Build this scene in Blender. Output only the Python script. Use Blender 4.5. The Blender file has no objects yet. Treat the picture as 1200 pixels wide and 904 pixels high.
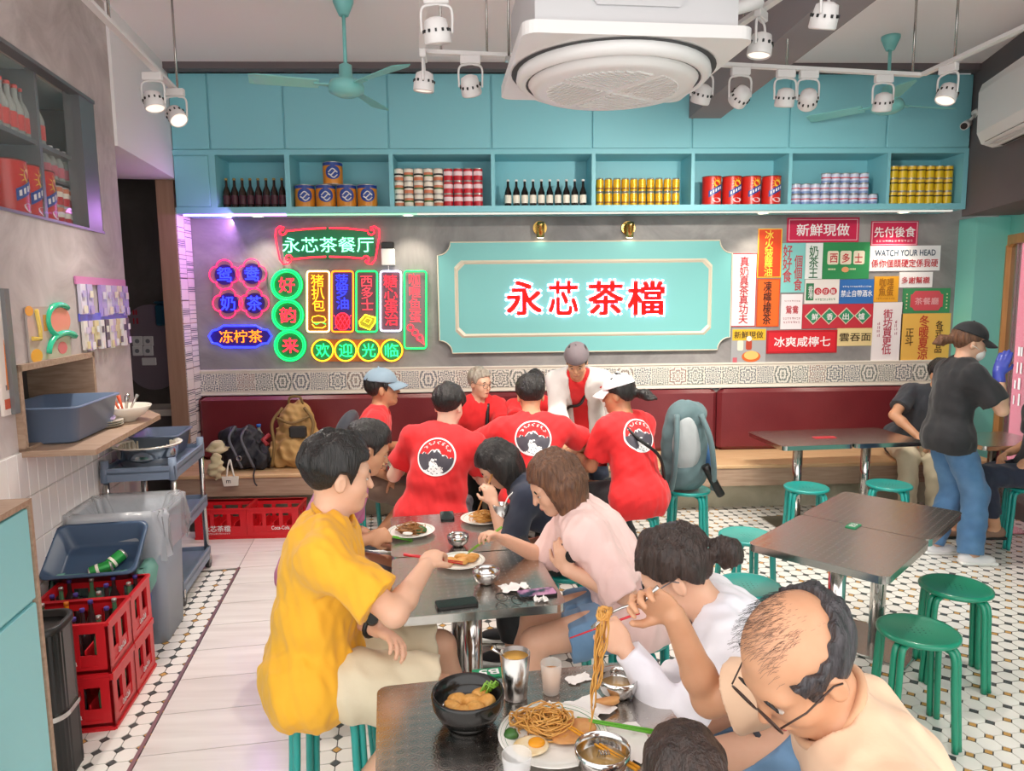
import bpy, math, random
import numpy as np
from mathutils import Vector, Matrix
random.seed(7); rng = np.random.default_rng(7)
SC = bpy.context.scene
COL = SC.collection
PI = math.pi
# ------------------------------------------------------------------ camera
FPX = 833.0; CAMZ = 1.85
_y, _p, _r = math.radians(2.2), math.radians(7.0), 0.0105
CF = Vector((math.sin(_y)*math.cos(_p), math.cos(_y)*math.cos(_p), -math.sin(_p)))
_r0 = Vector((math.cos(_y), -math.sin(_y), 0)); _u0 = _r0.cross(CF)
CR = math.cos(_r)*_r0 - math.sin(_r)*_u0
CU = math.sin(_r)*_r0 + math.cos(_r)*_u0
CC = Vector((0, 0, CAMZ))
cam_data = bpy.data.cameras.new('camera'); cam = bpy.data.objects.new('camera', cam_data); COL.objects.link(cam)
cam_data.sensor_width = 36; cam_data.lens = FPX/1200*36; cam_data.clip_start = 0.05
cam.matrix_world = Matrix(((CR.x, CU.x, -CF.x, CC.x), (CR.y, CU.y, -CF.y, CC.y), (CR.z, CU.z, -CF.z, CC.z), (0, 0, 0, 1)))
SC.camera = cam
# ------------------------------------------------------------------ daylight and exposure
world = bpy.data.worlds.new('daylight'); SC.world = world; world.use_nodes = True
_bg = world.node_tree.nodes['Background']
_bg.inputs['Color'].default_value = (1.0, 0.97, 0.94, 1); _bg.inputs['Strength'].default_value = 2.3
SC.view_settings.view_transform = 'Standard'; SC.view_settings.look = 'None'
SC.view_settings.exposure = 0.06; SC.view_settings.gamma = 1.0; SC.view_settings.use_curve_mapping = False
# ------------------------------------------------------------------ pixel -> point (a pixel gives a ray; the plane it meets gives the distance)
def ray(px, py): return CR*((px-600)/FPX) - CU*((py-452)/FPX) + CF
def atY(px, py, y): d = ray(px, py); return CC + d*(y/d.y)
def atZ(px, py, z): d = ray(px, py); return CC + d*((z-CAMZ)/d.z)
# ------------------------------------------------------------------ helpers: properties
def tag(o, label=None, cat=None, group=None, kind=None):
    if label: o['label'] = label
    if cat: o['category'] = cat
    if group: o['group'] = group
    if kind: o['kind'] = kind
    return o
def empty(name, loc=(0, 0, 0), rz=0.0):
    o = bpy.data.objects.new(name, None); COL.objects.link(o); o.empty_display_size = 0.1
    o.location = loc; o.rotation_euler = (0, 0, rz); return o
def thing(name, label, cat, loc=(0, 0, 0), rz=0.0, group=None):
    return tag(empty(name, loc, rz), label, cat, group)
def copy_tree(o, parent=None):
    c = o.copy(); COL.objects.link(c); c.parent = parent
    for ch in list(o.children): copy_tree(ch, c)
    return c
ORD = ['first', 'second', 'third', 'fourth', 'fifth', 'sixth', 'seventh', 'eighth', 'ninth', 'tenth', 'eleventh', 'twelfth']
# ------------------------------------------------------------------ helpers: materials
def lin(c):
    if isinstance(c, str):
        c = c.lstrip('#'); c = [int(c[i:i+2], 16)/255 for i in (0, 2, 4)]
        c = [x/12.92 if x <= 0.04045 else ((x+0.055)/1.055)**2.4 for x in c]
    return (c[0], c[1], c[2], 1.0)
MATS = {}
def mat(name, col='#888888', rough=0.5, metal=0.0, emit=0.0, ecol=None, var=0.0, vscale=8.0, bump=0.0, bscale=60.0,
        alpha=1.0, trans=0.0, spec=None, col2=None, rnd=0.0, coat=0.0, stretch=None, sheen=0.0, sss=0.0, ior=None):
    if name in MATS: return MATS[name]
    m = bpy.data.materials.new(name); m.use_nodes = True; nt = m.node_tree; N = nt.nodes; L = nt.links
    b = N['Principled BSDF']; c = lin(col)
    b.inputs['Base Color'].default_value = c; b.inputs['Roughness'].default_value = rough; b.inputs['Metallic'].default_value = metal
    if spec is not None: b.inputs['Specular IOR Level'].default_value = spec
    if ior: b.inputs['IOR'].default_value = ior
    if emit: b.inputs['Emission Color'].default_value = lin(ecol or col); b.inputs['Emission Strength'].default_value = emit
    if alpha < 1: b.inputs['Alpha'].default_value = alpha
    if trans: b.inputs['Transmission Weight'].default_value = trans
    if coat: b.inputs['Coat Weight'].default_value = coat; b.inputs['Coat Roughness'].default_value = 0.1
    if sheen: b.inputs['Sheen Weight'].default_value = sheen
    if sss:
        b.inputs['Subsurface Weight'].default_value = sss; b.inputs['Subsurface Radius'].default_value = (1.0, 0.35, 0.2); b.inputs['Subsurface Scale'].default_value = 0.01
    src = None
    if var or col2 or bump or stretch:
        tc = N.new('ShaderNodeTexCoord'); src = tc.outputs['Object']
        if stretch:
            mp = N.new('ShaderNodeMapping'); mp.inputs['Scale'].default_value = stretch; L.new(src, mp.inputs['Vector']); src = mp.outputs['Vector']
    if var or col2:
        nz = N.new('ShaderNodeTexNoise'); nz.inputs['Scale'].default_value = vscale; nz.inputs['Detail'].default_value = 5
        L.new(src, nz.inputs['Vector'])
        rp = N.new('ShaderNodeValToRGB'); rp.color_ramp.elements[0].position = 0.3; rp.color_ramp.elements[1].position = 0.7
        if col2: rp.color_ramp.elements[0].color = c; rp.color_ramp.elements[1].color = lin(col2)
        else:
            rp.color_ramp.elements[0].color = tuple(x*(1-var) for x in c[:3])+(1,); rp.color_ramp.elements[1].color = tuple(min(1, x*(1+var)) for x in c[:3])+(1,)
        L.new(nz.outputs['Fac'], rp.inputs['Fac']); out = rp.outputs['Color']
        if rnd: out = _rnd(N, L, out, rnd)
        L.new(out, b.inputs['Base Color'])
    elif rnd:
        rg = N.new('ShaderNodeRGB'); rg.outputs[0].default_value = c; L.new(_rnd(N, L, rg.outputs[0], rnd), b.inputs['Base Color'])
    if bump:
        nb = N.new('ShaderNodeTexNoise'); nb.inputs['Scale'].default_value = bscale; nb.inputs['Detail'].default_value = 4; L.new(src, nb.inputs['Vector'])
        bp = N.new('ShaderNodeBump'); bp.inputs['Strength'].default_value = min(1, bump); bp.inputs['Distance'].default_value = 0.01*max(1, bump)
        L.new(nb.outputs['Fac'], bp.inputs['Height']); L.new(bp.outputs['Normal'], b.inputs['Normal'])
    MATS[name] = m; return m
def _rnd(N, L, src, amt):
    oi = N.new('ShaderNodeObjectInfo'); mr = N.new('ShaderNodeMapRange')
    mr.inputs['To Min'].default_value = 1-amt; mr.inputs['To Max'].default_value = 1+amt
    L.new(oi.outputs['Random'], mr.inputs['Value'])
    hs = N.new('ShaderNodeHueSaturation'); L.new(mr.outputs['Result'], hs.inputs['Value']); L.new(src, hs.inputs['Color'])
    return hs.outputs['Color']
def neon(name, col, e=3.0):
    return mat('neon_'+name, col, 0.3, emit=e, ecol=col)
# ------------------------------------------------------------------ helpers: mesh building
def frame_from(d):
    d = Vector(d).normalized(); a = Vector((0, 0, 1)) if abs(d.z) < 0.95 else Vector((1, 0, 0))
    u = d.cross(a).normalized(); return u, u.cross(d).normalized(), d
class MB:
    def __init__(s): s.v = []; s.f = []; s.mi = []; s.sm = []; s.cur = 0
    def m(s, i): s.cur = i; return s
    def add(s, vs, fs, smooth=False):
        o = len(s.v); s.v += [tuple(x) for x in vs]
        for f in fs: s.f.append([i+o for i in f]); s.mi.append(s.cur); s.sm.append(smooth)
        return s
    def box(s, a, b, M=None):
        x0, y0, z0 = a; x1, y1, z1 = b
        vs = [(x0, y0, z0), (x1, y0, z0), (x1, y1, z0), (x0, y1, z0), (x0, y0, z1), (x1, y0, z1), (x1, y1, z1), (x0, y1, z1)]
        if M is not None: vs = [M @ Vector(v) for v in vs]
        return s.add(vs, [(0, 3, 2, 1), (4, 5, 6, 7), (0, 1, 5, 4), (1, 2, 6, 5), (2, 3, 7, 6), (3, 0, 4, 7)])
    def bbox(s, a, b, r=0.01, M=None):  # box with bevelled edges
        x0, y0, z0 = a; x1, y1, z1 = b; r = min(r, (x1-x0)/2.01, (y1-y0)/2.01, (z1-z0)/2.01)
        pts = []
        for (zz, ins) in ((z0, r), (z0+r, 0), (z1-r, 0), (z1, r)):
            i = ins; q = r if not ins else r*1.0
            pts.append([(x0+i+q, y0+i, zz), (x1-i-q, y0+i, zz), (x1-i, y0+i+q, zz), (x1-i, y1-i-q, zz), (x1-i-q, y1-i, zz), (x0+i+q, y1-i, zz), (x0+i, y1-i-q, zz), (x0+i, y0+i+q, zz)])
        vs = [p for ring in pts for p in ring]
        if M is not None: vs = [M @ Vector(v) for v in vs]
        fs = [tuple(range(7, -1, -1)), tuple(range(24, 32))]
        for k in range(3):
            for j in range(8): fs.append((k*8+j, k*8+(j+1) % 8, k*8+8+(j+1) % 8, k*8+8+j))
        return s.add(vs, fs)
    def prism(s, poly, z0, z1, M=None):  # polygon (x,y) ccw extruded along z
        n = len(poly); vs = [(x, y, z0) for x, y in poly]+[(x, y, z1) for x, y in poly]
        if M is not None: vs = [M @ Vector(v) for v in vs]
        return s.add(vs, [tuple(range(n-1, -1, -1)), tuple(range(n, 2*n))]+[(j, (j+1) % n, n+(j+1) % n, n+j) for j in range(n)])
    def cyl(s, p0, p1, r0, r1=None, n=12, caps=True, smooth=True):
        r1 = r0 if r1 is None else r1; p0 = Vector(p0); p1 = Vector(p1); u, w, d = frame_from(p1-p0); vs = []
        for (p, r) in ((p0, r0), (p1, r1)):
            for k in range(n): a = 2*PI*k/n; vs.append(p+u*(r*math.cos(a))+w*(r*math.sin(a)))
        s.add(vs, [(k, (k+1) % n, n+(k+1) % n, n+k) for k in range(n)], smooth)
        if caps:
            o = len(s.v)-2*n
            s.f.append([o+k for k in range(n-1, -1, -1)]); s.f.append([o+n+k for k in range(n)]); s.mi += [s.cur]*2; s.sm += [False]*2
        return s
    def lathe(s, prof, n=16, M=None, smooth=True, cap=True):  # prof [(r,z)...] about z
        vs = []
        for (r, z) in prof:
            for k in range(n): a = 2*PI*k/n; vs.append((r*math.cos(a), r*math.sin(a), z))
        if M is not None: vs = [M @ Vector(v) for v in vs]
        fs = []
        for j in range(len(prof)-1):
            for k in range(n): fs.append((j*n+k, j*n+(k+1) % n, (j+1)*n+(k+1) % n, (j+1)*n+k))
        s.add(vs, fs, smooth)
        if cap:
            o = len(s.v)-n*len(prof); t = o+n*(len(prof)-1)
            if prof[0][0] > 1e-5: s.f.append([o+k for k in range(n-1, -1, -1)]); s.mi.append(s.cur); s.sm.append(False)
            if prof[-1][0] > 1e-5: s.f.append([t+k for k in range(n)]); s.mi.append(s.cur); s.sm.append(False)
        return s
    def ball(s, c, r, n=12, m=8, M=None):
        if not hasattr(r, '__len__'): r = (r, r, r)
        vs = []
        for j in range(m+1):
            t = PI*j/m
            for k in range(n):
                a = 2*PI*k/n; p = Vector((r[0]*math.sin(t)*math.cos(a), r[1]*math.sin(t)*math.sin(a), r[2]*math.cos(t)))
                if M is not None: p = M @ p
                vs.append(p+Vector(c))
        return s.add(vs, [(j*n+k, (j+1)*n+k, (j+1)*n+(k+1) % n, j*n+(k+1) % n) for j in range(m) for k in range(n)], True)
    def tube(s, pts, r, n=8, closed=False, caps=True):
        pts = [Vector(p) for p in pts]; N = len(pts); rs = r if hasattr(r, '__len__') else [r]*N; vs = []; pu = None
        for i, p in enumerate(pts):
            if closed: d = pts[(i+1) % N]-pts[i-1]
            else: d = pts[min(i+1, N-1)]-pts[max(i-1, 0)]
            d = d.normalized()
            if pu is None: u, w, _ = frame_from(d)
            else:
                u = pu-d*pu.dot(d)
                u = u.normalized() if u.length > 1e-6 else frame_from(d)[0]
                w = u.cross(d)
            pu = u
            for k in range(n): a = 2*PI*k/n; vs.append(p+u*(rs[i]*math.cos(a))+w*(rs[i]*math.sin(a)))
        fs = []; M_ = N if closed else N-1
        for j in range(M_):
            for k in range(n): fs.append((j*n+k, ((j+1) % N)*n+k, ((j+1) % N)*n+(k+1) % n, j*n+(k+1) % n))
        s.add(vs, fs, True)
        if caps and not closed:
            o = len(s.v)-N*n; s.f.append([o+k for k in range(n)]); s.f.append([o+(N-1)*n+k for k in range(n-1, -1, -1)]); s.mi += [s.cur]*2; s.sm += [False]*2
        return s
    def mesh(s, name, mats):
        me = bpy.data.meshes.new(name); me.from_pydata(s.v, [], s.f)
        for m in (mats if isinstance(mats, (list, tuple)) else [mats]): me.materials.append(m)
        me.polygons.foreach_set('material_index', s.mi); me.polygons.foreach_set('use_smooth', s.sm); me.update(); return me
    def build(s, name, mats, parent=None, loc=(0, 0, 0), rz=0.0):
        return link(name, s.mesh(name, mats), parent, loc, rz)
def link(name, me, parent=None, loc=(0, 0, 0), rz=0.0):
    o = bpy.data.objects.new(name, me); COL.objects.link(o); o.parent = parent; o.location = loc; o.rotation_euler = (0, 0, rz); return o
def rrect(w, h, r, n=5, cx=0, cy=0):
    out = []
    for (sx, sy, a0) in ((1, 1, 0), (-1, 1, 90), (-1, -1, 180), (1, -1, 270)):
        for k in range(n+1):
            a = math.radians(a0+90*k/n); out.append((cx+sx*(w/2-r)+r*math.cos(a), cy+sy*(h/2-r)+r*math.sin(a)))
    return out
def circ(r, n=24, cx=0, cy=0, a0=0): return [(cx+r*math.cos(a0+2*PI*k/n), cy+r*math.sin(a0+2*PI*k/n)) for k in range(n)]
def bez(pts, n=8):  # Catmull-Rom through points
    P = [Vector(p) for p in pts]; P = [2*P[0]-P[1]]+P+[2*P[-1]-P[-2]]; out = []
    for i in range(1, len(P)-2):
        for k in range(n):
            t = k/n; a, b, c, d = P[i-1:i+3]
            out.append(0.5*((2*b)+(c-a)*t+(2*a-5*b+4*c-d)*t*t+(3*b-a-3*c+d)*t**3))
    out.append(P[-2]); return out
_TC = {}
def text_verts(body, offset=0.0, extrude=0.0):
    key = (body, offset, extrude)
    if key in _TC: return _TC[key]
    cu = bpy.data.curves.new('txt', 'FONT'); cu.body = body; cu.align_x = 'CENTER'; cu.offset = offset; cu.extrude = extrude; cu.resolution_u = 3; cu.space_line = 0.92
    ob = bpy.data.objects.new('txt', cu); COL.objects.link(ob)
    dg = bpy.context.evaluated_depsgraph_get(); me = ob.evaluated_get(dg).to_mesh()
    V = np.zeros(len(me.vertices)*3); me.vertices.foreach_get('co', V); V = V.reshape(-1, 3); Fs = [tuple(p.vertices) for p in me.polygons]
    bpy.data.objects.remove(ob); bpy.data.curves.remove(cu); _TC[key] = (V, Fs); return V, Fs
def lettering(body, w, h, mt, parent, M, name='lettering', offset=0.012, extrude=0.0, thick=0.0):
    """flat letters fitted into a w x h box centred on M's origin, in M's xy plane"""
    V, Fs = text_verts(body, 0.0, extrude); V = V.copy()
    offset *= 0.55
    if offset > 0:      # heavier strokes: the glyphs laid four times, shifted by the stroke gain
        n = len(V); dz = 0.0; parts = [V+np.array((a*offset, b*offset, 0)) for a, b in ((1, 1), (-1, 1), (1, -1), (-1, -1))]
        V = np.concatenate(parts); Fs = [tuple(i+k*n for i in f) for k in range(4) for f in Fs]
    lo = V.min(0); hi = V.max(0); c = (lo+hi)/2; V -= c
    V[:, 0] *= w/max(1e-6, hi[0]-lo[0]); V[:, 1] *= h/max(1e-6, hi[1]-lo[1])
    if offset > 0 and not extrude: V[:, 2] += np.repeat(np.arange(4)*0.0004, n)
    if extrude: V[:, 2] *= thick/max(1e-6, hi[2]-lo[2])
    mb = MB(); mb.add([M @ Vector(v) for v in V], Fs); return mb.build(name, mt, parent)
WALLM = Matrix(((1, 0, 0, 0), (0, 0, -1, 0), (0, 1, 0, 0), (0, 0, 0, 1)))  # local xy -> wall xz, local z -> towards the room
def onwall(x, y, z): return Matrix.Translation((x, y, z)) @ WALLM

def fineprint(w, h, mt, parent, M, n=8, name='fine_print', vertical=False, seed=1):
    """illegible small print: a row of short strokes"""
    r = random.Random(seed); mb = MB(); L = h if vertical else w; t = w if vertical else h; pos = -L/2; st = L/n
    for k in range(n):
        a0 = -L/2+st*k+st*0.12; a1 = a0+st*r.uniform(0.55, 0.8)
        for q in range(2):
            b0 = -t/2+t*r.uniform(0, 0.25)+t*0.5*q; b1 = b0+t*r.uniform(0.18, 0.34); c0, c1 = (a0, a1) if q or r.random() < 0.5 else (a0+st*0.2, a1)
            p = [(c0, b0), (c1, b0), (c1, b1), (c0, b1)]
            if vertical: p = [(y, -x) for x, y in p]
            mb.add([M @ Vector((x, y, 0)) for x, y in p], [(0, 1, 2, 3)])
    o = mb.build(name, mt, parent); o['kind'] = 'stuff'; return o
# ================================================================== the setting
YB = 6.5            # back wall
CEIL = 3.74
def wall_matrix(origin, tx, ty):
    n = math.hypot(tx, ty); t = Vector((tx/n, ty/n, 0)); z = Vector((0, 0, 1)); o = t.cross(z)
    return Matrix(((t.x, z.x, o.x, origin[0]), (t.y, z.y, o.y, origin[1]), (t.z, z.z, o.z, origin[2]), (0, 0, 0, 1)))
LS = -0.138; LN = math.hypot(1, LS)
ML = wall_matrix((-2.12, 3, 0), LS, 1)              # left wall: (along, up, out into the room)
MLi = ML.inverted()
MRS = wall_matrix((4.28, 6.5, 0), -0.27, -1)        # right upper soffit
MR = wall_matrix((4.75, 6.5, 0), -0.27, -1)         # right lower wall
def onplane(px, py, M, c=0.0):                      # pixel -> local (along, up) on plane 'out = c' of a wall frame
    d = ray(px, py); Mi = M.inverted(); o = Mi @ CC; e = Mi.to_3x3() @ d; t = (c-o.z)/e.z; p = o+e*t; return p.x, p.y
def struct(o, label=None, cat=None): o['kind'] = 'structure'; return tag(o, label, cat)
# ---- procedural materials of the shell
def concrete(name, c1, c2, sc=1.6):
    m = mat(name, c1, 0.75); nt = m.node_tree; N = nt.nodes; L = nt.links; b = N['Principled BSDF']
    tc = N.new('ShaderNodeTexCoord'); n1 = N.new('ShaderNodeTexNoise'); n1.inputs['Scale'].default_value = sc; n1.inputs['Detail'].default_value = 9; n1.inputs['Distortion'].default_value = 1.2
    n1.inputs['Roughness'].default_value = 0.62
    L.new(tc.outputs['Object'], n1.inputs['Vector']); r = N.new('ShaderNodeValToRGB'); r.color_ramp.elements[0].position = 0.34; r.color_ramp.elements[1].position = 0.68
    r.color_ramp.elements[0].color = lin(c1); r.color_ramp.elements[1].color = lin(c2); L.new(n1.outputs['Fac'], r.inputs['Fac']); L.new(r.outputs['Color'], b.inputs['Base Color'])
    bp = N.new('ShaderNodeBump'); bp.inputs['Strength'].default_value = 0.15; L.new(n1.outputs['Fac'], bp.inputs['Height']); L.new(bp.outputs['Normal'], b.inputs['Normal'])
    return m
M_conc_back = concrete('concrete_back', '#7d7a7a', '#a39f9d')
M_conc_left = concrete('concrete_left', '#aca09d', '#cfc4c1', 2.2)
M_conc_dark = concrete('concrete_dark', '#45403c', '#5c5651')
M_conc_base = concrete('concrete_plinth', '#a79f86', '#c9c2ac', 2.5)
M_ceil = mat('ceiling_paint', '#f6eff0', 0.85)
M_white = mat('white_paint', '#efecec', 0.7)
M_soffit = mat('dark_soffit', '#6b6264', 0.7, var=0.06, vscale=2)
M_beam = mat('beam_paint', '#8d8689', 0.75, var=0.04, vscale=2)
M_teal = mat('teal_paint', '#86cbd6', 0.45)
M_teal_wall = mat('teal_wall_paint', '#7fd0c4', 0.5)
M_grout = mat('grout', '#8a827c', 0.9)
M_grout_dark = mat('grout_dark', '#5d5955', 0.9)
M_oct = mat('octagon_tile', '#efebe4', 0.28, rnd=0.05)
M_dotd = mat('dot_dark', '#4d5454', 0.35)
M_doty = mat('dot_ochre', '#c99a55', 0.35)
def plank_mat():
    m = mat('plank_tile', '#d9d0cc', 0.18, rnd=0.03, col2='#e9e2de', vscale=3.0, stretch=(0.6, 6.0, 1))
    return m
M_plank = plank_mat()
M_strip = mat('metal_strip', '#9a7a80', 0.35, metal=0.6)
M_wood = mat('light_wood', '#c79f74', 0.45, col2='#d8b48b', vscale=4, stretch=(1, 14, 14))
M_wood_grey = mat('grey_wood', '#9c7f6a', 0.5, col2='#b59a84', vscale=4, stretch=(1, 16, 16))
M_brown = mat('brown_post', '#a27d66', 0.5, col2='#ad8a72', vscale=3, stretch=(14, 14, 1))
M_steel = mat('brushed_steel', '#b9b6b2', 0.26, metal=1.0)
M_chrome = mat('polished_steel', '#c9c7c4', 0.12, metal=1.0)
M_black = mat('black_plastic', '#161616', 0.4)
M_whiteP = mat('white_plastic', '#ecebe8', 0.4)
M_greyP = mat('grey_plastic', '#8d8f92', 0.5)
# ---- floor: base bed, octagon tiles, plank tiles
fl = MB().box((-4.2, -1.2, -0.12), (5.2, 7.6, -0.003)).build('floor', M_grout_dark); struct(fl)
DU = Vector((1, -LS, 0)).normalized(); DV = Vector((LS, 1, 0)).normalized(); FO = Vector((-1.483, 3.0, 0))   # strip line through FO along DV
def fpt(u, v): return FO+DU*u+DV*v
PW = 0.72
def project(p):
    q = Vector(p)-CC; z = q.dot(CF); return 600+FPX*q.dot(CR)/z, 452-FPX*q.dot(CU)/z
pitch = 0.087; cut = 0.021; g = 0.0022
octp = []
h = pitch/2-g; k = cut
octp = [(h, -h+k), (h, h-k), (h-k, h), (-h+k, h), (-h, h-k), (-h, -h+k), (-h+k, -h), (h-k, -h)]
om = MB(); MF = Matrix(((DU.x, DV.x, 0, 0), (DU.y, DV.y, 0, 0), (0, 0, 1, 0), (0, 0, 0, 1)))
om.prism(octp, -0.003, 0.0012, MF); oct_mesh = om.mesh('octagon_tile', M_oct)
cells = []
v_end = (4.85-3)*LN
for i in range(-12, 62):
    for j in range(-30, 40):
        u = (i+0.5)*pitch+(PW if i >= 0 else 0); v = (j+0.5)*pitch
        if i < 0 and v > v_end-0.02: continue
        p = fpt(u, v)
        if p.y > 6.1 or p.y < 0.4 or p.x > 4.6: continue
        lx = (ML.inverted() @ p).z
        if i < 0 and lx < 0.04: continue
        if i >= 0 and p.x > 4.75-0.27*(6.5-p.y)-0.05: continue
        cells.append((u, v, p))
def visible(p):
    x, y = project(p); return -10 < x < 1210 and 560 < y < 915 and (x < 300 or x > 745 or y > 690)
vis = sorted([c for c in cells if visible(c[2])], key=lambda c: c[2].y)[:290]
vset = set((c[0], c[1]) for c in vis)
for (u, v, p) in vis: link('octagon_tile', oct_mesh, fl, p)
rest = MB(); dd = MB(); dy = MB()
for (u, v, p) in cells:
    if (u, v) not in vset:
        rest.add([Vector(p)+MF @ Vector((a, b, 0.0012)) for a, b in octp], [tuple(range(8))])
    q = fpt(u+pitch/2, v+pitch/2); s = cut-0.003
    (dy if random.random() < 0.42 else dd).add([q+DU*a+DV*b+Vector((0, 0, 0.001)) for a, b in ((s, 0), (0, s), (-s, 0), (0, -s))], [(0, 1, 2, 3)])
tag(rest.build('octagon_tiles', M_oct, fl), kind='stuff'); tag(dd.build('slate_dots', M_dotd, fl), kind='stuff'); tag(dy.build('ochre_dots', M_doty, fl), kind='stuff')
# planks
pl_w = 0.30
for j in range(-7, 9):
    v0 = j*pl_w+0.06; a = 0.002
    if v0+pl_w < v_end:
        u0, u1 = 0.012, PW
    else: u0, u1 = -1.6, PW
    lens = [(u0, u1)] if u0 > 0 else [(u0, -0.8), (-0.8, 0.0), (0.0, u1)]
    for (q0, q1) in lens:
        MB().box((q0+a, v0+a, -0.003), (q1-a, v0+pl_w-a, 0.0012), Matrix.Translation(FO) @ MF).build('plank_tile', M_plank, fl)
MB().box((-0.006, -2.2, -0.003), (0.010, v_end, 0.004), Matrix.Translation(FO) @ MF).build('edge_strip', M_strip, fl)
# ---- ceiling, beam
struct(MB().box((-4.2, 0.3, CEIL), (5.2, 7.6, CEIL+0.1)).build('ceiling', M_ceil))
bm_ = MB().box((1.74, 0.6, 3.33), (2.01, YB, CEIL)).build('trim_1', M_beam); struct(bm_, 'grey concrete ceiling beam running towards the camera', None)
struct(MB().box((-2.6, 6.0, 3.69), (4.3, 6.1, CEIL)).build('trim_2', M_soffit))
# ---- back wall with tile band
wb = MB().box((-2.75, YB, 0), (4.95, YB+0.12, CEIL)).build('wall_back', M_conc_back); struct(wb)
def pattern_mat(name, base, cols, scale=1.0):
    m = mat(name, base, 0.25); nt = m.node_tree; N = nt.nodes; L = nt.links; b = N['Principled BSDF']
    tc = N.new('ShaderNodeTexCoord'); sx = N.new('ShaderNodeSeparateXYZ'); L.new(tc.outputs['Generated'], sx.inputs['Vector'])
    oi = N.new('ShaderNodeObjectInfo')
    def mth(op, a, bb=None):
        n = N.new('ShaderNodeMath'); n.operation = op
        for i, x in enumerate((a, bb)):
            if x is None: continue
            if isinstance(x, (int, float)): n.inputs[i].default_value = x
            else: L.new(x, n.inputs[i])
        return n.outputs[0]
    x = mth('ABSOLUTE', mth('SUBTRACT', sx.outputs['X'], 0.5)); z = mth('ABSOLUTE', mth('SUBTRACT', sx.outputs['Z'], 0.5))
    r = mth('SQRT', mth('ADD', mth('MULTIPLY', x, x), mth('MULTIPLY', z, z)))
    th = mth('ARCTAN2', z, x); rn = oi.outputs['Random']
    kk = mth('ADD', mth('MULTIPLY', mth('FLOOR', mth('MULTIPLY', rn, 3.99)), 4.0), 4.0)
    petal = mth('SINE', mth('MULTIPLY', th, kk))
    ring = mth('SINE', mth('ADD', mth('MULTIPLY', r, mth('ADD', 24.0, mth('MULTIPLY', rn, 14.0))), mth('MULTIPLY', petal, mth('ADD', 1.2, mth('MULTIPLY', rn, 1.6)))))
    grid = mth('MULTIPLY', mth('SINE', mth('MULTIPLY', mth('ADD', x, z), 38.0)), mth('SINE', mth('MULTIPLY', mth('SUBTRACT', x, z), 38.0)))
    t = mth('ADD', mth('MULTIPLY', ring, 0.65), mth('MULTIPLY', grid, 0.75))
    st = mth('GREATER_THAN', t, 0.12); st2 = mth('GREATER_THAN', t, 0.62)
    rp = N.new('ShaderNodeValToRGB'); rp.color_ramp.interpolation = 'CONSTANT'
    els = rp.color_ramp.elements
    els[0].color = lin(cols[0]); els[0].position = 0; els[1].color = lin(cols[1]); els[1].position = 1/len(cols)
    for i in range(2, len(cols)): e = els.new(i/len(cols)); e.color = lin(cols[i])
    fr = mth('FRACT', mth('MULTIPLY', rn, 7.0)); L.new(fr, rp.inputs['Fac'])
    mx = N.new('ShaderNodeMix'); mx.data_type = 'RGBA'; L.new(st, mx.inputs['Factor']); mx.inputs['A'].default_value = lin(base); mx.inputs['B'].default_value = lin('#6a6e76')
    m2 = N.new('ShaderNodeMix'); m2.data_type = 'RGBA'; L.new(st2, m2.inputs['Factor']); L.new(mx.outputs['Result'], m2.inputs['A']); L.new(rp.outputs['Color'], m2.inputs['B'])
    L.new(m2.outputs['Result'], b.inputs['Base Color']); return m
M_pat = pattern_mat('patterned_tile', '#ece6da', ['#4e5c68', '#a86a4c', '#55664f', '#5e6a78', '#8a6a4e'])
MB().box((-2.57, YB-0.014, 1.012), (4.36, YB, 1.228)).build('tile_bed', mat('cream_border', '#e6ddcf', 0.5), wb)
pt = MB().box((-0.079, -0.006, -0.079), (0.079, 0, 0.079)).mesh('patterned_tile', M_pat)
for i in range(42): link('patterned_tile', pt, wb, (-2.49+i*0.1645, YB-0.014, 1.12))
MB().box((-2.57, YB-0.025, 1.222), (4.36, YB, 1.236)).build('border_trim', mat('cream_trim', '#e9e1d4', 0.5), wb)
MB().box((-2.57, YB-0.03, 1.004), (4.36, YB, 1.016)).build('border_trim', MATS['cream_trim'], wb)
# ---- left post with tiled flank
tp = MB().box((-2.72, 6.2, 0), (-2.575, YB+0.1, CEIL)).build('wall_post', M_brown); struct(tp, 'brown timber clad post at the end of the bench')
M_pat2 = pattern_mat('pink_lit_tile', '#e8dfd8', ['#8a7078', '#7c6a80', '#6e6676'])
pt2 = MB().box((-0.0, -0.07, -0.095), (0.008, 0.07, 0.095)).mesh('flank_tile', M_pat2)
for r_ in range(13):
    for c_ in range(2): link('flank_tile', pt2, tp, (-2.575, 6.277+c_*0.146, 0.1+r_*0.195+0.1))
# ---- left wall with display opening and serving hatch
wa0, wa1 = -1.2, (4.87-3)*LN             # along range
winA0, winA1, winZ0, winZ1 = 0.05, (4.57-3)*LN, 2.27, 3.06
hA0, hZ0 = onplane(22, 527, ML); hA1, hZ1 = onplane(104, 416, ML)
hZ0 = 1.160; hZ1 = 1.567
wl = MB(); T = 0.10; TZ = 1.165
def lbox(mb, a0, a1, b0, b1, c0=-T, c1=0.0): return mb.box((a0, b0, c0), (a1, b1, c1), ML)
lbox(wl, wa0, wa1, 0, hZ0); lbox(wl, wa0, hA0, hZ0, hZ1); lbox(wl, hA1, wa1, hZ0, hZ1); lbox(wl, wa0, wa1, hZ1, winZ0)
lbox(wl, wa0, winA0, winZ0, winZ1); lbox(wl, winA1, wa1, winZ0, winZ1); lbox(wl, wa0, wa1, winZ1, CEIL)
wl = wl.build('wall_left', M_conc_left); struct(wl)
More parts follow.
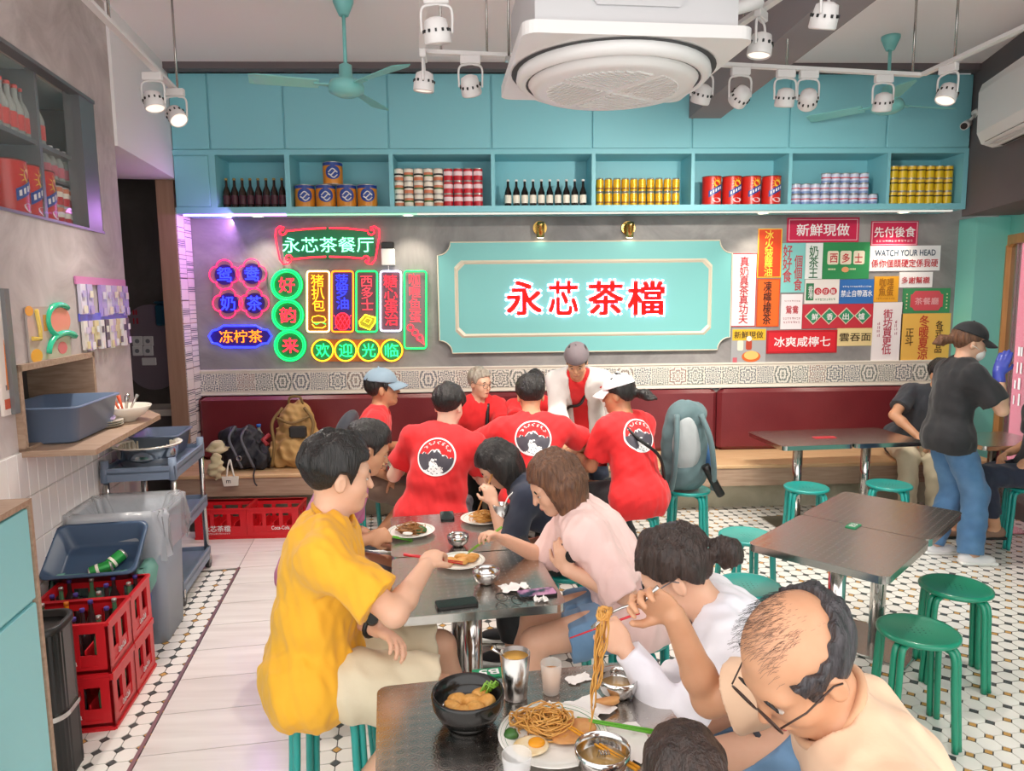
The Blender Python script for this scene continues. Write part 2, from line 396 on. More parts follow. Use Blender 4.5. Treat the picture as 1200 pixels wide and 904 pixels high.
M_tileW = mat('white_wall_tile', '#f1edea', 0.15, rnd=0.03, bump=0.1, bscale=9)
wt = MB().bbox((-0.0445, -0.109, 0), (0.0445, 0.109, 0.009), 0.003).mesh('wall_tile', M_tileW)
Rl = ML.to_3x3().to_4x4()
MB().box((wa0, 0, 0), (wa1, TZ, 0.003), ML).build('tile_grout', mat('light_grout', '#cfc9c2', 0.9), wl)
for i in range(-2, 18):
    for j in range(5):
        a = 0.05+i*0.0915; b = TZ-0.112-j*0.2225
        if a > wa1-0.04: continue
        o = link('wall_tile', wt, wl); o.matrix_world = ML @ Matrix.Translation((a, b, 0.002))
# hall beyond the left wall
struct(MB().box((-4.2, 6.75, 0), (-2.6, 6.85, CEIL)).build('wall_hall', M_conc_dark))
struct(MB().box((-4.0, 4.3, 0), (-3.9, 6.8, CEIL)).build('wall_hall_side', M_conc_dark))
bh = MB(); a0 = wa1; a1 = (6.2-3)*LN
bh.box((a0, 2.86, -1.3), (a1, CEIL, 0.02), ML); struct(bh.build('wall_bulkhead', M_white))
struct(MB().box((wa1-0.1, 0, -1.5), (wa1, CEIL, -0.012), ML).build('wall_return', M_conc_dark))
# ---- right side: soffit, lower wall with tall window
struct(MB().box((0.3, 2.52, -0.6), (5.5, CEIL, 0), MRS).build('wall_soffit', M_soffit))
fA0, fZ1 = onplane(1172, 272, MR); _, fZt = onplane(1190, 267, MR)
fA0 = onplane(1170, 330, MR)[0]
wr = MB(); wr.box((-0.05, 0, -0.12), (fA0, 2.56, 0), MR); wr.box((fA0, 2.36, -0.12), (5.5, 2.56, 0), MR); wr.box((fA0+2.4, 0, -0.12), (5.5, 2.36, 0), MR)
wr = wr.build('wall_right', M_teal_wall); struct(wr)
struct(MB().box((4.38, 6.25, 0), (4.80, YB, 2.52)).build('trim_3', M_teal_wall))
wf = MB(); W1 = fA0+2.4
ch = 0.09
wf.box((fA0, 0, -0.06), (fA0+0.2, 2.36-ch, 0.03), MR); wf.box((W1-0.09, 0, -0.06), (W1, 2.36, 0.02), MR); wf.box((fA0+ch+0.16, 2.28, -0.06), (W1, 2.36, 0.02), MR)
wf.prism([(fA0, 2.36-ch-0.02), (fA0+0.2, 2.36-ch-0.02), (fA0+ch+0.16, 2.28), (fA0+ch+0.16, 2.36), (fA0+ch, 2.36)], -0.06, 0.02, MR)
M_orange_wood = mat('orange_wood', '#c98a4e', 0.35, col2='#d99b60', vscale=3, stretch=(14, 14, 1))
wn = wf.build('window_1', M_orange_wood); struct(wn)
MB().box((fA0+0.3, 0.05, -0.035), (W1-0.09, 2.28, -0.03), MR).build('pane', mat('clear_glass', '#ffffff', 0.02, alpha=0.08), wn)
MB().box((fA0+0.2, 0.0, -0.05), (fA0+0.3, 2.28, -0.01), MR).build('door_stile', M_steel, wn)
# pink shop banner standing outside the window
pb = MB().box((fA0-1.5, 0.0, -0.40), (W1, 2.5, -0.37), MR).build('pink_banner', mat('pink_banner', '#c41e58', 0.4))
tag(pb, 'pink shop banner outside the tall window', 'banner')
tn = MR @ Matrix.Translation((fA0-0.35, 1.05, -0.365)) @ Matrix.Rotation(0, 4, 'Z')
fineprint(0.14, 0.6, M_white, pb, tn, 4, 'print', True)
# string of tiny warm lights on the window post
sl = thing('string_lights', 'string of tiny warm fairy lights down the window post', 'lights', MR @ Vector((fA0+0.1, 0, 0)))
wire = [MR @ Vector((fA0+0.13+0.04*math.sin(k*1.3), 2.2-k*0.06, 0.036)) for k in range(24)]
MB().tube([p-sl.location for p in wire], 0.0025, 5).build('wire', M_black, sl)
bb = MB().ball((0, 0, 0), 0.008, 8, 5).mesh('bulb', neon('warm', '#ffd27a', 5))
for p in wire[::2]: link('bulb', bb, sl, p-sl.location)
# ================================================================== soft shapes: signed distance fields meshed by surface nets
class SDF:
    def __init__(s): s.ops = []; s.lo = np.array([1e9]*3); s.hi = -s.lo
    def _push(s, lo, hi, fn, k, sub=False):
        lo = np.array(lo, float); hi = np.array(hi, float); s.ops.append((lo, hi, fn, k, sub))
        if not sub: s.lo = np.minimum(s.lo, lo); s.hi = np.maximum(s.hi, hi)
        return s
    def cone(s, a, b, r0, r1=None, k=0.02, sub=False):  # tapered capsule
        a = np.array(a, float); b = np.array(b, float); r1 = r0 if r1 is None else r1; d = b-a; L = max(1e-9, d @ d)
        def f(P): t = np.clip(((P-a) @ d)/L, 0, 1); q = P-a-t[..., None]*d; return np.sqrt((q*q).sum(-1))-(r0+(r1-r0)*t)
        m = max(r0, r1); return s._push(np.minimum(a, b)-m, np.maximum(a, b)+m, f, k, sub)
    def ell(s, c, r, R=None, k=0.02, sub=False):  # ellipsoid, R = 3x3 (columns = axes)
        c = np.array(c, float); r = np.array(r, float); R = np.eye(3) if R is None else np.array(R, float)
        def f(P):
            q = (P-c) @ R; k0 = np.sqrt(((q/r)**2).sum(-1)); k1 = np.sqrt(((q/(r*r))**2).sum(-1)); return k0*(k0-1)/np.maximum(k1, 1e-6)
        e = np.abs(R) @ r; return s._push(c-e, c+e, f, k, sub)
    def box(s, c, h, r=0.01, R=None, k=0.02, sub=False):
        c = np.array(c, float); h = np.array(h, float); R = np.eye(3) if R is None else np.array(R, float)
        def f(P): q = np.abs((P-c) @ R)-(h-r); return np.sqrt((np.maximum(q, 0)**2).sum(-1))+np.minimum(q.max(-1), 0)-r
        e = np.abs(R) @ h; return s._push(c-e, c+e, f, k, sub)
    def cap(s, a, b, r0, r1, k=0.02):  # tapered tube with a flat open end at b
        a = np.array(a, float); b = np.array(b, float); L = np.linalg.norm(b-a); d = (b-a)/max(L, 1e-9)
        def f(P):
            t = (P-a) @ d; tc = np.clip(t, 0, None); q = P-a-tc[..., None]*d; r = r0+(r1-r0)*np.clip(t/L, 0, 1.2)
            return np.maximum(np.sqrt((q*q).sum(-1))-r, t-L)
        m = max(r0, r1); return s._push(np.minimum(a, b)-m, np.maximum(a, b)+m, f, k)
    def path(s, pts, r, k=0.015):
        rs = r if hasattr(r, '__len__') else [r]*len(pts)
        for i in range(len(pts)-1): s.cone(pts[i], pts[i+1], rs[i], rs[i+1], k)
        return s
    def field(s, vox, cut=None, disp=None):
        pad = 0.03; lo = s.lo-pad; n = np.ceil((s.hi+pad-lo)/vox).astype(int)+1
        ax = [(lo[i]+vox*np.arange(n[i])).astype(np.float32) for i in range(3)]
        G = np.full(tuple(n), 0.5, np.float32)
        for (l, h, fn, k, sub) in s.ops:
            i0 = np.maximum(((l-lo-k-0.02)/vox).astype(int), 0); i1 = np.minimum(((h-lo+k+0.02)/vox).astype(int)+2, n)
            if (i1 <= i0).any(): continue
            sl = tuple(slice(a, b) for a, b in zip(i0, i1)); P = np.stack(np.meshgrid(*[ax[i][sl[i]] for i in range(3)], indexing='ij'), -1)
            d = fn(P).astype(np.float32); g = G[sl]
            if sub:
                G[sl] = np.maximum(g, -d) if k <= 0 else -_smin(-g, d, k)
            else: G[sl] = _smin(g, d, k)
        if cut is not None or disp is not None:
            near = G < max(0.05, 3*vox)
            idx = np.nonzero(near); P = np.stack([ax[i][idx[i]] for i in range(3)], -1)
            v = G[idx]
            if disp is not None: v = v+disp(P).astype(np.float32)
            if cut is not None: v = np.maximum(v, cut(P).astype(np.float32))
            G[idx] = v
        return G, lo
    def mesh(s, name, vox, origin=(0, 0, 0), mats=(), cut=None, disp=None, keep=None):
        G, lo = s.field(vox, cut, disp); V, Fq = nets(G); V = V*vox+lo
        V = V-np.array(origin)
        me = bpy.data.meshes.new(name); me.vertices.add(len(V)); me.vertices.foreach_set('co', V.astype(np.float32).ravel())
        me.loops.add(len(Fq)*4); me.loops.foreach_set('vertex_index', Fq.ravel().astype(np.int32))
        me.polygons.add(len(Fq)); me.polygons.foreach_set('loop_start', np.arange(0, len(Fq)*4, 4, dtype=np.int32)); me.polygons.foreach_set('loop_total', np.full(len(Fq), 4, np.int32))
        me.polygons.foreach_set('use_smooth', np.ones(len(Fq), bool)); me.update(calc_edges=True)
        for m in (mats if isinstance(mats, (list, tuple)) else [mats]): me.materials.append(m)
        return me
    def build(s, name, mt, parent, vox=0.008, cut=None, disp=None):
        return link(name, s.mesh(name, vox, parent.location if parent is not None else (0, 0, 0), mt, cut, disp), parent)
def _smin(a, b, k):
    if k <= 0: return np.minimum(a, b)
    h = np.maximum(k-np.abs(a-b), 0)/k; return np.minimum(a, b)-h*h*k*0.25
def nets(G):
    n = np.array(G.shape); S = G < 0
    c = S[:-1, :-1, :-1].astype(np.int8)
    for dx in (0, 1):
        for dy in (0, 1):
            for dz in (0, 1):
                if dx or dy or dz: c = c+S[dx:n[0]-1+dx, dy:n[1]-1+dy, dz:n[2]-1+dz]
    act = (c > 0) & (c < 8); idx = -np.ones(act.shape, np.int64); ii = np.nonzero(act); N = len(ii[0]); idx[ii] = np.arange(N)
    acc = np.zeros((N, 3)); cnt = np.zeros(N); base = np.stack(ii, -1)
    cor = [(a, b, d) for a in (0, 1) for b in (0, 1) for d in (0, 1)]
    val = {q: G[ii[0]+q[0], ii[1]+q[1], ii[2]+q[2]] for q in cor}
    for q in cor:
        for ax in range(3):
            if q[ax]: continue
            w = list(q); w[ax] = 1; w = tuple(w); a = val[q]; b = val[w]; x = (a < 0) != (b < 0)
            t = np.where(x, a/np.where(x, a-b, 1), 0); p = np.array(q, float)+np.zeros((N, 3)); p[:, ax] += t
            acc += p*x[:, None]; cnt += x
    V = base+acc/np.maximum(cnt, 1)[:, None]; quads = []
    for ax in range(3):
        b, d = (ax+1) % 3, (ax+2) % 3
        s0 = [slice(None)]*3; s1 = [slice(None)]*3; s0[ax] = slice(0, -1); s1[ax] = slice(1, None)
        A = S[tuple(s0)]; B = S[tuple(s1)]; x = A != B
        lim = [slice(None)]*3; m = np.zeros_like(x); lim[b] = slice(1, -1); lim[d] = slice(1, -1); m[tuple(lim)] = True
        e = np.stack(np.nonzero(x & m), -1); fl = A[tuple(e.T)]
        o = []
        for (db, dd_) in ((-1, -1), (0, -1), (0, 0), (-1, 0)):
            q = e.copy(); q[:, b] += db; q[:, d] += dd_; o.append(idx[tuple(q.T)])
        Q = np.stack(o, -1); Q[~fl] = Q[~fl][:, ::-1]; quads.append(Q)
    return V, np.concatenate(quads)
def wob(freq, amp, seed=0, aniso=(1, 1, 1)):
    """smooth pseudo-noise: warped sum of sines, used for cloth folds and soft bags"""
    r = np.random.default_rng(seed); D = r.normal(size=(5, 3)); D /= np.linalg.norm(D, axis=1)[:, None]; D *= np.array(aniso); ph = r.uniform(0, 6.28, 5); fr_ = freq*r.uniform(0.6, 1.6, 5)
    W = r.normal(size=(3, 3))*freq*0.45
    def f(P):
        Q = P+0.35/freq*np.sin(P @ W+ph[:3])
        out = 0
        for i in range(5): out = out+np.sin(Q @ D[i]*fr_[i]+ph[i])
        return amp*out/2.2
    return f
# ================================================================== teal wall cabinet with open shelf
YC = 6.12
def cz(py, px=650): return atY(px, py, YC).z
def cx(px, py=210): return atY(px, py, YC).x
Z_b0, Z_b1, Z_t0, Z_t1 = 2.575, 2.625, 3.045, 3.085     # bottom board, opening, rail
cab = thing('wall_cabinet', 'teal wall cabinet with flush doors above a row of open compartments', 'cabinet', (0.83, YC, 2.575))
C0 = Vector((0.83, YC, 2.575))
XL, XR = -2.53, 4.17
def cbox(mb, x0, y0, z0, x1, y1, z1): return mb.box((x0-C0.x, y0-C0.y, z0-C0.z), (x1-C0.x, y1-C0.y, z1-C0.z))
opens = [(253, 334), (340, 456), (461, 575.5), (580, 693.5), (698, 810), (814, 924), (928, 1039.5), (1043, 1128)]
ox = [(cx(a), cx(b)) for a, b in opens]
fr = MB()
cbox(fr, XL, YC, Z_b0, XR, YB-0.01, Z_b1); cbox(fr, XL, YC, Z_t0, XR, YB-0.01, Z_t1); cbox(fr, XL, YB-0.05, Z_b1, XR, YB-0.01, Z_t0)
cbox(fr, XL, YC+0.01, Z_b1, ox[0][0]-0.05, YB-0.05, Z_t0); cbox(fr, XL, YC+0.012, Z_t1, XR, YB-0.01, 3.69)
edges = [ox[0][0]-0.05]+[None]*8
for i in range(8):
    a = ox[i-1][1] if i else ox[0][0]-0.05
    cbox(fr, a, YC, Z_b1, ox[i][0], YB-0.05, Z_t0)
cbox(fr, ox[7][1], YC, Z_b1, XR, YB-0.05, Z_t0)
fr.build('carcass', M_teal, cab)
seams = [XL]+[cx(p, 130) for p in (244, 332, 454.5, 575.5, 694, 811.5, 925.5, 1040)]+[XR]
for i in range(9):
    MB().bbox((seams[i]+0.006-C0.x, -0.006, Z_t1+0.006-C0.z), (seams[i+1]-0.006-C0.x, 0.012, 3.685-C0.z), 0.004).build('door_panel', M_teal, cab)
MB().bbox((XL+0.006-C0.x, -0.004, Z_b1+0.006-C0.z), (ox[0][0]-0.055-C0.x, 0.012, Z_t0-0.006-C0.z), 0.004).build('door_panel', M_teal, cab)
# cove strip under the cabinet and small downlights
cv = MB()
for i, (a, b, mt) in enumerate(((-2.5, -1.65, 0), (-1.65, -0.55, 1), (-0.55, 4.1, 2))): cv.m(mt).box((a, YC+0.06, 2.562), (b, YC+0.09, 2.574))
tag(cv.build('light_strip', [neon('cove_violet', '#b070ff', 9), neon('cove_green', '#a8e5c0', 0.9), neon('cove_white', '#efeae0', 0.6)]), 'slim coloured light strip glowing under the teal cabinet', 'light strip')
for i, px in enumerate((301, 478, 895, 1060)):
    x = atY(px, 252, 6.28).x
    d = thing('downlight', ['round recessed downlight under the cabinet above the red-framed neon banner', 'round recessed downlight under the cabinet above the wall adapter box', 'round recessed downlight under the cabinet above the orange poster', 'round recessed downlight under the cabinet right of the red fresh-made poster'][i], 'light', (x, 6.3, 2.573), 0, 'downlights under the teal cabinet')
    MB().lathe([(0.05, -0.006), (0.05, 0.0), (0.036, 0.0)], 20, cap=False).build('trim_ring', M_whiteP, d)
    MB().cyl((0, 0, -0.004), (0, 0, -0.001), 0.036, n=18).build('lens', neon('down', '#fff0d0', 8), d)
    ld = bpy.data.lights.new('downlight_beam', 'SPOT'); ld.energy = 22; ld.spot_size = 1.9; ld.spot_blend = 0.8; ld.color = (1, 0.9, 0.74); ld.shadow_soft_size = 0.04
    lo = bpy.data.objects.new('downlight_beam', ld); COL.objects.link(lo); lo.parent = d; lo.location = (0, 0, -0.02)
vl = bpy.data.lights.new('violet_strip_glow', 'AREA'); vl.shape = 'RECTANGLE'; vl.size = 0.8; vl.size_y = 0.04; vl.energy = 7; vl.color = (0.72, 0.3, 1.0)
vo = bpy.data.objects.new('violet_strip_glow', vl); COL.objects.link(vo); vo.location = (-2.08, YC+0.075, 2.55); vo.rotation_euler = Vector((-0.9, -0.35, -0.5)).to_track_quat('-Z', 'Y').to_euler()
# ---- goods on the shelf
ZS = Z_b1
SHELF = ['first', 'second', 'third', 'fourth', 'fifth', 'sixth', 'seventh', 'eighth']
def band_can(name, r, h, bands, lid, n=16):
    """tin with painted bands; bands [(z fraction, material index)]"""
    mb = MB(); mb.m(lid).lathe([(r*0.93, 0), (r*1.02, 0.002), (r*1.02, 0.006), (r, 0.007)], n, cap=True)
    for (z0, z1, mi) in bands: mb.m(mi).lathe([(r, 0.007+(h-0.014)*z0), (r, 0.007+(h-0.014)*z1)], n, cap=False)
    mb.m(lid).lathe([(r, h-0.007), (r*1.03, h-0.006), (r*1.03, h), (r*0.94, h), (r*0.92, h-0.003)], n, cap=True); return mb
M_tinlid = mat('tin_lid', '#c9c6c0', 0.3, metal=0.8)
def bottle_mesh(name, h, r, cap_m, lab_m, glass_m, n=14):
    mb = MB(); mb.m(0).lathe([(r*0.9, 0), (r, 0.006), (r, h*0.12)], n)
    mb.m(1).lathe([(r*1.01, h*0.12), (r*1.01, h*0.42)], n, cap=False)
    mb.m(0).lathe([(r, h*0.42), (r, h*0.52), (r*0.75, h*0.62), (r*0.38, h*0.74), (r*0.34, h*0.93)], n, cap=False)
    mb.m(2).lathe([(r*0.42, h*0.93), (r*0.42, h*0.99), (r*0.36, h)], n); return mb.mesh(name, [glass_m, lab_m, cap_m])
# compartment 1: dark beer bottles
M_beerglass = mat('brown_glass', '#2a1a12', 0.12); M_gold = mat('gold_cap', '#c0a060', 0.35, metal=0.7)
me = bottle_mesh('bottle', 0.245, 0.031, M_gold, mat('maroon_label', '#4d2430', 0.5), M_beerglass)
for i in range(8):
    x = atY(266.5+i*9.3, 240, 6.2).x; o = link('bottle', me, None, (x, 6.2, ZS))
    tag(o, f'dark brown glass bottle, {ORD[i]} from left in the leftmost open compartment', 'bottle', 'brown bottles on the shelf')
# compartment 2: orange and blue malt tins, three below one
M_ortin = mat('orange_tin', '#e0902c', 0.3); M_bltin = mat('blue_label', '#27489a', 0.35); M_yeltin = mat('yellow_tin', '#efc73a', 0.3)
def malt(name, px, py, lab, pts=None):
    t = thing(name, lab, 'tin', (atY(px, 240, 6.22).x, 6.22, py), 0, 'orange malt drink tins')
    band_can('b', 0.083, 0.185, [(0, 0.22, 0), (0.22, 0.86, 0), (0.86, 1, 2)], 1).build('body', [M_ortin, M_tinlid, M_bltin], t)
    lb = MB(); n = 10                                     # oval label wrapped on the front
    for j in range(n):
        z0 = 0.04+0.115*j/n; z1 = 0.04+0.115*(j+1)/n
        w0 = 0.75*math.sqrt(max(0, 1-((z0-0.0975)/0.0585)**2)); w1 = 0.75*math.sqrt(max(0, 1-((z1-0.0975)/0.0585)**2))
        vs = []
        for (z, w) in ((z0, w0), (z1, w1)):
            for k in range(9): a = -PI/2+0.2+w*(k/4-1); vs.append((0.0845*math.cos(a), 0.0845*math.sin(a), z))
        lb.add(vs, [(k, k+1, 10+k, 9+k) for k in range(8)], True)
    lb.build('label', M_bltin, t)
    wv = MB()
    for j in range(3): wv.tube([(0.086*math.cos(a), 0.086*math.sin(a), 0.07+0.02*j+0.016*math.sin(6*(a+0.3*j))) for a in [-PI/2-0.25+k*0.11 for k in range(9)]], 0.005, 5)
    wv.build('lettering', M_white, t); return t
for i, px in enumerate((358, 382.3, 430.8)): malt('malt_tin', px, ZS, ['orange and blue malt tin, leftmost of the three standing on the shelf board', 'orange and blue malt tin in the middle of the bottom three', 'orange and blue malt tin, rightmost of the bottom three'][i])
malt('malt_tin', 406.6, ZS, 'orange and blue malt tin between middle and rightmost of the bottom row')
malt('malt_tin', 391.5, ZS+0.186, 'orange and blue malt tin alone on top of the bottom row')
# compartment 3: 9 x 3 food tins
M_cream = mat('cream_label', '#f0e8d8', 0.4); M_redl = mat('red_label', '#c8202f', 0.35); M_orl = mat('salmon_label', '#d8805c', 0.4); M_pinkl = mat('pale_pink_label', '#f3d9dc', 0.4)
meA = band_can('a', 0.0395, 0.105, [(0, 0.35, 2), (0.35, 0.5, 3), (0.5, 0.72, 4), (0.72, 1, 2)], 1).mesh('soup_can', [M_redl, M_tinlid, M_cream, mat('green_label', '#4f7d46', 0.4), M_orl])
meC = band_can('a', 0.0395, 0.105, [(0, 0.3, 4), (0.3, 0.45, 2), (0.45, 0.62, 0), (0.62, 1, 2)], 1).mesh('soup_can', [mat('black_print', '#2a2626', 0.5), M_tinlid, M_cream, M_redl, M_orl])
meB = band_can('a', 0.0395, 0.105, [(0, 0.42, 0), (0.42, 0.8, 2), (0.8, 1, 0)], 1).mesh('milk_can', [M_redl, M_tinlid, M_pinkl])
ROW = ['bottom', 'middle', 'top']
for j in range(3):
    for i in range(9):
        x = atY(468+i*11.55, 235, 6.2).x
        o = link('soup_can' if i < 5 else 'milk_can', (meA if (i+j) % 2 else meC) if i < 5 else meB, None, (x, 6.2, ZS+j*0.1055), random.uniform(-0.4, 0.4))
        tag(o, (f'cream and orange soup can, {ORD[i]} from left in {ROW[j]} row of the third compartment' if i < 5 else f'red and pale pink milk can, {ORD[i]} from left in {ROW[j]} row of third compartment'), 'can', 'stacked cans in the third compartment')
# compartment 4: black sauce bottles with white labels
me = bottle_mesh('sauce_bottle', 0.225, 0.029, M_redl, M_cream, mat('black_glass', '#15100e', 0.1))
me2 = bottle_mesh('sauce_bottle', 0.225, 0.029, M_whiteP, M_cream, MATS['black_glass'])
for i in range(10):
    o = link('sauce_bottle', me2, None, (atY(595.5+i*9.75, 238, 6.2).x, 6.2, ZS))
    tag(o, f'black sauce bottle with white label, {ORD[i]} from left in the fourth compartment', 'bottle', 'black sauce bottles on the shelf')
# compartment 5: yellow drink cans 10 x 2
def drinkcan(r, h, bands, mats):
    mb = MB(); mb.m(1).lathe([(r*0.72, 0), (r*0.95, 0.008)], 14)
    for (z0, z1, mi) in bands: mb.m(mi).lathe([(r if z0 else r*0.95, 0.008+(h-0.02)*z0), (r, 0.008+(h-0.02)*z1)], 14, cap=False)
    mb.m(1).lathe([(r, h-0.012), (r*0.82, h), (r*0.78, h-0.004)], 14); return mb.mesh('drink_can', mats)
meY = drinkcan(0.033, 0.115, [(0, 0.15, 0), (0.15, 0.3, 2), (0.3, 0.75, 0), (0.75, 1, 0)], [mat('yellow_can', '#e9b823', 0.25, metal=0.3), M_tinlid, mat('brown_band', '#8a5a1c', 0.4)])
for j in range(2):
    for i in range(10):
        o = link('drink_can', meY, None, (atY(703+i*9.85, 235, 6.2).x, 6.2, ZS+j*0.1155), random.uniform(-0.3, 0.3))
        tag(o, f'yellow drink can, {ORD[i]} from left in {ROW[j*2]} row of the fifth compartment', 'can', 'yellow drink cans')
# compartment 6: four red malt tins
M_redtin = mat('red_tin', '#d22a22', 0.3); M_sun = mat('sun_yellow', '#f5c93c', 0.4)
def redtin(loc, lab, s=1.0, rz=0.0, grp='red malt drink tins on the shelf'):
    t = thing('red_malt_tin', lab, 'tin', loc, rz, grp); r, h = 0.081*s, 0.245*s
    band_can('b', r, h, [(0, 1, 0)], 1).build('body', [M_redtin, mat('maroon_lid', '#6b2a22', 0.4)], t)
    def wrap(poly, e):  # polygon on the front of the cylinder (arc length, height)
        return [((r+e)*math.cos(-PI/2+a/r), (r+e)*math.sin(-PI/2+a/r), z) for a, z in poly]
    sb = MB()
    c = (0.015*s, h*0.73); ring = [(c[0]+0.032*s*math.cos(k*PI/8), c[1]+0.032*s*math.sin(k*PI/8)) for k in range(16)]
    sb.add(wrap(ring, 0.002), [tuple(range(16))])
    for k in range(12):
        a = k*PI/6; p = [(c[0]+0.036*s*math.cos(a-.09), c[1]+0.036*s*math.sin(a-.09)), (c[0]+0.058*s*math.cos(a), c[1]+0.058*s*math.sin(a)), (c[0]+0.036*s*math.cos(a+.09), c[1]+0.036*s*math.sin(a+.09))]
        sb.add(wrap(p, 0.002), [(0, 1, 2)])
    sb.build('sun_emblem', M_sun, t)
    bl = MB(); a = 0.55
    for k in range(8):
        xs = [-0.06*s+0.12*s*q/8 for q in (k, k+1)]
        bl.add(wrap([(xs[0], h*0.5+xs[0]*a-0.026*s), (xs[1], h*0.5+xs[1]*a-0.026*s), (xs[1], h*0.5+xs[1]*a+0.026*s), (xs[0], h*0.5+xs[0]*a+0.026*s)], 0.004), [(0, 1, 2, 3)])
    bl.build('label', M_bltin, t)
    lt = MB()
    for k in range(5):
        x = -0.042*s+0.021*s*k; y = h*0.5+x*a
        lt.add(wrap([(x-0.006*s, y-0.014*s), (x+0.006*s, y-0.009*s), (x+0.006*s, y+0.016*s), (x-0.006*s, y+0.01*s)], 0.006), [(0, 1, 2, 3)])
    lt.build('lettering', M_white, t)
    bw = [(0.012*s+0.042*s*math.cos(PI+k*PI/8), h*0.20+0.028*s*math.sin(PI+k*PI/8)) for k in range(9)]+[(0.012*s+0.042*s*math.cos(k*PI/8), h*0.20+0.012*s*math.sin(k*PI/8)) for k in range(1, 8)]
    MB().add(wrap(bw, 0.003), [tuple(range(len(bw)))]).build('bowl_print', M_pinkl, t); return t
for i, px in enumerate((833.5, 857, 879.5, 903)): redtin((atY(px, 238, 6.23).x, 6.23, ZS), f'red malt tin with a yellow sun, {ORD[i]} from left in the sixth compartment', 1.0, 0.15)
# compartment 7: pale blue condensed milk tins in three rows
meP = band_can('a', 0.040, 0.088, [(0, 0.25, 2), (0.25, 0.5, 0), (0.5, 0.62, 3), (0.62, 1, 0)], 1).mesh('milk_tin', [mat('pale_blue_label', '#c9d3e8', 0.35), M_tinlid, mat('mid_blue_label', '#7d97c8', 0.35), M_redl])
for j, xs in enumerate(([932.5+i*11.2 for i in range(9)], [932+i*11.3 for i in range(8)], [967+i*11 for i in range(5)])):
    for i, px in enumerate(xs):
        o = link('milk_tin', meP, None, (atY(px, 235, 6.2).x, 6.2, ZS+j*0.0885), random.uniform(-0.5, 0.5))
        tag(o, f'pale blue milk tin, {ORD[i]} from left in {ROW[j]} row of the seventh compartment', 'tin', 'pale blue milk tins')
# compartment 8: yellow custard tins 7 x 3
meQ = band_can('a', 0.0385, 0.108, [(0, 0.3, 0), (0.3, 0.62, 0), (0.62, 0.74, 2), (0.74, 1, 3)], 1).mesh('custard_tin', [mat('yellow_label', '#e6c322', 0.35), M_tinlid, MATS['black_print'], M_yeltin])
for j in range(3):
    for i in range(7):
        o = link('custard_tin', meQ, None, (atY(1045.5+i*10.6, 235, 6.2).x, 6.2, ZS+j*0.1085), random.uniform(-0.5, 0.5))
        tag(o, f'yellow custard tin, {ORD[i]} from left in {ROW[j]} row of the rightmost compartment', 'tin', 'yellow custard tins')

# ================================================================== neon signs on the back wall
YN = YB-0.03
def wxz(px, py, y=YN): p = atY(px, py, y); return p.x, p.z
PXM = (wxz(460, 350)[0]-wxz(360, 350)[0])/100           # metres per pixel on the sign plane
class Sign:
    def __init__(s, name, label, px, py, group='neon signs on the concrete wall'):
        x, z = wxz(px, py); s.o = Vector((x, YB, z)); s.px, s.py = px, py
        s.t = thing(name, label, 'neon sign', s.o, 0, group)
    def P(s, px, py, out=0.03): x, z = wxz(px, py); return Vector((x-s.o.x, -out, z-s.o.z))
    def poly(s, pts, out=0.03): return [s.P(a, b, out) for a, b in pts]
    def tube(s, name, pts, col, r=0.0075, closed=True, e=3.2, out=0.035):
        MB().tube(s.poly(pts, out), r, 8, closed).build(name, neon(col[1], col[0], e), s.t)
    def panel(s, pts, mt, d=0.012, out=0.008, name='backing'):
        q = [(p.x, p.z) for p in s.poly(pts)]; a = sum(q[i][0]*q[(i+1) % len(q)][1]-q[(i+1) % len(q)][0]*q[i][1] for i in range(len(q)))
        if a < 0: q = q[::-1]
        MB().prism(q, out, out+d, WALLM).build(name, mt, s.t)
    def text(s, body, px, py, w, h, col, e=3.0, offset=0.004, out=0.028, name='lettering'):
        p = s.P(px, py); M = Matrix.Translation((p.x, -out, p.z)) @ WALLM
        lettering(body, w*PXM, h*PXM, neon(col[1]+'_text'+str(int(e*10)), col[0], e), s.t, M, name, offset)
def pc(cx, cy, r, n=28, ry=None): return [(cx+r*math.cos(2*PI*k/n), cy+(ry or r)*math.sin(2*PI*k/n)) for k in range(n)]
def prr(x0, y0, x1, y1, r=3, n=4): return rrect(x1-x0, y1-y0, r, n, (x0+x1)/2, (y0+y1)/2)
GREEN = ('#10e060', 'green'); RED = ('#ff2438', 'red'); PINK = ('#ff2050', 'pink'); BLUE = ('#2a36ff', 'blue'); ORANGE = ('#ff7a14', 'orange'); YEL = ('#ffb020', 'yellow'); WARMW = ('#ffe9a0', 'warmwhite'); COOL = ('#dfe6ff', 'coolwhite'); ROSE = ('#ff3a4c', 'rose'); LEMON = ('#fff02a', 'lemon')
B_green = mat('backing_green', '#1f8a55', 0.4); B_blue = mat('backing_blue', '#3c2a78', 0.4); B_smoke = mat('backing_smoke', '#8d7f86', 0.3); B_or = mat('backing_orange', '#8a5420', 0.4); B_rose = mat('backing_rose', '#6e4450', 0.4)
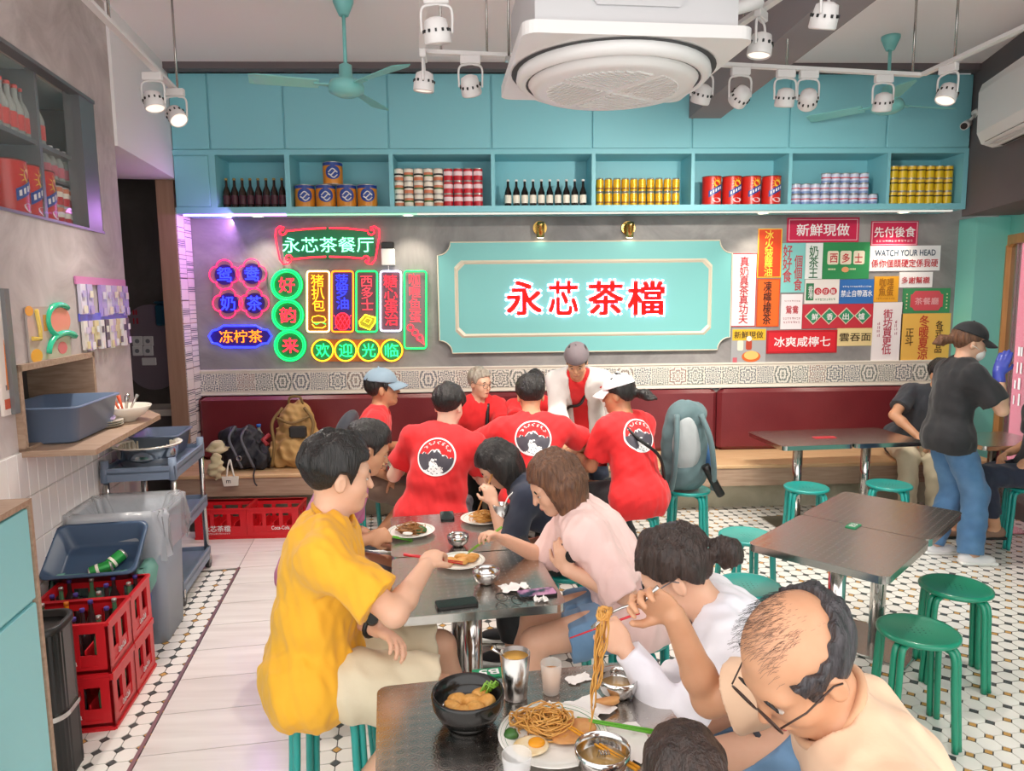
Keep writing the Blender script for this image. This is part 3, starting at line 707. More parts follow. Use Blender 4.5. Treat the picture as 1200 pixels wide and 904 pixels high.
# banner
S = Sign('neon_banner_sign', 'green neon banner sign with a red scroll frame, topmost on the wall', 384, 288)
S.panel([(330, 272), (356, 268), (384, 267), (412, 268), (438, 272), (440, 300), (412, 303), (384, 304), (356, 303), (332, 301)], B_green)
S.text('永芯茶餐厅', 384.5, 287, 106, 17.5, ('#8dffcb', 'mint'), 2.6, 0.0)
def curl(cx, cy, a0, turns, r0=4.5): return [(cx+r0*(1-0.6*k/10)*math.cos(a0+turns*k/10), cy+r0*(1-0.6*k/10)*math.sin(a0+turns*k/10)) for k in range(11)]
S.tube('tube', [(382, 267.5), (360, 268.5), (336, 271)]+curl(331, 271.5, 0.3, 5), RED, closed=False); S.tube('tube', [(386, 267.5), (408, 268), (431, 270.5)]+curl(435.5, 271.5, 2.8, -5), RED, closed=False)
S.tube('tube', [(382, 301), (362, 302), (342, 304)]+curl(338, 303, -0.3, -5), RED, closed=False); S.tube('tube', [(386, 301), (406, 301.5), (424, 303)]+curl(429.5, 304, 3.4, 5), RED, closed=False)
S.tube('tube', [(333, 267), (328, 265.5), (323.5, 269), (323, 277), (325, 290), (328, 304), (332, 309.5), (338, 309), (341, 306)], RED, closed=False); S.tube('tube', [(434, 267), (439, 265.5), (444.5, 269), (444.5, 278), (442, 292), (440, 304), (436, 309.5), (431, 309), (428, 306)], RED, closed=False)
# four-petal flower sign
S = Sign('neon_flower_sign', 'pink four-leaf neon sign with blue characters at the far left', 281, 338)
S.panel([(263+0, 305), (279, 308), (296, 304), (313, 318), (312, 332), (316, 352), (308, 368), (296, 373), (282, 368), (266, 372), (250, 364), (248, 350), (249, 336), (246, 320), (252, 308)], B_smoke, 0.006)
for (cx_, cy_, ch, a) in ((263, 322, '鸳', 0), (295, 321, '鸯', 0), (267, 355.5, '奶', 0), (298, 355.5, '茶', 0)):
    S.tube('tube', [(cx_+(12.2+5.2*abs(math.cos(2*t))**0.55)*math.cos(t), cy_+(12.2+5.2*abs(math.cos(2*t))**0.55)*math.sin(t)) for t in [2*PI*k/64 for k in range(64)]], PINK, 0.005)
    S.panel(pc(cx_, cy_, 12), B_blue, 0.004, 0.015, 'petal'); S.text(ch, cx_, cy_, 17, 17, BLUE, 3.5, 0.012)
# blue plaque
S = Sign('neon_plaque_sign', 'blue-outlined neon plaque with orange characters under the flower sign', 281, 395)
S.panel([(249, 387), (262, 383), (300, 383), (314, 388), (317, 394), (314, 401), (300, 406), (260, 406), (249, 402), (246, 394)], B_blue, 0.006)
pq = [(245, 394), (249, 388), (256, 386), (262, 382), (300, 382), (307, 386), (314, 387), (318.5, 394), (314, 402), (307, 403), (300, 407), (262, 407), (255, 403), (249, 402)]
S.tube('tube', pq, BLUE, 0.009, e=3.5); S.text('冻柠茶', 282, 394.5, 50, 15, ORANGE, 3, 0.004)
# three green rings
S = Sign('neon_rings_sign', 'three stacked green neon rings with red characters', 337.5, 370)
for (cx_, cy_, ch) in ((336, 334, '好'), (337.3, 369.5, '韵'), (340, 405, '来')):
    S.panel(pc(cx_, cy_, 19.5), B_green, 0.008); S.tube('tube', pc(cx_, cy_, 17.8), GREEN, 0.009, e=2.6); S.tube('tube', pc(cx_, cy_, 15.3), GREEN, 0.005, e=2.6); S.text(ch, cx_, cy_, 19, 18, RED, 3.2, 0.016)
# vertical boxes
def vbox(name, label, x0, y0, x1, y1, fcol, backing, txt, tcol, tx, ty, tw, th, off=0.004):
    s = Sign(name, label, (x0+x1)/2, (y0+y1)/2); s.panel(prr(x0, y0, x1, y1), backing, 0.006); s.tube('tube', prr(x0+1, y0+1, x1-1, y1-1), fcol, 0.0075, e=3.0)
    s.text(txt, tx, ty, tw, th, tcol, 1.3 if tcol in (ROSE, RED) else 2.2, off); return s
s = vbox('neon_box_sign', 'warm-white framed neon box with orange characters above a burger', 359, 317, 387, 390, WARMW, B_or, '猪\n扒\n包', YEL, 372.5, 343.5, 15, 43)
s.tube('burger', [(365.5, 375), (366.5, 371.5), (373, 370), (380, 371.5), (382, 375), (380, 377.5), (374, 378), (367, 378)], YEL, 0.004); s.tube('burger', [(366, 377), (371, 380.5), (376, 377.5), (382, 380)], GREEN, 0.004, False); s.tube('burger', [(366, 380), (369, 384), (378, 384.5), (382, 382)], YEL, 0.004, False)
s = vbox('neon_box_sign', 'orange-framed neon box with blue characters above a red bun', 388, 317, 415, 390, ORANGE, B_blue, '菠\n罗\n油', BLUE, 401, 342, 15, 41, 0.004)
s.panel(pc(401.5, 377, 8.5, 20, 10), mat('backing_red', '#a02434', 0.4), 0.005, 0.016, 'bun'); s.tube('bun', pc(401.5, 377, 8.5, 20, 10), RED, 0.004)
for q in (-5, 0, 5): s.tube('bun', [(401.5+q-5, 369.5), (401.5+q+4, 385)], RED, 0.003, False); s.tube('bun', [(401.5+q+5, 369.5), (401.5+q-4, 385)], RED, 0.003, False)
s = vbox('neon_box_sign', 'green-framed neon box with rose characters above yellow toast', 416.5, 317, 443, 390, GREEN, B_rose, '西\n多\n士', ROSE, 430, 343.5, 14, 40, 0.0)
s.panel([(421, 378), (428, 369.5), (440, 372.5), (439, 377), (434, 386), (424, 382.5)], mat('toast', '#a89a1e', 0.4), 0.005, 0.014, 'toast'); s.tube('toast', [(421, 377), (428, 369), (440, 372.5), (439.5, 378), (433.5, 386.5), (422, 382)], LEMON, 0.0055); s.tube('toast', [(426, 377), (430, 372.5), (435.5, 374.5), (432, 380)], LEMON, 0.003)
s = vbox('neon_box_sign', 'white-framed neon box with bold red characters', 445, 317, 471, 389, COOL, B_rose, '糖\n心\n蛋\n治', RED, 458, 352, 16, 60, 0.004)
s = vbox('neon_box_sign', 'tall green-framed neon box with rose characters above a skewer', 473, 317, 500.5, 409.5, GREEN, mat('backing_mix', '#7d6f72', 0.3), '咖\n喱\n鱼\n蛋', ROSE, 486, 349.5, 14, 58, 0.0)
for (a, b) in ((481, 384), (486.5, 390), (492, 396)): s.tube('skewer', pc(a, b, 3.6, 14), RED, 0.004)
s.tube('skewer', [(489, 397), (497.5, 404.5), (494.5, 393)], ROSE, 0.004, False)
# welcome rings
S = Sign('neon_welcome_sign', 'row of four yellow neon rings with green characters', 418, 411)
S.panel(prr(364, 398, 473, 424, 12, 6), mat('backing_amber', '#a8641c', 0.4), 0.005)
for (cx_, ch) in ((378, '欢'), (405, '迎'), (432, '光'), (459, '临')):
    S.tube('tube', pc(cx_, 410.7, 12.6), YEL, 0.006, e=2.8); S.panel(pc(cx_, 410.7, 11.5), B_green, 0.004, 0.014, 'disc'); S.text(ch, cx_, 410.7, 16, 16, ('#20f080', 'springgreen'), 2.6, 0.004)
# adapter box
x0, z1 = wxz(446.5, 284); x1, z0 = wxz(463, 311); ad = thing('adapter_box', 'white wall adapter box with a black top beside the neon banner', 'electrical box', ((x0+x1)/2, YB, z0))
MB().bbox((-(x1-x0)/2, -0.06, 0), ((x1-x0)/2, 0, (z1-z0)*0.72), 0.006).build('body', M_whiteP, ad); MB().bbox((-(x1-x0)/2+0.004, -0.065, (z1-z0)*0.72), ((x1-x0)/2-0.004, 0, z1-z0), 0.006).build('top', M_black, ad)
MB().tube([(0, -0.03, 0), (0.0, -0.03, -0.04), (0.01, -0.02, -0.06)], 0.004, 6).build('cable', M_whiteP, ad)
# light each neon group throws is its own emission
# ================================================================== main signboard
sb = thing('signboard', 'large aqua signboard with scalloped corners and backlit red characters', 'sign', (wxz(685, 350)[0], YB, wxz(685, 414)[1]))
so = sb.location.copy()
def W2(px, py): x, z = wxz(px, py); return (x-so.x, z-so.z)
(xa, za), (xb, zb) = W2(514.5, 413.5), W2(856, 283)
xa = W2(514, 350)[0]; xb = W2(856, 350)[0]; za = W2(685, 412)[1]; zb = W2(685, 283)[1]
def scallop(x0, x1, z0, z1, r, n=8):
    out = []
    for (cx_, cz_, a0) in ((x1, z0, 180), (x1, z1, 270), (x0, z1, 0), (x0, z0, 90)):
        arc = [(cx_+r*math.cos(math.radians(a0-90*k/n)), cz_+r*math.sin(math.radians(a0-90*k/n))) for k in range(n+1)]
        out += arc
    return out
M_aqua = mat('aqua_board', '#78bfbd', 0.5)
M_gilt = mat('champagne_trim', '#ddd2bd', 0.35)
pl = scallop(xa, xb, za, zb, 0.115)
MB().prism(pl, 0.01, 0.045, WALLM).build('board', M_aqua, sb)
MB().tube([(x, -0.045, z) for x, z in pl], 0.006, 6, True).build('edge_trim', M_gilt, sb)
i0, k1 = W2(534, 396); i1, k0 = W2(834.5, 303); q = 0.06
def octo(d): return [(i0+d+q, k1+d), (i1-d-q, k1+d), (i1-d, k1+d+q), (i1-d, k0-d-q), (i1-d-q, k0-d), (i0+d+q, k0-d), (i0+d, k0-d-q), (i0+d, k1+d+q)]
oo, ii = octo(0), octo(0.034); fm = MB()
vs = [(x, -0.045, z) for x, z in oo]+[(x, -0.058, z) for x, z in [(a[0]*0.5+b[0]*0.5, a[1]*0.5+b[1]*0.5) for a, b in zip(oo, ii)]]+[(x, -0.045, z) for x, z in ii]
fm.add(vs, [(k, (k+1) % 8, 8+(k+1) % 8, 8+k) for k in range(8)]+[(8+k, 8+(k+1) % 8, 16+(k+1) % 8, 16+k) for k in range(8)]); fm.build('frame_moulding', M_gilt, sb)
M_redlet = mat('red_letter', '#e0322e', 0.35, emit=0.55, ecol='#ff3a34'); M_halo = neon('halo', '#cfe4ff', 2.6)
for (a, b, ch) in ((592, 636, '永'), (641, 678, '芯'), (687, 731, '茶'), (733, 779, '檔')):
    px = (a+b)/2; x, z = W2(px, 349.5); w = (b-a)*PXM
    c = lettering(ch, w*0.97, 41*PXM, M_redlet, sb, Matrix.Translation((x, -0.066, z)) @ WALLM, 'character', 0.042, 0.05, 0.02)
    h_ = lettering(ch, w*1.07, 45.5*PXM, M_halo, c, Matrix.Translation((x, -0.052, z)) @ WALLM, 'halo', 0.115, 0.05, 0.006)
# brass wall spots
M_brass = mat('brass', '#c8a45c', 0.25, metal=1.0)
for i, px in enumerate((633, 737)):
    x, z = wxz(px, 269, YB-0.05); t = thing('wall_spotlight', ['brass wall spotlight above the left part of the aqua signboard', 'brass wall spotlight above the right part of the aqua signboard'][i], 'wall lamp', (x, YB, z), 0, 'brass wall spotlights')
    MB().cyl((0, 0, 0.015), (0, -0.025, 0.015), 0.062, n=24).build('wall_plate', M_brass, t)
    MB().cyl((0, -0.02, 0.02), (0, -0.08, -0.005), 0.014, n=10).build('arm', M_brass, t)
    MB().lathe([(0.03, 0.07), (0.034, 0.05), (0.036, -0.06), (0.033, -0.06), (0.03, -0.055)], 18, Matrix.Translation((0, -0.1, -0.01)) @ Matrix.Rotation(0.35, 4, 'X')).build('shade', M_brass, t)
    MB().cyl((0, -0.1+0.02, -0.066), (0, -0.1+0.022, -0.07), 0.03, n=14).build('lens', neon('down', '#fff0d0', 8), t)
# ================================================================== posters on the right of the back wall
def poster(name, label, x0, y0, x1, y1, col, texts, border=None, bw=2, group='posters on the concrete wall', thick=0.008):
    X0, _ = wxz((x0), (y0+y1)/2, YB-0.01); X1, _ = wxz(x1, (y0+y1)/2, YB-0.01); Z0 = wxz((x0+x1)/2, y1, YB-0.01)[1]; Z1 = wxz((x0+x1)/2, y0, YB-0.01)[1]
    t = thing(name, label, 'poster', ((X0+X1)/2, YB, Z0), 0, group); w = X1-X0; h = Z1-Z0; sx = w/(x1-x0); sz = h/(y1-y0)
    MB().box((-w/2, -thick, 0), (w/2, 0, h)).build('sheet', mat('paper_'+col.strip('#'), col, 0.5), t)
    if border:
        b = MB(); i0 = bw[0]*sx if isinstance(bw, tuple) else 0; ww = (bw[1] if isinstance(bw, tuple) else bw)*sx
        for (a0, b0, a1, b1) in ((-w/2+i0, i0, w/2-i0, i0+ww), (-w/2+i0, h-i0-ww, w/2-i0, h-i0), (-w/2+i0, i0+ww, -w/2+i0+ww, h-i0-ww), (w/2-i0-ww, i0+ww, w/2-i0, h-i0-ww)): b.box((a0, -thick-0.002, b0), (a1, -thick, b1))
        b.build('border', mat('paper_'+border.strip('#'), border, 0.5), t)
    def at(px, py, e=0.003): return Matrix.Translation(((px-(x0+x1)/2)*sx, -thick-e, (y1-py)*sz)) @ WALLM
    for (body, cx_, cy_, tw, th, tc) in texts:
        if body[0] == '~': fineprint(tw*sx, th*sz, mat('ink_'+tc.strip('#'), tc, 0.5), t, at(cx_, cy_), int(body[2:]), vertical=body[1] == 'v', seed=int(cx_)); continue
        lettering(body, tw*sx, th*sz, mat('ink_'+tc.strip('#'), tc, 0.5), t, at(cx_, cy_), 'lettering', 0.018)
    def shape(poly, c, e=0.002, nm='print'):
        M = at((x0+x1)/2, (y0+y1)/2, e); q = [((a-(x0+x1)/2)*sx, ((y0+y1)/2-b)*sz) for a, b in poly]
        ar = sum(q[i][0]*q[(i+1) % len(q)][1]-q[(i+1) % len(q)][0]*q[i][1] for i in range(len(q)))
        if ar < 0: q = q[::-1]
        MB().prism(q, 0, 0.0012, M).build(nm, mat('ink_'+c.strip('#'), c, 0.5), t)
    return shape
def vert(s): return '\n'.join(s)
R_ = '#c4232f'

poster('wall_poster', 'tall white poster with a red border and red vertical characters', 857, 297, 886.5, 383, '#f4efee', [(vert('真奶真茶真功夫'), 871.7, 340, 11, 79, R_)], R_, 1)
poster('wall_poster', 'red-orange poster with yellow vertical characters and yellow edge', 888, 268, 916, 325.5, '#e2481c', [(vert('冰火菠蘿油'), 901, 297, 10, 54, '#f6d94a')], '#f0c23a', 1)
poster('wall_poster', 'orange poster with black brush characters below the yellow-edged one', 887, 327, 913.5, 383, '#ee6a22', [(vert('凍檸檬茶'), 899, 355, 9.5, 51, '#3a1c14')], '#d84a14', 1)
poster('wall_poster', 'teal poster with red characters in two columns', 916, 285, 943.5, 343, '#86cfcb', [(vert('好好食'), 922.5, 309, 11, 44, '#c4404a'), (vert('個個食'), 935.5, 320, 10, 42, '#c4404a')])
poster('wall_poster', 'narrow white poster with green vertical characters', 943.5, 285, 964, 327, '#eef0ee', [(vert('奶茶王'), 953.5, 307, 11, 38, '#2e6e44')])
sh = poster('wall_poster', 'green poster with three red characters on cream tiles', 964.5, 284, 1019, 327, '#2f9055', [], None)
for cx_, ch in ((976, '西'), (991, '多'), (1006.5, '士')): sh(rrect(13, 16, 2, 3, cx_, 302), '#efe3cb')
sh(pc(991, 316, 4.4, 16, 3.2), '#e8a070')
for k_ in range(12): sh([(969+k_*1.5+(14.5 if k_ > 5 else 0)+2, 314.5), (970+k_*1.5+(14.5 if k_ > 5 else 0)+2, 314.5), (970+k_*1.5+(14.5 if k_ > 5 else 0)+2, 316.5), (969+k_*1.5+(14.5 if k_ > 5 else 0)+2, 316.5)], '#d8e0b8')
_t = [o for o in bpy.data.objects if o.get('label', '').startswith('green poster with three')][0]
_sx = PXM
for cx_, ch in ((976, '西'), (991, '多'), (1006.5, '士')): lettering(ch, 9.5*PXM, 11*PXM, mat('ink_c4232f', R_, 0.5), _t, Matrix.Translation(((cx_-991.75)*PXM, -0.0125, (327-302)*PXM)) @ WALLM, 'lettering', 0.02)
poster('wall_poster', 'wide crimson poster with white dotted frame at the top', 922.5, 255, 1007, 284, '#cf1f4e', [('新鮮現做', 964.5, 269.5, 62, 14.5, '#f6f0f0')], '#f0b8c4', (2, 0.8))
poster('wall_poster', 'crimson poster with white characters over a thin line, upper right', 1021, 259, 1076, 288, '#cc2350', [('先付後食', 1048.5, 272, 48, 12.5, '#f6f0f0'), ('~h12', 1048.5, 282.5, 44, 2.6, '#f3d5db')], '#f0b8c4', (1, 0.8))
poster('wall_poster', 'white WATCH YOUR HEAD notice with red brush characters', 1019.5, 288, 1102, 317.5, '#f3f1f2', [('WATCH YOUR HEAD', 1060.5, 296.3, 71, 7.2, '#24405c'), ('係你個頭硬定係我硬', 1060.5, 308.5, 78, 9.5, R_)])
poster('wall_poster', 'small white poster with red characters under the head notice', 1054.5, 319, 1093, 337, '#f2eff0', [('多謝幫襯', 1073, 328.5, 33, 8, R_)])
sh = poster('wall_poster', 'white noodle poster with a green tab and red round characters', 943.5, 327.5, 983.5, 356, '#efe8e2', [], None)
sh([(944.5, 332), (953.5, 332), (953.5, 352), (944.5, 352)], '#2e7a4e')
for k_, cx_ in enumerate((958.5, 967.5, 976.5)): sh(pc(cx_, 341.5, 4.2, 16), R_)
_t = [o for o in bpy.data.objects if o.get('label', '').startswith('white noodle poster')][0]
for ch, cx_ in (('公', 958.5), ('仔', 967.5), ('麵', 976.5)): lettering(ch, 5.4*PXM, 5.6*PXM, M_white, _t, Matrix.Translation(((cx_-963.5)*PXM, -0.0125, (356-341.5)*PXM)) @ WALLM, 'lettering', 0.01)
lettering('香\n港', 6*PXM, 15*PXM, M_white, _t, Matrix.Translation(((949-963.5)*PXM, -0.0125, (356-342)*PXM)) @ WALLM, 'lettering', 0.01)
fineprint(25*PXM, 2.6*PXM, mat('ink_2e7a4e', '#2e7a4e', 0.5), _t, Matrix.Translation(((967.5-963.5)*PXM, -0.0125, (356-351)*PXM)) @ WALLM, 9)
poster('wall_poster', 'blue poster with white characters forbidding outside drinks', 984, 327.5, 1024, 356, '#2f6cb4', [('禁止自帶酒水', 1004, 344, 37, 8, '#eef2f6'), ('~h16', 1004, 336, 34, 2.2, '#dfe8f2')])
poster('wall_poster', 'small amber poster with faint brown characters', 1024.5, 324, 1053, 354, '#e8a62e', [('咖哩\n魚蛋', 1038.5, 336.5, 17, 21, '#a56a1c'), ('~h12', 1038.5, 350, 22, 2, '#a56a1c')])
sh = poster('wall_poster', 'green ticket-shaped poster with a red cartouche', 1058, 338, 1113.5, 367, '#3f8f5c', [('茶餐廳', 1086, 353, 28, 8.5, '#f0b0b4')], None)
_t = [o for o in bpy.data.objects if o.get('label', '').startswith('green ticket')][0]
sh([(1072, 341), (1100, 341), (1103, 345), (1105, 345), (1105, 360), (1103, 360), (1100, 364), (1072, 364), (1069, 360), (1067, 360), (1067, 345), (1069, 345)], '#d5525c', 0.001)
for k_ in range(5):
    for x_ in (1062.5, 1109.5): sh(pc(x_, 345+k_*4, 0.9, 8), '#e8d9a8')
poster('wall_poster', 'pale pink poster with red characters above fine print', 915.5, 345, 940, 386, '#efe3e6', [('鴛鴦', 928, 363, 15, 9.5, '#c4404a'), ('~h9', 928, 353, 19, 1.6, '#a07a80'), ('~h8', 928, 373.5, 21, 2.4, '#a05a60'), ('~h7', 928, 378, 20, 2.4, '#a05a60')])
sh = poster('wall_poster', 'red poster with four green diamonds holding white characters', 940.5, 356.5, 1023, 385, '#c22f3e', [], None)
_t = [o for o in bpy.data.objects if o.get('label', '').startswith('red poster with four')][0]
for cx_, ch in ((953, '鮮'), (971.5, '香'), (991.5, '出'), (1011, '爐')):
    sh([(cx_-10, 370.5), (cx_, 360.5), (cx_+10, 370.5), (cx_, 380.5)], '#e0cdb8', 0.001); sh([(cx_-8.6, 370.5), (cx_, 362), (cx_+8.6, 370.5), (cx_, 379)], '#2f8a60', 0.003)
    lettering(ch, 8*PXM, 8*PXM, M_white, _t, Matrix.Translation(((cx_-981.75)*PXM, -0.0135, (385-370.5)*PXM)) @ WALLM, 'lettering', 0.02)
poster('wall_poster', 'wide red poster with white brush characters at the bottom', 898.5, 387, 981, 414, '#d61f2c', [('冰爽咸檸七', 940, 400.5, 66, 12, '#f6f0f0')], '#b51824', 2)
poster('wall_poster', 'cream poster with large brown seal characters', 981, 384.5, 1022, 405.5, '#e6cf96', [('雲吞面', 1002, 395.3, 37, 9.5, '#4a3a22')])
poster('wall_poster', 'tall pale poster with crimson vertical characters, side notes in small print', 1022.5, 354.5, 1057, 423.5, '#f1e9e9', [(vert('街坊買更低'), 1039.5, 389, 11, 53, '#b8304a'), ('~v4', 1029, 386, 3.4, 18, '#b8808c'), ('~v4', 1049.5, 384, 3.4, 18, '#b8808c')])
poster('wall_poster', 'tall yellow poster with red and black vertical brush characters', 1055, 367.5, 1113, 424, '#eebb58', [(vert('冬暖夏涼'), 1082, 395.5, 12, 52, '#c4402e'), (vert('正斗'), 1065.5, 395, 9.5, 20, '#4a3018'), (vert('各式飲品'), 1100, 395, 9, 38, '#4a3018')])
sh = poster('wall_poster', 'illustrated food poster with a yellow title and an orange plate', 857, 384.5, 897.5, 426, '#a7a6a8', [('新鮮現做', 877, 392.5, 34, 8.5, '#3a2a14')], None)
sh([(858, 386), (897, 386), (897, 399), (858, 399)], '#e8b82c', 0.001); sh(pc(880.5, 418, 11, 20, 6.5), '#d8662a'); sh(pc(880.5, 416.5, 8.5, 20, 5.2), '#f0c070', 0.004)
sh(rrect(7, 11, 2, 3, 877.5, 404.5), '#b8442c', 0.003); sh(rrect(7, 12, 2, 3, 867.5, 405), '#e8dcc8', 0.003); sh(pc(877.5, 397, 3.2, 14), '#f0e8dc', 0.005); sh([(859, 419), (864, 419), (864, 425), (859, 425)], '#c4606a', 0.003)
# ================================================================== long bench under the tile band
bench = thing('wall_bench', 'long wall bench with burgundy padded back and pale wood seat', 'bench', (0.9, 6.0, 0))
BO = Vector((0.9, 6.0, 0)); BX0, BX1 = -2.565, 4.34
M_leather = mat('burgundy_leather', '#6b2329', 0.32, col2='#762b30', vscale=3, bump=0.12, bscale=90)
def bbx(mb, x0, y0, z0, x1, y1, z1, r=0): return (mb.bbox if r else mb.box)((x0-BO.x, y0-BO.y, z0), (x1-BO.x, y1-BO.y, z1), *([r] if r else []))
bbx(MB(), BX0, 6.02, 0, BX1, YB-0.01, 0.25).build('plinth', M_conc_base, bench)
bbx(MB(), BX0, 5.80, 0.25, BX1, 5.83, 0.402).build('fascia', M_wood_grey, bench)
bbx(MB(), BX0, 5.83, 0.25, BX1, YB-0.01, 0.40).build('seat_box', M_wood_grey, bench)
bbx(MB(), BX0, 5.79, 0.40, BX1, YB-0.01, 0.432, 0.006).build('seat_board', M_wood, bench)
xs = [BX0, -0.36, atY(841, 490, 6.36).x, BX1]
for i in range(3): bbx(MB(), xs[i]+0.004, 6.37, 0.432, xs[i+1]-0.004, YB-0.03, 1.005, 0.035).build('back_cushion', M_leather, bench)
# ================================================================== left wall: display case
case = thing('display_case', 'glazed grey display case set into the upper left wall', 'cabinet', ML @ Vector((0.75, winZ0, -0.2)))
M_case = mat('grey_metal', '#77787a', 0.4, metal=0.3)
cl = case.location
def LM(): return Matrix.Translation(-cl) @ ML
aD = onplane(47, 160, ML, -0.06)[0]; zS = onplane(47, 168, ML, -0.06)[1]
b = MB(); a0, a1 = winA0, winA1; aX = a1; a1 = wa1-0.06
b.box((a0, winZ0, -0.52), (a1, winZ1, -0.50), LM()); b.box((a0, winZ0-0.02, -0.52), (a1, winZ0+0.012, -T), LM()); b.box((a0, winZ1-0.01, -0.52), (a1, winZ1+0.02, -T), LM()); b.box((a1, winZ0, -0.52), (a1+0.02, winZ1, -T), LM()); b.box((a0-0.02, winZ0, -0.52), (a0, winZ1, -T), LM())
b.build('carcass', mat('case_inside', '#9aa8a6', 0.5), case)
MB().box((a0, zS-0.012, -0.5), (a1, zS+0.012, -0.07), LM()).build('shelf', M_case, case)
z2 = winZ0+0.26
MB().box((aD, z2-0.008, -0.5), (a1, z2+0.008, -0.1), LM()).build('shelf', M_case, case)
MB().box((aD-0.015, winZ0, -0.5), (aD+0.015, winZ1, -0.06), LM()).build('divider', M_case, case)
a1 = aX; fb = MB(); w = 0.21
la_ = bpy.data.lights.new('case_light', 'AREA'); la_.shape = 'RECTANGLE'; la_.size = 1.2; la_.size_y = 0.05; la_.energy = 12; la_.color = (1, 0.96, 0.9); lo_ = bpy.data.objects.new('case_light', la_); COL.objects.link(lo_); lo_.parent = case; lo_.matrix_world = ML @ Matrix.Translation((0.8, winZ1-0.015, -0.14)) @ Matrix.Rotation(-PI/2, 4, 'X') @ Matrix.Rotation(PI, 4, 'X') @ Matrix.Rotation(PI, 4, 'X')
fb.box((a1-w, winZ0, -0.09), (a1+0.0, winZ1, -0.003), LM()); fb.box((a0, winZ0-0.0, -0.06), (a1, winZ0+0.015, 0.006), LM()); fb.box((a0, winZ1-0.02, -0.06), (a1, winZ1, 0.006), LM())
fb.build('frame', M_case, case)
MB().box((a0, winZ0+0.015, -0.05), (a1-w, winZ1-0.02, -0.046), LM()).build('pane', mat('case_glass', '#dfeceb', 0.03, alpha=0.05), case)
def inwall(a, z, c): return ML @ Vector((a, z, c))
RW = math.atan2(ML[1][0], ML[0][0])-PI/2+PI/2     # rotation that turns a front (-y) towards the room
RZL = math.atan2((ML.to_3x3() @ Vector((0, 0, 1))).y, (ML.to_3x3() @ Vector((0, 0, 1))).x)+PI/2
ta_ = [onplane(q, 215, ML, -0.16)[0] for q in (7, 24, 41)]
for i, a in enumerate(ta_): redtin(inwall(a, winZ0+0.012, -0.16), ['red malt tin with a sun, leftmost in the glazed left wall case', 'red malt tin with a sun, middle of three in the glazed wall case', 'red malt tin with a sun, nearest the divider in the wall case'][i], 1.15, RZL, 'red malt tins in the glazed case')
M_clear = mat('clear_bottle', '#dfe4dc', 0.05, alpha=0.45); M_pinkcap = mat('coral_cap', '#d8554f', 0.4)
me = bottle_mesh('bottle', 0.26, 0.036, M_pinkcap, M_pinkcap, M_clear)
for i in range(7):
    for r2 in range(2):
        tag(link('bottle', me, None, inwall(onplane(-6, 150, ML, -0.13)[0]+i*0.075, zS+0.012, -0.13-0.1*r2)), f'clear bottle with coral band, {ORD[i]} of the {["front", "back"][r2]} row on the upper case shelf', 'bottle', 'clear bottles in the glazed case')
me = bottle_mesh('bottle', 0.19, 0.03, M_whiteP, mat('rose_label', '#c96a78', 0.4), M_clear)
cA0 = onplane(58, 230, ML, -0.12)[0]; cA1 = onplane(103, 255, ML, -0.12)[0]; nC = 7; cs_ = max(0.07, (min(cA1, wa1-0.12)-cA0)/(nC-1)); print('case', aD, cA0, cA1, wa1)
for i in range(nC):
    tag(link('bottle', me, None, inwall(cA0+i*cs_, z2+0.008, -0.13)), f'small rose-labelled bottle, {ORD[i]} from the divider on the middle case shelf', 'bottle', 'rose-labelled bottles in the glazed case')
me = band_can('a', 0.034, 0.112, [(0, 0.45, 0), (0.45, 0.75, 2), (0.75, 1, 3)], 1).mesh('can', [M_redl, M_tinlid, M_cream, M_orl])
for j in range(2):
    for i in range(nC):
        tag(link('can', me, None, inwall(cA0+i*cs_, winZ0+0.012+j*0.1125, -0.12)), f'white and red can, {ORD[i]} from the divider in {["bottom", "top"][j]} row of the wall case', 'can', 'white and red cans in the glazed case')
# ---- serving hatch with ledge
hatch = thing('serving_hatch', 'wood-framed serving hatch with a ledge in the left wall', 'hatch', inwall((hA0+hA1)/2, hZ0, 0))
hl = hatch.location
def HM(): return Matrix.Translation(-hl) @ ML
b = MB(); f_ = 0.03
for (q0, q1, r0, r1) in ((hA0, hA0+f_, hZ0, hZ1), (hA1-f_, hA1, hZ0, hZ1), (hA0, hA1, hZ1-f_, hZ1), (hA0, hA1, hZ0-0.005, hZ0+0.02)): b.box((q0, r0, -0.32), (q1, r1, 0.03), HM())
b.build('frame', M_wood_grey, hatch)
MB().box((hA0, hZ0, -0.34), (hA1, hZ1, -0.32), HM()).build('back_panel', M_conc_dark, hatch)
lp = [atZ(26, 531, 1.165), atZ(112, 528, 1.165)]
la = MLi @ atZ(27, 531, 1.165); lb_ = MLi @ atZ(112, 527, 1.165); lc = MLi @ atZ(188, 486, 1.165)
led = [(hA0, 0.0), (lb_.x, lb_.z), (min(lc.x, wa1), max(lc.z, 0.10)), (wa1, 0.0)]
print('ledge', la, lb_, lc, hA0, hA1)
LED = Matrix(((1, 0, 0, 0), (0, 0, 1, 0), (0, 1, 0, 0), (0, 0, 0, 1)))     # (a, c, b) -> (a, b, c)
q = MB(); vs = [HM() @ Vector((a, 1.138, c)) for a, c in led]+[HM() @ Vector((a, 1.165, c)) for a, c in led]
q.add(vs, [(0, 1, 2, 3), (7, 6, 5, 4)]+[(k, 4+k, 4+(k+1) % 4, (k+1) % 4) for k in range(4)]); q.build('ledge', M_wood_grey, hatch)
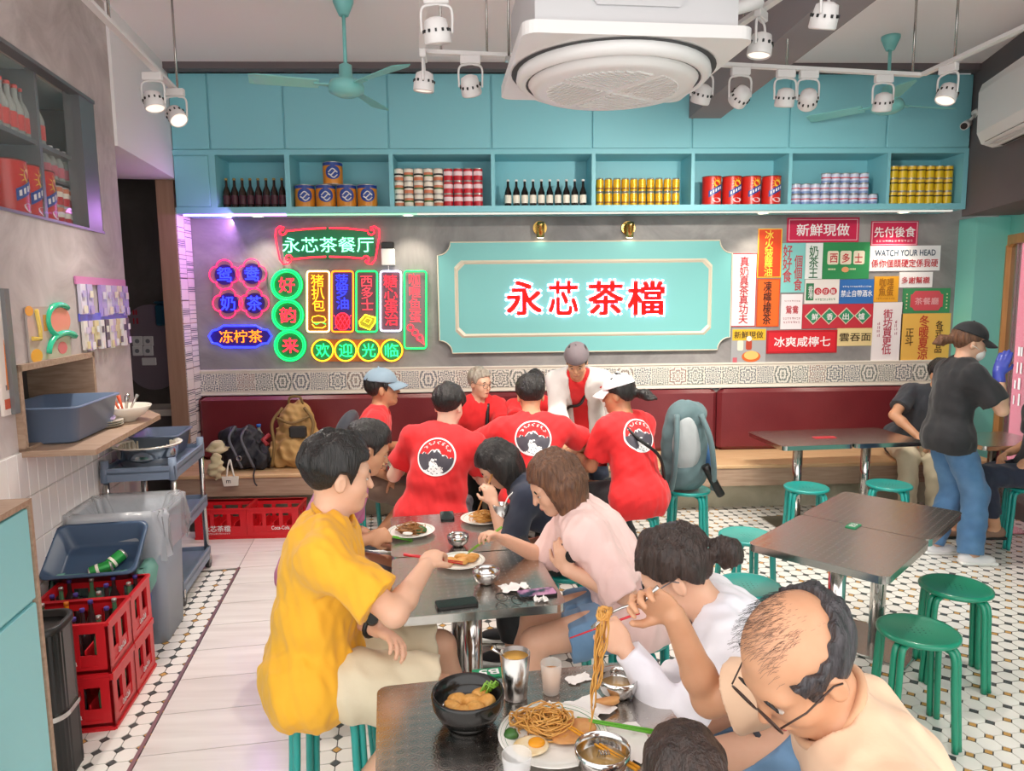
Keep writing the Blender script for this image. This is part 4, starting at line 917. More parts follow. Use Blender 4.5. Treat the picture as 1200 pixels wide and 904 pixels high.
# tub: open rounded rectangular tray
def tub_mesh(name, w, d, h, mt, flare=0.025, rim=0.012, th=0.006):
    prof = [(0.0, 0.0, 'b')]; mb = MB(); n = 5
    def ring(e, z): return [(x, y, z) for x, y in rrect(w-2*flare+2*e, d-2*flare+2*e, 0.045, n)]
    rings = [ring(-0.02, 0.0), ring(0, 0.012), ring(flare, h-0.008), ring(flare+rim, h-0.008), ring(flare+rim, h), ring(flare-th, h), ring(-th, 0.016), ring(-0.03, 0.012)]
    N = len(rings[0]); vs = [p for r in rings for p in r]; fs = [tuple(range(N-1, -1, -1))]
    for j in range(len(rings)-1): fs += [(j*N+k, j*N+(k+1) % N, (j+1)*N+(k+1) % N, (j+1)*N+k) for k in range(N)]
    fs.append(tuple((len(rings)-1)*N+k for k in range(N))); mb.add(vs, fs, True); me = mb.mesh(name, mt)
    return me
M_tub = mat('slate_plastic', '#6b7d98', 0.35)
p = inwall((hA0+hA1)/2-0.03, 1.1655, 0.02); tb = link('tub', tub_mesh('tub', 0.56, 0.38, 0.185, M_tub), None, p, RZL)
tag(tb, 'large slate-grey dish tub on the serving hatch ledge', 'tub')
# bowl with utensils
p = atZ(159, 493, 1.166); p = ML @ Vector(((MLi @ p).x, 1.166, 0.19))
M_ceramic = mat('cream_ceramic', '#efe7d8', 0.2)
bw = thing('serving_bowl', 'wide cream bowl holding spoons and tongs at the ledge end', 'bowl', p)
MB().lathe([(0.055, 0), (0.06, 0.012), (0.1, 0.035), (0.135, 0.075), (0.142, 0.09), (0.136, 0.09), (0.125, 0.075), (0.09, 0.042), (0.0, 0.03)], 28).build('bowl', M_ceramic, bw)
for i, (dx, dy, c) in enumerate(((0.02, -0.02, 0), (-0.02, 0.0, 1), (0.04, 0.02, 0), (-0.03, -0.03, 1), (0.0, 0.03, 0))):
    MB().tube([(dx*0.5, dy*0.5, 0.05), (dx, dy, 0.1), (dx*1.6, dy*1.6, 0.15)], [0.006, 0.007, 0.012], 6).build('utensil', [M_steel, mat('coral_plastic', '#e0603c', 0.4)][c], bw)
for i in range(3):
    p2 = ML @ Vector(((MLi @ p).x-0.19, 1.166+i*0.012, 0.14))
    tag(MB().lathe([(0.06, 0), (0.095, 0.012), (0.1, 0.0145), (0.09, 0.013), (0.055, 0.005), (0, 0.005)], 24).build('saucer', M_ceramic, None, p2), f'small cream saucer, {["bottom", "middle", "top"][i]} of the stack of three on the ledge', 'saucer', 'saucers stacked on the ledge')
p2 = ML @ Vector(((MLi @ p).x-0.19, 1.166+0.0395, 0.14))
tag(MB().bbox((-0.06, -0.05, 0), (0.06, 0.05, 0.02), 0.008).build('napkin_pack', mat('violet_pack', '#c9b2d8', 0.4), None, p2, 0.4), 'small violet napkin packet on the saucer stack', 'packet')
# ---- things hung on the left wall
def wallpost(name, label, cat, px0, py0, px1, py1, th=0.006):
    a0, z1 = onplane(px0, py0, ML); a1, z0 = onplane(px1, py1, ML); t = thing(name, label, cat, inwall((a0+a1)/2, z0, 0.0))
    return t, a1-a0, z1-z0, Matrix.Translation(-t.location) @ ML @ Matrix.Translation(((a0+a1)/2, z0, 0))
t, w_, h_, M = wallpost('reflecting_poster', 'glossy acrylic poster above the hatch with painted-on reflections of green and coral neon', 'picture', 27, 360, 81, 418)
MB().box((-w_/2, 0, 0.002), (w_/2, h_, 0.012), M).build('sheet', mat('grey_gloss', '#b5aaa4', 0.15), t)
def wshape(poly, c, e, nm='print'): MB().prism([((x-0.5)*w_, y*h_) for x, y in poly], e, e+0.0015, M).build(nm, mat('gloss_'+c.strip('#'), c, 0.2), t)
def wtube(pts, c, r, closed=False): MB().tube([M @ Vector(((x-0.5)*w_, y*h_, 0.014)) for x, y in pts], r, 6, closed).build('painted_reflection', mat('gloss_'+c.strip('#'), c, 0.2), t)
wshape(circ(0.27, 20, 0.78, 0.73), '#e98a84', 0.012); wtube([(0.78+0.33*math.cos(a), 0.73+0.3*math.sin(a)) for a in [0.9+k*0.25 for k in range(15)]], '#35c99a', 0.016)  # neon reflections in the glossy sheet, painted on as discs and lines
wtube([(0.85+0.45*math.cos(a), 0.12+0.36*math.sin(a)) for a in [0.9+k*0.2 for k in range(12)]], '#35c99a', 0.018); wtube([(0.2, 0.95), (0.25, 0.6), (0.24, 0.42), (0.06, 0.44)], '#f0cc60', 0.012)
wshape(circ(0.13, 16, 0.14, 0.12), '#eba23c', 0.012); wshape(circ(0.09, 14, 0.06, 0.93), '#eba23c', 0.012); wshape(circ(0.12, 14, 0.78, 0.2), '#d25a78', 0.012); wshape([(0.36, 0.55), (0.44, 0.55), (0.44, 0.85), (0.36, 0.85)], '#c98d3a', 0.012)  # amber and rose spots of reflected neon, likewise painted on
t, w_, h_, M = wallpost('menu_poster', 'white poster with orange print cut by the left photo edge', 'poster', -14, 338, 10, 486)
MB().box((-w_/2, 0, 0.002), (w_/2, h_, 0.012), M).build('sheet', mat('gloss_f2e6de', '#f2e6de', 0.3), t); MB().box((w_/2, 0, 0.0), (w_/2+0.045, h_, 0.03), M).build('frame', M_case, t)
wshape([(0.3, 0.05), (0.98, 0.05), (0.98, 0.13), (0.3, 0.13)], '#d25a3a', 0.012); wshape([(0.75, 0.2), (0.95, 0.2), (0.95, 0.55), (0.88, 0.6)], '#e88a4c', 0.012); wshape([(0.6, 0.2), (0.8, 0.2), (0.8, 0.24), (0.6, 0.24)], '#8a8482', 0.012)
def rack(label, px0, py0, px1, py1, n, drop, cols, stripc, skip=()):
    a0, z1 = onplane(px0, py0, ML); a1, z0 = onplane(px1, py1, ML); zc = (z0+z1)/2; t = thing('hanging_packet_strip', label, 'packets', inwall((a0+a1)/2, zc, 0))
    M = Matrix.Translation(-t.location) @ ML @ Matrix.Translation(((a0+a1)/2, zc, 0)); w_ = a1-a0
    MB().box((-w_/2, -0.022, 0.002), (w_/2, 0.022, 0.012), M).build('header_strip', mat('strip_'+stripc.strip('#'), stripc, 0.35), t)
    for i in range(n):
        if i in skip: continue
        x = -w_/2+w_*(i+0.6)/n; c = cols[i % len(cols)]; dz = random.uniform(0.85, 1.0)*drop
        mb = MB(); mb.m(0).box((x-w_/n*0.4, -dz, 0.006), (x+w_/n*0.36, -0.02, 0.018+random.uniform(0, 0.012)), M); mb.m(1).box((x-w_/n*0.3, -dz*0.97, 0.03), (x+w_/n*0.25, -dz*0.75, 0.032), M); mb.m(2).box((x-w_/n*0.28, -dz*0.5, 0.03), (x+w_/n*0.2, -dz*0.3, 0.032), M)
        mb.build('packet', [mat('pk_'+c.strip('#'), c, 0.3), mat('pk_'+cols[(i+2) % len(cols)].strip('#'), cols[(i+2) % len(cols)], 0.3), mat('pk_'+cols[(i+1) % len(cols)].strip('#'), cols[(i+1) % len(cols)], 0.3)], t)
rack('upper strip of slim hanging packets beside the hall corner', 86, 326, 145, 334, 8, 0.22, ['#e6dff0', '#c7b8e6', '#f0e3d4', '#b8a2e0'], '#d884b8', (2,))
rack('lower strip of densely hung packets beside the hall corner', 91, 369, 147, 372, 10, 0.20, ['#efe9e2', '#d8c8e8', '#e8d6a8', '#f2eef0', '#5a4860'], '#6a6ae0')
# ================================================================== hall board, sockets, blue box
hb = thing('oval_board', 'dark mauve oval board with switch plates on the hall wall', 'board', (atY(178, 400, 6.73).x, 6.75, atY(178, 457, 6.73).z))
hw = 0.24; hz0 = 0; hz1 = atY(178, 357, 6.73).z-hb.location.z
st = [(hw*math.cos(a), hz1-hw+hw*math.sin(a)) for a in [PI*k/14 for k in range(15)]]+[(hw*math.cos(a), hw+hw*math.sin(a)) for a in [PI+PI*k/14 for k in range(15)]]
MB().prism(st, 0.0, 0.03, WALLM).build('panel', mat('mauve_board', '#7d6f78', 0.5), hb)
for (px, py) in ((160.5, 400), (173, 400), (160.5, 411.5), (173, 411.5)):
    q_ = atY(px, py, 6.7)-hb.location; s_ = MB().bbox((q_.x-0.045, -0.045, q_.z-0.045), (q_.x+0.045, -0.03, q_.z+0.045), 0.004).build('socket', M_whiteP, hb); MB().cyl((q_.x, -0.045, q_.z), (q_.x, -0.05, q_.z), 0.02, n=12).build('knob', M_greyP, s_)
q_ = atY(174, 424, 6.7)-hb.location; MB().bbox((q_.x-0.065, -0.045, q_.z-0.035), (q_.x+0.065, -0.03, q_.z+0.035), 0.004).build('switch_plate', M_whiteP, hb)
fineprint(0.06, 0.15, mat('ink_red', '#b52a34', 0.5), hb, Matrix.Translation((atY(157, 372, 6.7).x-hb.location.x, -0.034, atY(157, 372, 6.7).z-hb.location.z)) @ WALLM, 2, 'red_sign', True)
q_ = atY(194, 368, 6.70); bxh = thing('blue_wall_box', 'dark blue lidded box beside the oval board', 'box', (q_.x, 6.75, q_.z-0.11)); MB().bbox((-0.075, -0.11, 0), (0.075, -0.032, 0.2), 0.015).build('body', mat('navy_teal_plastic', '#1e5468', 0.4), bxh); MB().bbox((-0.08, -0.115, 0.2), (0.08, -0.03, 0.225), 0.01).build('lid', MATS['navy_teal_plastic'], bxh); MB().box((-0.05, -0.032, 0.02), (0.05, 0, 0.18)).build('bracket', M_steel, bxh)
hc = thing('hall_counter', 'pale counter at the end of the dark hall', 'counter', (-3.2, 6.5, 0)); MB().box((-0.55, -0.12, 0), (0.45, 0.24, 0.84)).build('body', M_conc_dark, hc); MB().bbox((-0.56, -0.14, 0.84), (0.46, 0.24, 0.90), 0.008).build('top', mat('pale_stone', '#d8d0c0', 0.3), hc)
# ================================================================== trolley, bins, crates, cabinet along the left wall
tr = MLi @ Vector((-1.93, 4.88, 0)); tl = MLi @ Vector((-1.81, 4.2, 0))
ta1 = tr.x; ta0 = tl.x; tc1 = 0.44; tc0 = 0.03
trol = thing('utility_trolley', 'grey three-tier utility trolley with steel posts and casters', 'trolley', inwall((ta0+ta1)/2, 0, 0.24)); tl_ = trol.location
TM = Matrix.Translation(-tl_) @ ML
M_trol = mat('trolley_plastic', '#7c8ba0', 0.4)
for z in (0.86, 0.50, 0.13):
    b = MB(); b.box((ta0, z-0.012, tc0), (ta1, z, tc1), TM)
    for (q0, q1, r0, r1) in ((ta0, ta1, tc0, tc0+0.015), (ta0, ta1, tc1-0.015, tc1), (ta0, ta0+0.015, tc0, tc1), (ta1-0.015, ta1, tc0, tc1)): b.box((q0, z-0.055, r0), (q1, z+0.025, r1), TM)
    b.build('tray', M_trol, trol)
for a in (ta0+0.02, ta1-0.02):
    for c in (tc0+0.02, tc1-0.02):
        MB().cyl(TM @ Vector((a, 0.10, c)), TM @ Vector((a, 0.86, c)), 0.017, n=12).build('post', M_steel, trol)
        MB().cyl(TM @ Vector((a, 0.80, c)), TM @ Vector((a, 0.93, c)), 0.026, 0.022, n=12).build('post_cap', M_trol, trol)
        cs = MB().box((a-0.018, 0.06, c-0.022), (a+0.018, 0.11, c+0.022), TM).build('caster_fork', M_steel, trol)
        MB().cyl(TM @ Vector((a+0.02, 0.045, c-0.014)), TM @ Vector((a+0.02, 0.045, c+0.014)), 0.045, n=18).build('wheel', M_black, cs); MB().cyl(TM @ Vector((a+0.02, 0.045, c-0.016)), TM @ Vector((a+0.02, 0.045, c+0.016)), 0.016, n=12).build('hub', M_greyP, cs)
# colander and tub on it
c_ = inwall(ta0+0.20, 0.8605, 0.235); colr = thing('colander', 'large steel colander with ribbed white inside on the trolley', 'colander', c_)
MB().lathe([(0.12, 0), (0.15, 0.01), (0.165, 0.06), (0.175, 0.115), (0.197, 0.125), (0.197, 0.129), (0.172, 0.126), (0.158, 0.05), (0.14, 0.018), (0, 0.012)], 32).build('bowl', M_chrome, colr)
MB().lathe([(0.190, 0.126), (0.198, 0.131), (0.19, 0.135), (0.168, 0.13), (0.155, 0.06), (0.14, 0.03), (0, 0.025)], 32, cap=False).build('liner', M_ceramic, colr)
rb = MB().box((-0.003, 0.14, 0.045), (0.003, 0.159, 0.127)).mesh('rib', mat('liner_rib', '#c8bfae', 0.4))
for k in range(30): link('rib', rb, colr, (0, 0, 0), 2*PI*k/30)
tag(link('tub', tub_mesh('tub', 0.36, 0.28, 0.15, mat('slate_plastic_dark', '#5c6a80', 0.35)), None, inwall(ta1-0.2, 0.8605, 0.235), RZL), 'smaller slate-grey tub behind the colander on the trolley', 'tub')
# big grey bin with clear bag
g0 = MLi @ Vector((-1.69, 3.89, 0)); ga = g0.x
gb = thing('waste_bin', 'tall grey waste bin lined with a clear plastic bag', 'bin', inwall(ga, 0, 0.26)); GM = Matrix.Translation(-gb.location) @ ML
def taper(mb, a0, a1, c0, c1, z0, z1, fl=0.03, r=0.05, M=None, n=5):
    rings = []
    for (z, e) in ((z0, 0), (z1, fl), (z1, fl-0.012), (z0+0.03, -0.012)):
        rings.append([M @ Vector((x, z, y)) for x, y in rrect(a1-a0+2*e, c1-c0+2*e, r, n, (a0+a1)/2, (c0+c1)/2)])
    N = len(rings[0]); vs = [p for q in rings for p in q]; fs = [tuple(range(N))]
    for j in range(3): fs += [(j*N+k, (j+1)*N+k, (j+1)*N+(k+1) % N, j*N+(k+1) % N) for k in range(N)]
    fs.append(tuple(3*N+k for k in range(N-1, -1, -1))); return mb.add(vs, fs, True)
M_binG = mat('grey_bin', '#8d95a0', 0.5)
taper(MB(), ga-0.13, ga+0.22, 0.05, 0.47, 0.0, 0.72, 0.025, 0.05, GM).build('body', M_binG, gb)
M_bag = mat('clear_bag', '#dfe2e6', 0.15, alpha=0.42, bump=0.8, bscale=25)
bg_ = MB(); N = 40; rings = []
for (z, e, am) in ((0.50, 0.045, 0.02), (0.60, 0.05, 0.022), (0.72, 0.045, 0.012), (0.755, 0.04, 0.012), (0.74, 0.0, 0.015), (0.6, -0.04, 0.02)):
    base = rrect(0.35+2*e, 0.42+2*e, 0.06, 9, ga+0.045, 0.26)
    rings.append([GM @ Vector((x+random.uniform(-am, am), z+random.uniform(-am, am)*1.3*(0 if z > 0.7 else 1), y+random.uniform(-am, am))) for x, y in base])
N = len(rings[0]); bg_.add([p for q in rings for p in q], [(j*N+k, (j+1)*N+k, (j+1)*N+(k+1) % N, j*N+(k+1) % N) for j in range(5) for k in range(N)], True); bg_.build('bag', M_bag, gb)
# blue bin with green bag and slate tub on top
ba = (MLi @ Vector((-1.9, 3.63, 0))).x
bb_ = thing('waste_bin', 'low blue waste bin with a green bag behind the crates', 'bin', inwall(ba, 0, 0.22)); GM = Matrix.Translation(-bb_.location) @ ML
taper(MB(), ba-0.08, ba+0.09, 0.05, 0.40, 0.0, 0.48, 0.02, 0.03, GM).build('body', mat('blue_bin', '#2f5f9e', 0.45), bb_)
bg_ = MB(); rings = []
for (z, e, am) in ((0.36, 0.05, 0.015), (0.44, 0.055, 0.015), (0.505, 0.04, 0.008), (0.49, 0.0, 0.01)):
    rings.append([GM @ Vector((x+random.uniform(-am, am), z+random.uniform(-am, am), y+random.uniform(-am, am))) for x, y in rrect(0.17+2*e, 0.35+2*e, 0.03, 7, ba+0.005, 0.225)])
N = len(rings[0]); bg_.add([p for q in rings for p in q], [(j*N+k, (j+1)*N+k, (j+1)*N+(k+1) % N, j*N+(k+1) % N) for j in range(3) for k in range(N)], True); bg_.build('bag', mat('green_bag', '#7fb8a8', 0.2, alpha=0.75, bump=0.8, bscale=25), bb_)
tt = link('tub', tub_mesh('tub', 0.42, 0.30, 0.13, mat('navy_tub', '#3d536e', 0.35)), None); tb_c = inwall(ba-0.03, 0.52, 0.225)
tt.matrix_world = Matrix.Translation(tb_c) @ Matrix.Rotation(-math.atan(0.138)*-1, 4, 'Z') @ Matrix.Rotation(0.62, 4, 'X') @ Matrix.Translation((0, 0, 0.0)); tag(tt, 'dark blue tub tilted forward on the blue bin', 'tub')
for i, (dx, dy) in enumerate(((0.02, -0.055), (0.09, -0.03))):
    cn = link('crushed_can', drinkcan(0.031, 0.11, [(0, 0.3, 0), (0.3, 0.45, 2), (0.45, 1, 0)], [mat('green_can', '#2f9a48', 0.25, metal=0.3), M_tinlid, M_cream]), None)
    cn.matrix_world = tt.matrix_world @ Matrix.Translation((dx-0.05, dy-0.03, 0.045)) @ Matrix.Rotation(0.4+i*0.5, 4, 'Z') @ Matrix.Rotation(PI/2, 4, 'Y'); tag(cn, ['green drink can lying in the tilted tub, the left one', 'green drink can lying in the tilted tub, the right one'][i], 'can', 'green cans in the tilted tub')
# crates
M_crate = mat('red_crate', '#d01f28', 0.35)
CW, CD, CH = 0.40, 0.272, 0.245
def make_crate():
    b = MB(); t_ = 0.012; ox_, oy_ = CW/2, CD/2
    b.box((-ox_, -oy_, 0.02), (ox_, oy_, 0.035))
    def side(p0, p1, win):     # wall with window openings, p along the side
        (x0, y0), (x1, y1) = p0, p1; L = math.hypot(x1-x0, y1-y0); dx, dy = (x1-x0)/L, (y1-y0)/L; nx, ny = -dy, dx
        M = Matrix(((dx, nx, 0, x0), (dy, ny, 0, y0), (0, 0, 1, 0), (0, 0, 0, 1)))
        b.box((0, 0, 0), (L, t_, 0.05), M); b.box((0, 0, CH-0.045), (L, t_, CH), M); b.box((0, -0.006, CH-0.014), (L, t_, CH), M); b.box((0, -0.006, 0), (L, t_, 0.014), M)
        xs_ = [0.0]+[v for w in win for v in w]+[L]
        for k in range(0, len(xs_), 2): b.box((xs_[k], 0, 0.05), (xs_[k+1], t_, CH-0.045), M)
        for w in win: b.box((w[0], t_*0.3, 0.05), (w[1], t_*0.7, 0.10), M)
    side((-ox_, -oy_), (ox_, -oy_), [(0.05, 0.12), (0.15, 0.25), (0.28, 0.35)]); side((ox_, -oy_), (ox_, oy_), [(0.05, 0.11), (0.15, 0.222)])
    side((ox_, oy_), (-ox_, oy_), [(0.05, 0.12), (0.15, 0.25), (0.28, 0.35)]); side((-ox_, oy_), (-ox_, -oy_), [(0.05, 0.11), (0.15, 0.222)])
    for k in range(1, 4): b.box((-ox_+CW*k/4-0.003, -oy_+t_, 0.035), (-ox_+CW*k/4+0.003, oy_-t_, 0.12))
    return b.mesh('body', M_crate)
cm = make_crate()
def crate(label, loc, rz, grp='red drink crates'):
    t = thing('drink_crate', label, 'crate', loc, rz, grp); link('body', cm, t)
    for (M, w_) in ((Matrix.Translation((0, -CD/2-0.002, 0.075)) @ WALLM, 0.2), (Matrix.Translation((CW/2+0.002, 0, 0.075)) @ Matrix.Rotation(PI/2, 4, 'Z') @ WALLM, 0.13)): lettering('Coca-Cola', w_*0.7, 0.028, M_white, t, M, 'lettering', 0.008)
    return t
M_cokeglass = mat('cola_glass', '#3a2a2c', 0.06); M_greeng = mat('green_glass', '#4d7a5a', 0.08); M_orangeg = mat('orange_soda', '#e08a1e', 0.1); M_violetcap = mat('violet_cap', '#4a3a8a', 0.4)
bms = [bottle_mesh('bottle', 0.225, 0.026, M_violetcap, M_cokeglass, M_cokeglass), bottle_mesh('bottle', 0.225, 0.026, M_tinlid, M_greeng, M_greeng), bottle_mesh('bottle', 0.225, 0.026, mat('orange_cap', '#e07a1e', 0.4), M_orangeg, M_orangeg)]
BN = ['dark cola bottle', 'pale green glass bottle', 'orange soda bottle']
rzc = math.atan2(ML[1][0], ML[0][0])-PI/2
ca = [(MLi @ Vector((-1.63, 2.96, 0))).x+CD/2+0.002, (MLi @ Vector((-1.63, 2.96, 0))).x+CD*1.5+0.01]; cc = (MLi @ Vector((-1.63, 2.96, 0))).z-CW/2
names = [['red crate with white script, bottom of the near stack', 'red bottle crate on top of the near stack'], ['red crate at the bottom of the stack nearer the bins', 'red bottle crate on top of the stack nearer the bins']]
for s_ in range(2):
    for l_ in range(2):
        loc = inwall(ca[s_], l_*(CH+0.0005), cc); crate(names[s_][l_], loc, rzc)
        R_2 = Matrix.Translation(loc) @ Matrix.Rotation(rzc, 4, 'Z')
        for iy in range(3):
            for ix in range(4):
                if l_ == 0 and (iy > 0 or s_ == 1) and ix < 3: continue
                if (ix*7+iy*3+s_*5) % 11 == 4: continue
                kd = (0 if (ix+iy*2+s_) % 3 else 1) if s_ else [1, 2, 0, 1, 2, 1, 0, 0, 1, 2, 0, 1][(iy*4+ix) % 12]
                p_ = R_2 @ Vector((-CW/2+CW*(ix+0.5)/4, -CD/2+CD*(iy+0.5)/3, 0.0355))
                o = link('bottle', bms[kd], None, p_)
                tag(o, f'{BN[kd]}, {["front", "middle", "rear"][iy]} row {ORD[ix]} from wall in {["lower", "upper"][l_]} {["near", "rear"][s_]} crate', 'bottle', 'bottles in the red crates')
# crates under the bench
for i, (px, lab) in enumerate(((273, 'red crate with white characters under the bench, left of two'), (330, 'red crate under the bench, right of two'))):
    p_ = atZ(px, 620, 0); t = thing('drink_crate', lab, 'crate', (p_.x, 5.60, 0), 0, 'red drink crates'); o = link('body', cm, t)
    lettering('永芯茶檔' if i == 0 else 'Coca-Cola', 0.21 if i == 0 else 0.14, 0.05 if i == 0 else 0.03, M_white, t, Matrix.Translation((-0.03 if i == 0 else 0.06, -CD/2-0.003, 0.085)) @ WALLM, 'lettering', 0.012)
    if i == 0: fineprint(0.2, 0.012, M_white, t, Matrix.Translation((-0.03, -CD/2-0.003, 0.045)) @ WALLM, 14)
# black pedal bin
pb_ = (MLi @ Vector((-1.66, 2.74, 0))); pbn = thing('pedal_bin', 'black ribbed pedal bin with a silver band in front of the crates', 'bin', inwall(pb_.x-0.03, 0, pb_.z-0.17), rzc)
pr = rrect(0.36, 0.22, 0.07, 8)
def ribbed(z0, z1, amp=0.004): return [(x*(1+amp*8*(k % 2)*0.25), y*(1+amp*8*(k % 2)*0.25)) for k, (x, y) in enumerate(pr)]
MB().prism([(x*(1+0.012*(k % 2)), y*(1+0.012*(k % 2))) for k, (x, y) in enumerate(rrect(0.35, 0.21, 0.07, 12))], 0.0, 0.255).build('base', mat('black_rubber', '#1d1d1e', 0.45), pbn)
MB().prism(rrect(0.366, 0.226, 0.07, 8), 0.255, 0.275).build('band', M_chrome, pbn)
MB().prism([(x*(1+0.012*(k % 2)), y*(1+0.012*(k % 2))) for k, (x, y) in enumerate(rrect(0.35, 0.21, 0.07, 12))], 0.275, 0.60).build('body', mat('black_gloss', '#141414', 0.25), pbn)
rm = MB(); vs = []; P1 = rrect(0.362, 0.222, 0.07, 8); P2 = rrect(0.33, 0.19, 0.06, 8); n_ = len(P1)
rm.add([(x, y, 0.60) for x, y in P1]+[(x, y, 0.625) for x, y in P1]+[(x, y, 0.625) for x, y in P2]+[(x*0.98, y*0.98, 0.56) for x, y in P2], [(j*n_+k, j*n_+(k+1) % n_, (j+1)*n_+(k+1) % n_, (j+1)*n_+k) for j in range(3) for k in range(n_)]+[tuple(3*n_+k for k in range(n_))], True); rm.build('rim', M_black, pbn)
MB().bbox((-0.15, -0.118, 0.30), (-0.05, -0.104, 0.58), 0.004).build('front_panel', M_whiteP, pbn); MB().bbox((-0.06, -0.16, 0.0), (0.06, -0.10, 0.025), 0.006).build('pedal', M_chrome, pbn)
# teal side cabinet in the left foreground
k0 = MLi @ Vector((-1.60, 2.5, 0)); sc_ = thing('side_cabinet', 'pale teal side cabinet with wood edging at the left photo edge', 'cabinet', inwall(k0.x-0.7, 0, k0.z/2)); SM = Matrix.Translation(-sc_.location) @ ML
M_paleteal = mat('pale_teal_laminate', '#8fd0d6', 0.4)
MB().box((k0.x-1.4, 0.0, 0.02), (k0.x-0.02, 1.15, k0.z-0.02), SM).build('body', M_paleteal, sc_)
MB().box((k0.x-0.02, 0.0, 0.02), (k0.x, 1.17, k0.z), SM).build('end_panel', M_wood_grey, sc_); MB().box((k0.x-1.4, 1.15, 0.02), (k0.x-0.02, 1.17, k0.z), SM).build('top', M_wood_grey, sc_)
for (z0, z1) in ((0.05, 0.80), (0.815, 1.14)): MB().bbox((k0.x-0.72, z0, k0.z-0.02), (k0.x-0.03, z1, k0.z-0.002), 0.003, SM).build('door', M_paleteal, sc_)
# ================================================================== ceiling equipment
ac = thing('ceiling_air_conditioner', 'white ceiling cassette air conditioner with a round swirl grille', 'air conditioner', (0.61, 3.42, 2.88), math.radians(4))
M_acw = mat('ac_white', '#e9e7e6', 0.4); M_acbody = mat('ac_casing', '#cfcfd1', 0.5, metal=0.2)
MB().prism(rrect(0.95, 0.95, 0.06), 0.0, 0.05).build('panel', M_acw, ac)
MB().box((-0.42, -0.42, 0.05), (0.42, 0.42, 0.40)).build('casing', M_acbody, ac)
MB().prism([(-0.17, 0.03), (0.17, 0.03), (0.23, 0.10), (0.30, 0.10), (0.30, 0.2), (-0.30, 0.2), (-0.30, 0.10), (-0.23, 0.10)], 0.0, 0.012, Matrix.Translation((0, -0.42, 0.1)) @ WALLM).build('embossing', M_acbody, ac)
MB().lathe([(0.44, 0.0), (0.445, -0.03), (0.42, -0.055), (0.40, -0.05), (0.40, -0.01)], 48, cap=False).build('grille_ring', M_acw, ac)
MB().lathe([(0.436, -0.003), (0.466, -0.003)], 48, cap=False).build('vent_slot', mat('vent_dark', '#3a3a3c', 0.6), ac)
MB().lathe([(0.388, -0.046), (0.402, -0.05)], 48, cap=False).build('vent_slot', MATS['vent_dark'], ac)
MB().lathe([(0.39, -0.045), (0.37, -0.075), (0.33, -0.08), (0, -0.08)], 48, cap=False).build('cover', M_acw, ac)
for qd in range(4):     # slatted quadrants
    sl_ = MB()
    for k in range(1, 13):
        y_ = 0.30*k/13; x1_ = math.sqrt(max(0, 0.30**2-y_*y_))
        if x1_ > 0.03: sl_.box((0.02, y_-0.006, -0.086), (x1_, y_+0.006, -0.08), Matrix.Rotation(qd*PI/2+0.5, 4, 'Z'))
    sl_.build('slats', mat('ac_slat_grey', ['#e4e2e0', '#d3d1cf'][qd % 2], 0.5), ac)  # slats a little greyer than the panel
for (x, y) in ((-0.36, -0.4), (0.36, -0.4), (-0.36, 0.4), (0.36, 0.4)): MB().cyl((x*1.2, y*1.1, 0.2), (x*1.2, y*1.1, CEIL-2.88), 0.007, n=6).build('hanger_rod', M_steel, ac); MB().box((x*1.0, y*1.1-0.02, 0.18), (x*1.25, y*1.1+0.02, 0.2)).build('hanger_bracket', M_steel, ac) if True else None
MB().tube([(0.42, -0.2, 0.2), (0.6, -0.2, 0.25), (0.7, 0.1, 0.5), (0.7, 0.2, CEIL-2.88)], 0.03, 8).build('pipe', M_acw, ac)
# fans
M_fan = mat('fan_teal', '#7fc7c4', 0.35)
def fan(label, loc, rz, drop):
    t = thing('ceiling_fan', label, 'ceiling fan', loc, rz, 'teal ceiling fans')
    MB().lathe([(0.012, 0.0), (0.012, drop-0.06)], 10).build('rod', M_fan, t); MB().lathe([(0.03, drop-0.10), (0.065, drop-0.02), (0.065, drop)], 20).build('canopy', M_fan, t)
    MB().lathe([(0, -0.075), (0.06, -0.07), (0.11, -0.045), (0.115, -0.01), (0.10, 0.02), (0.045, 0.035), (0.04, 0.12), (0.02, 0.13)], 24).build('motor', M_fan, t)
    bl = MB(); bl.box((0.09, -0.022, -0.012), (0.2, 0.022, -0.004)); n = 10; vs = []
    for k in range(n+1):
        x = 0.17+0.42*k/n; w_ = 0.045+0.02*k/n if k < n else 0.045
        vs += [(x, -w_, -0.02), (x, w_, 0.004), (x, w_, 0.010), (x, -w_, -0.014)]
    fs = [(j*4+k, (j+1)*4+k, (j+1)*4+(k+1) % 4, j*4+(k+1) % 4) for j in range(n) for k in range(4)]+[(3, 2, 1, 0), (n*4, n*4+1, n*4+2, n*4+3)]
    bl.add(vs, fs); me = bl.mesh('blade', M_fan)
    for k in range(3): link('blade', me, t, (0, 0, 0), k*2*PI/3)
    return t
fan('teal three-blade ceiling fan left of the air conditioner', (-0.86, 4.8, 3.22), math.radians(195), CEIL-3.22)
fan('teal three-blade ceiling fan right of the beam', (3.03, 5.4, 3.26), math.radians(12), CEIL-3.26)
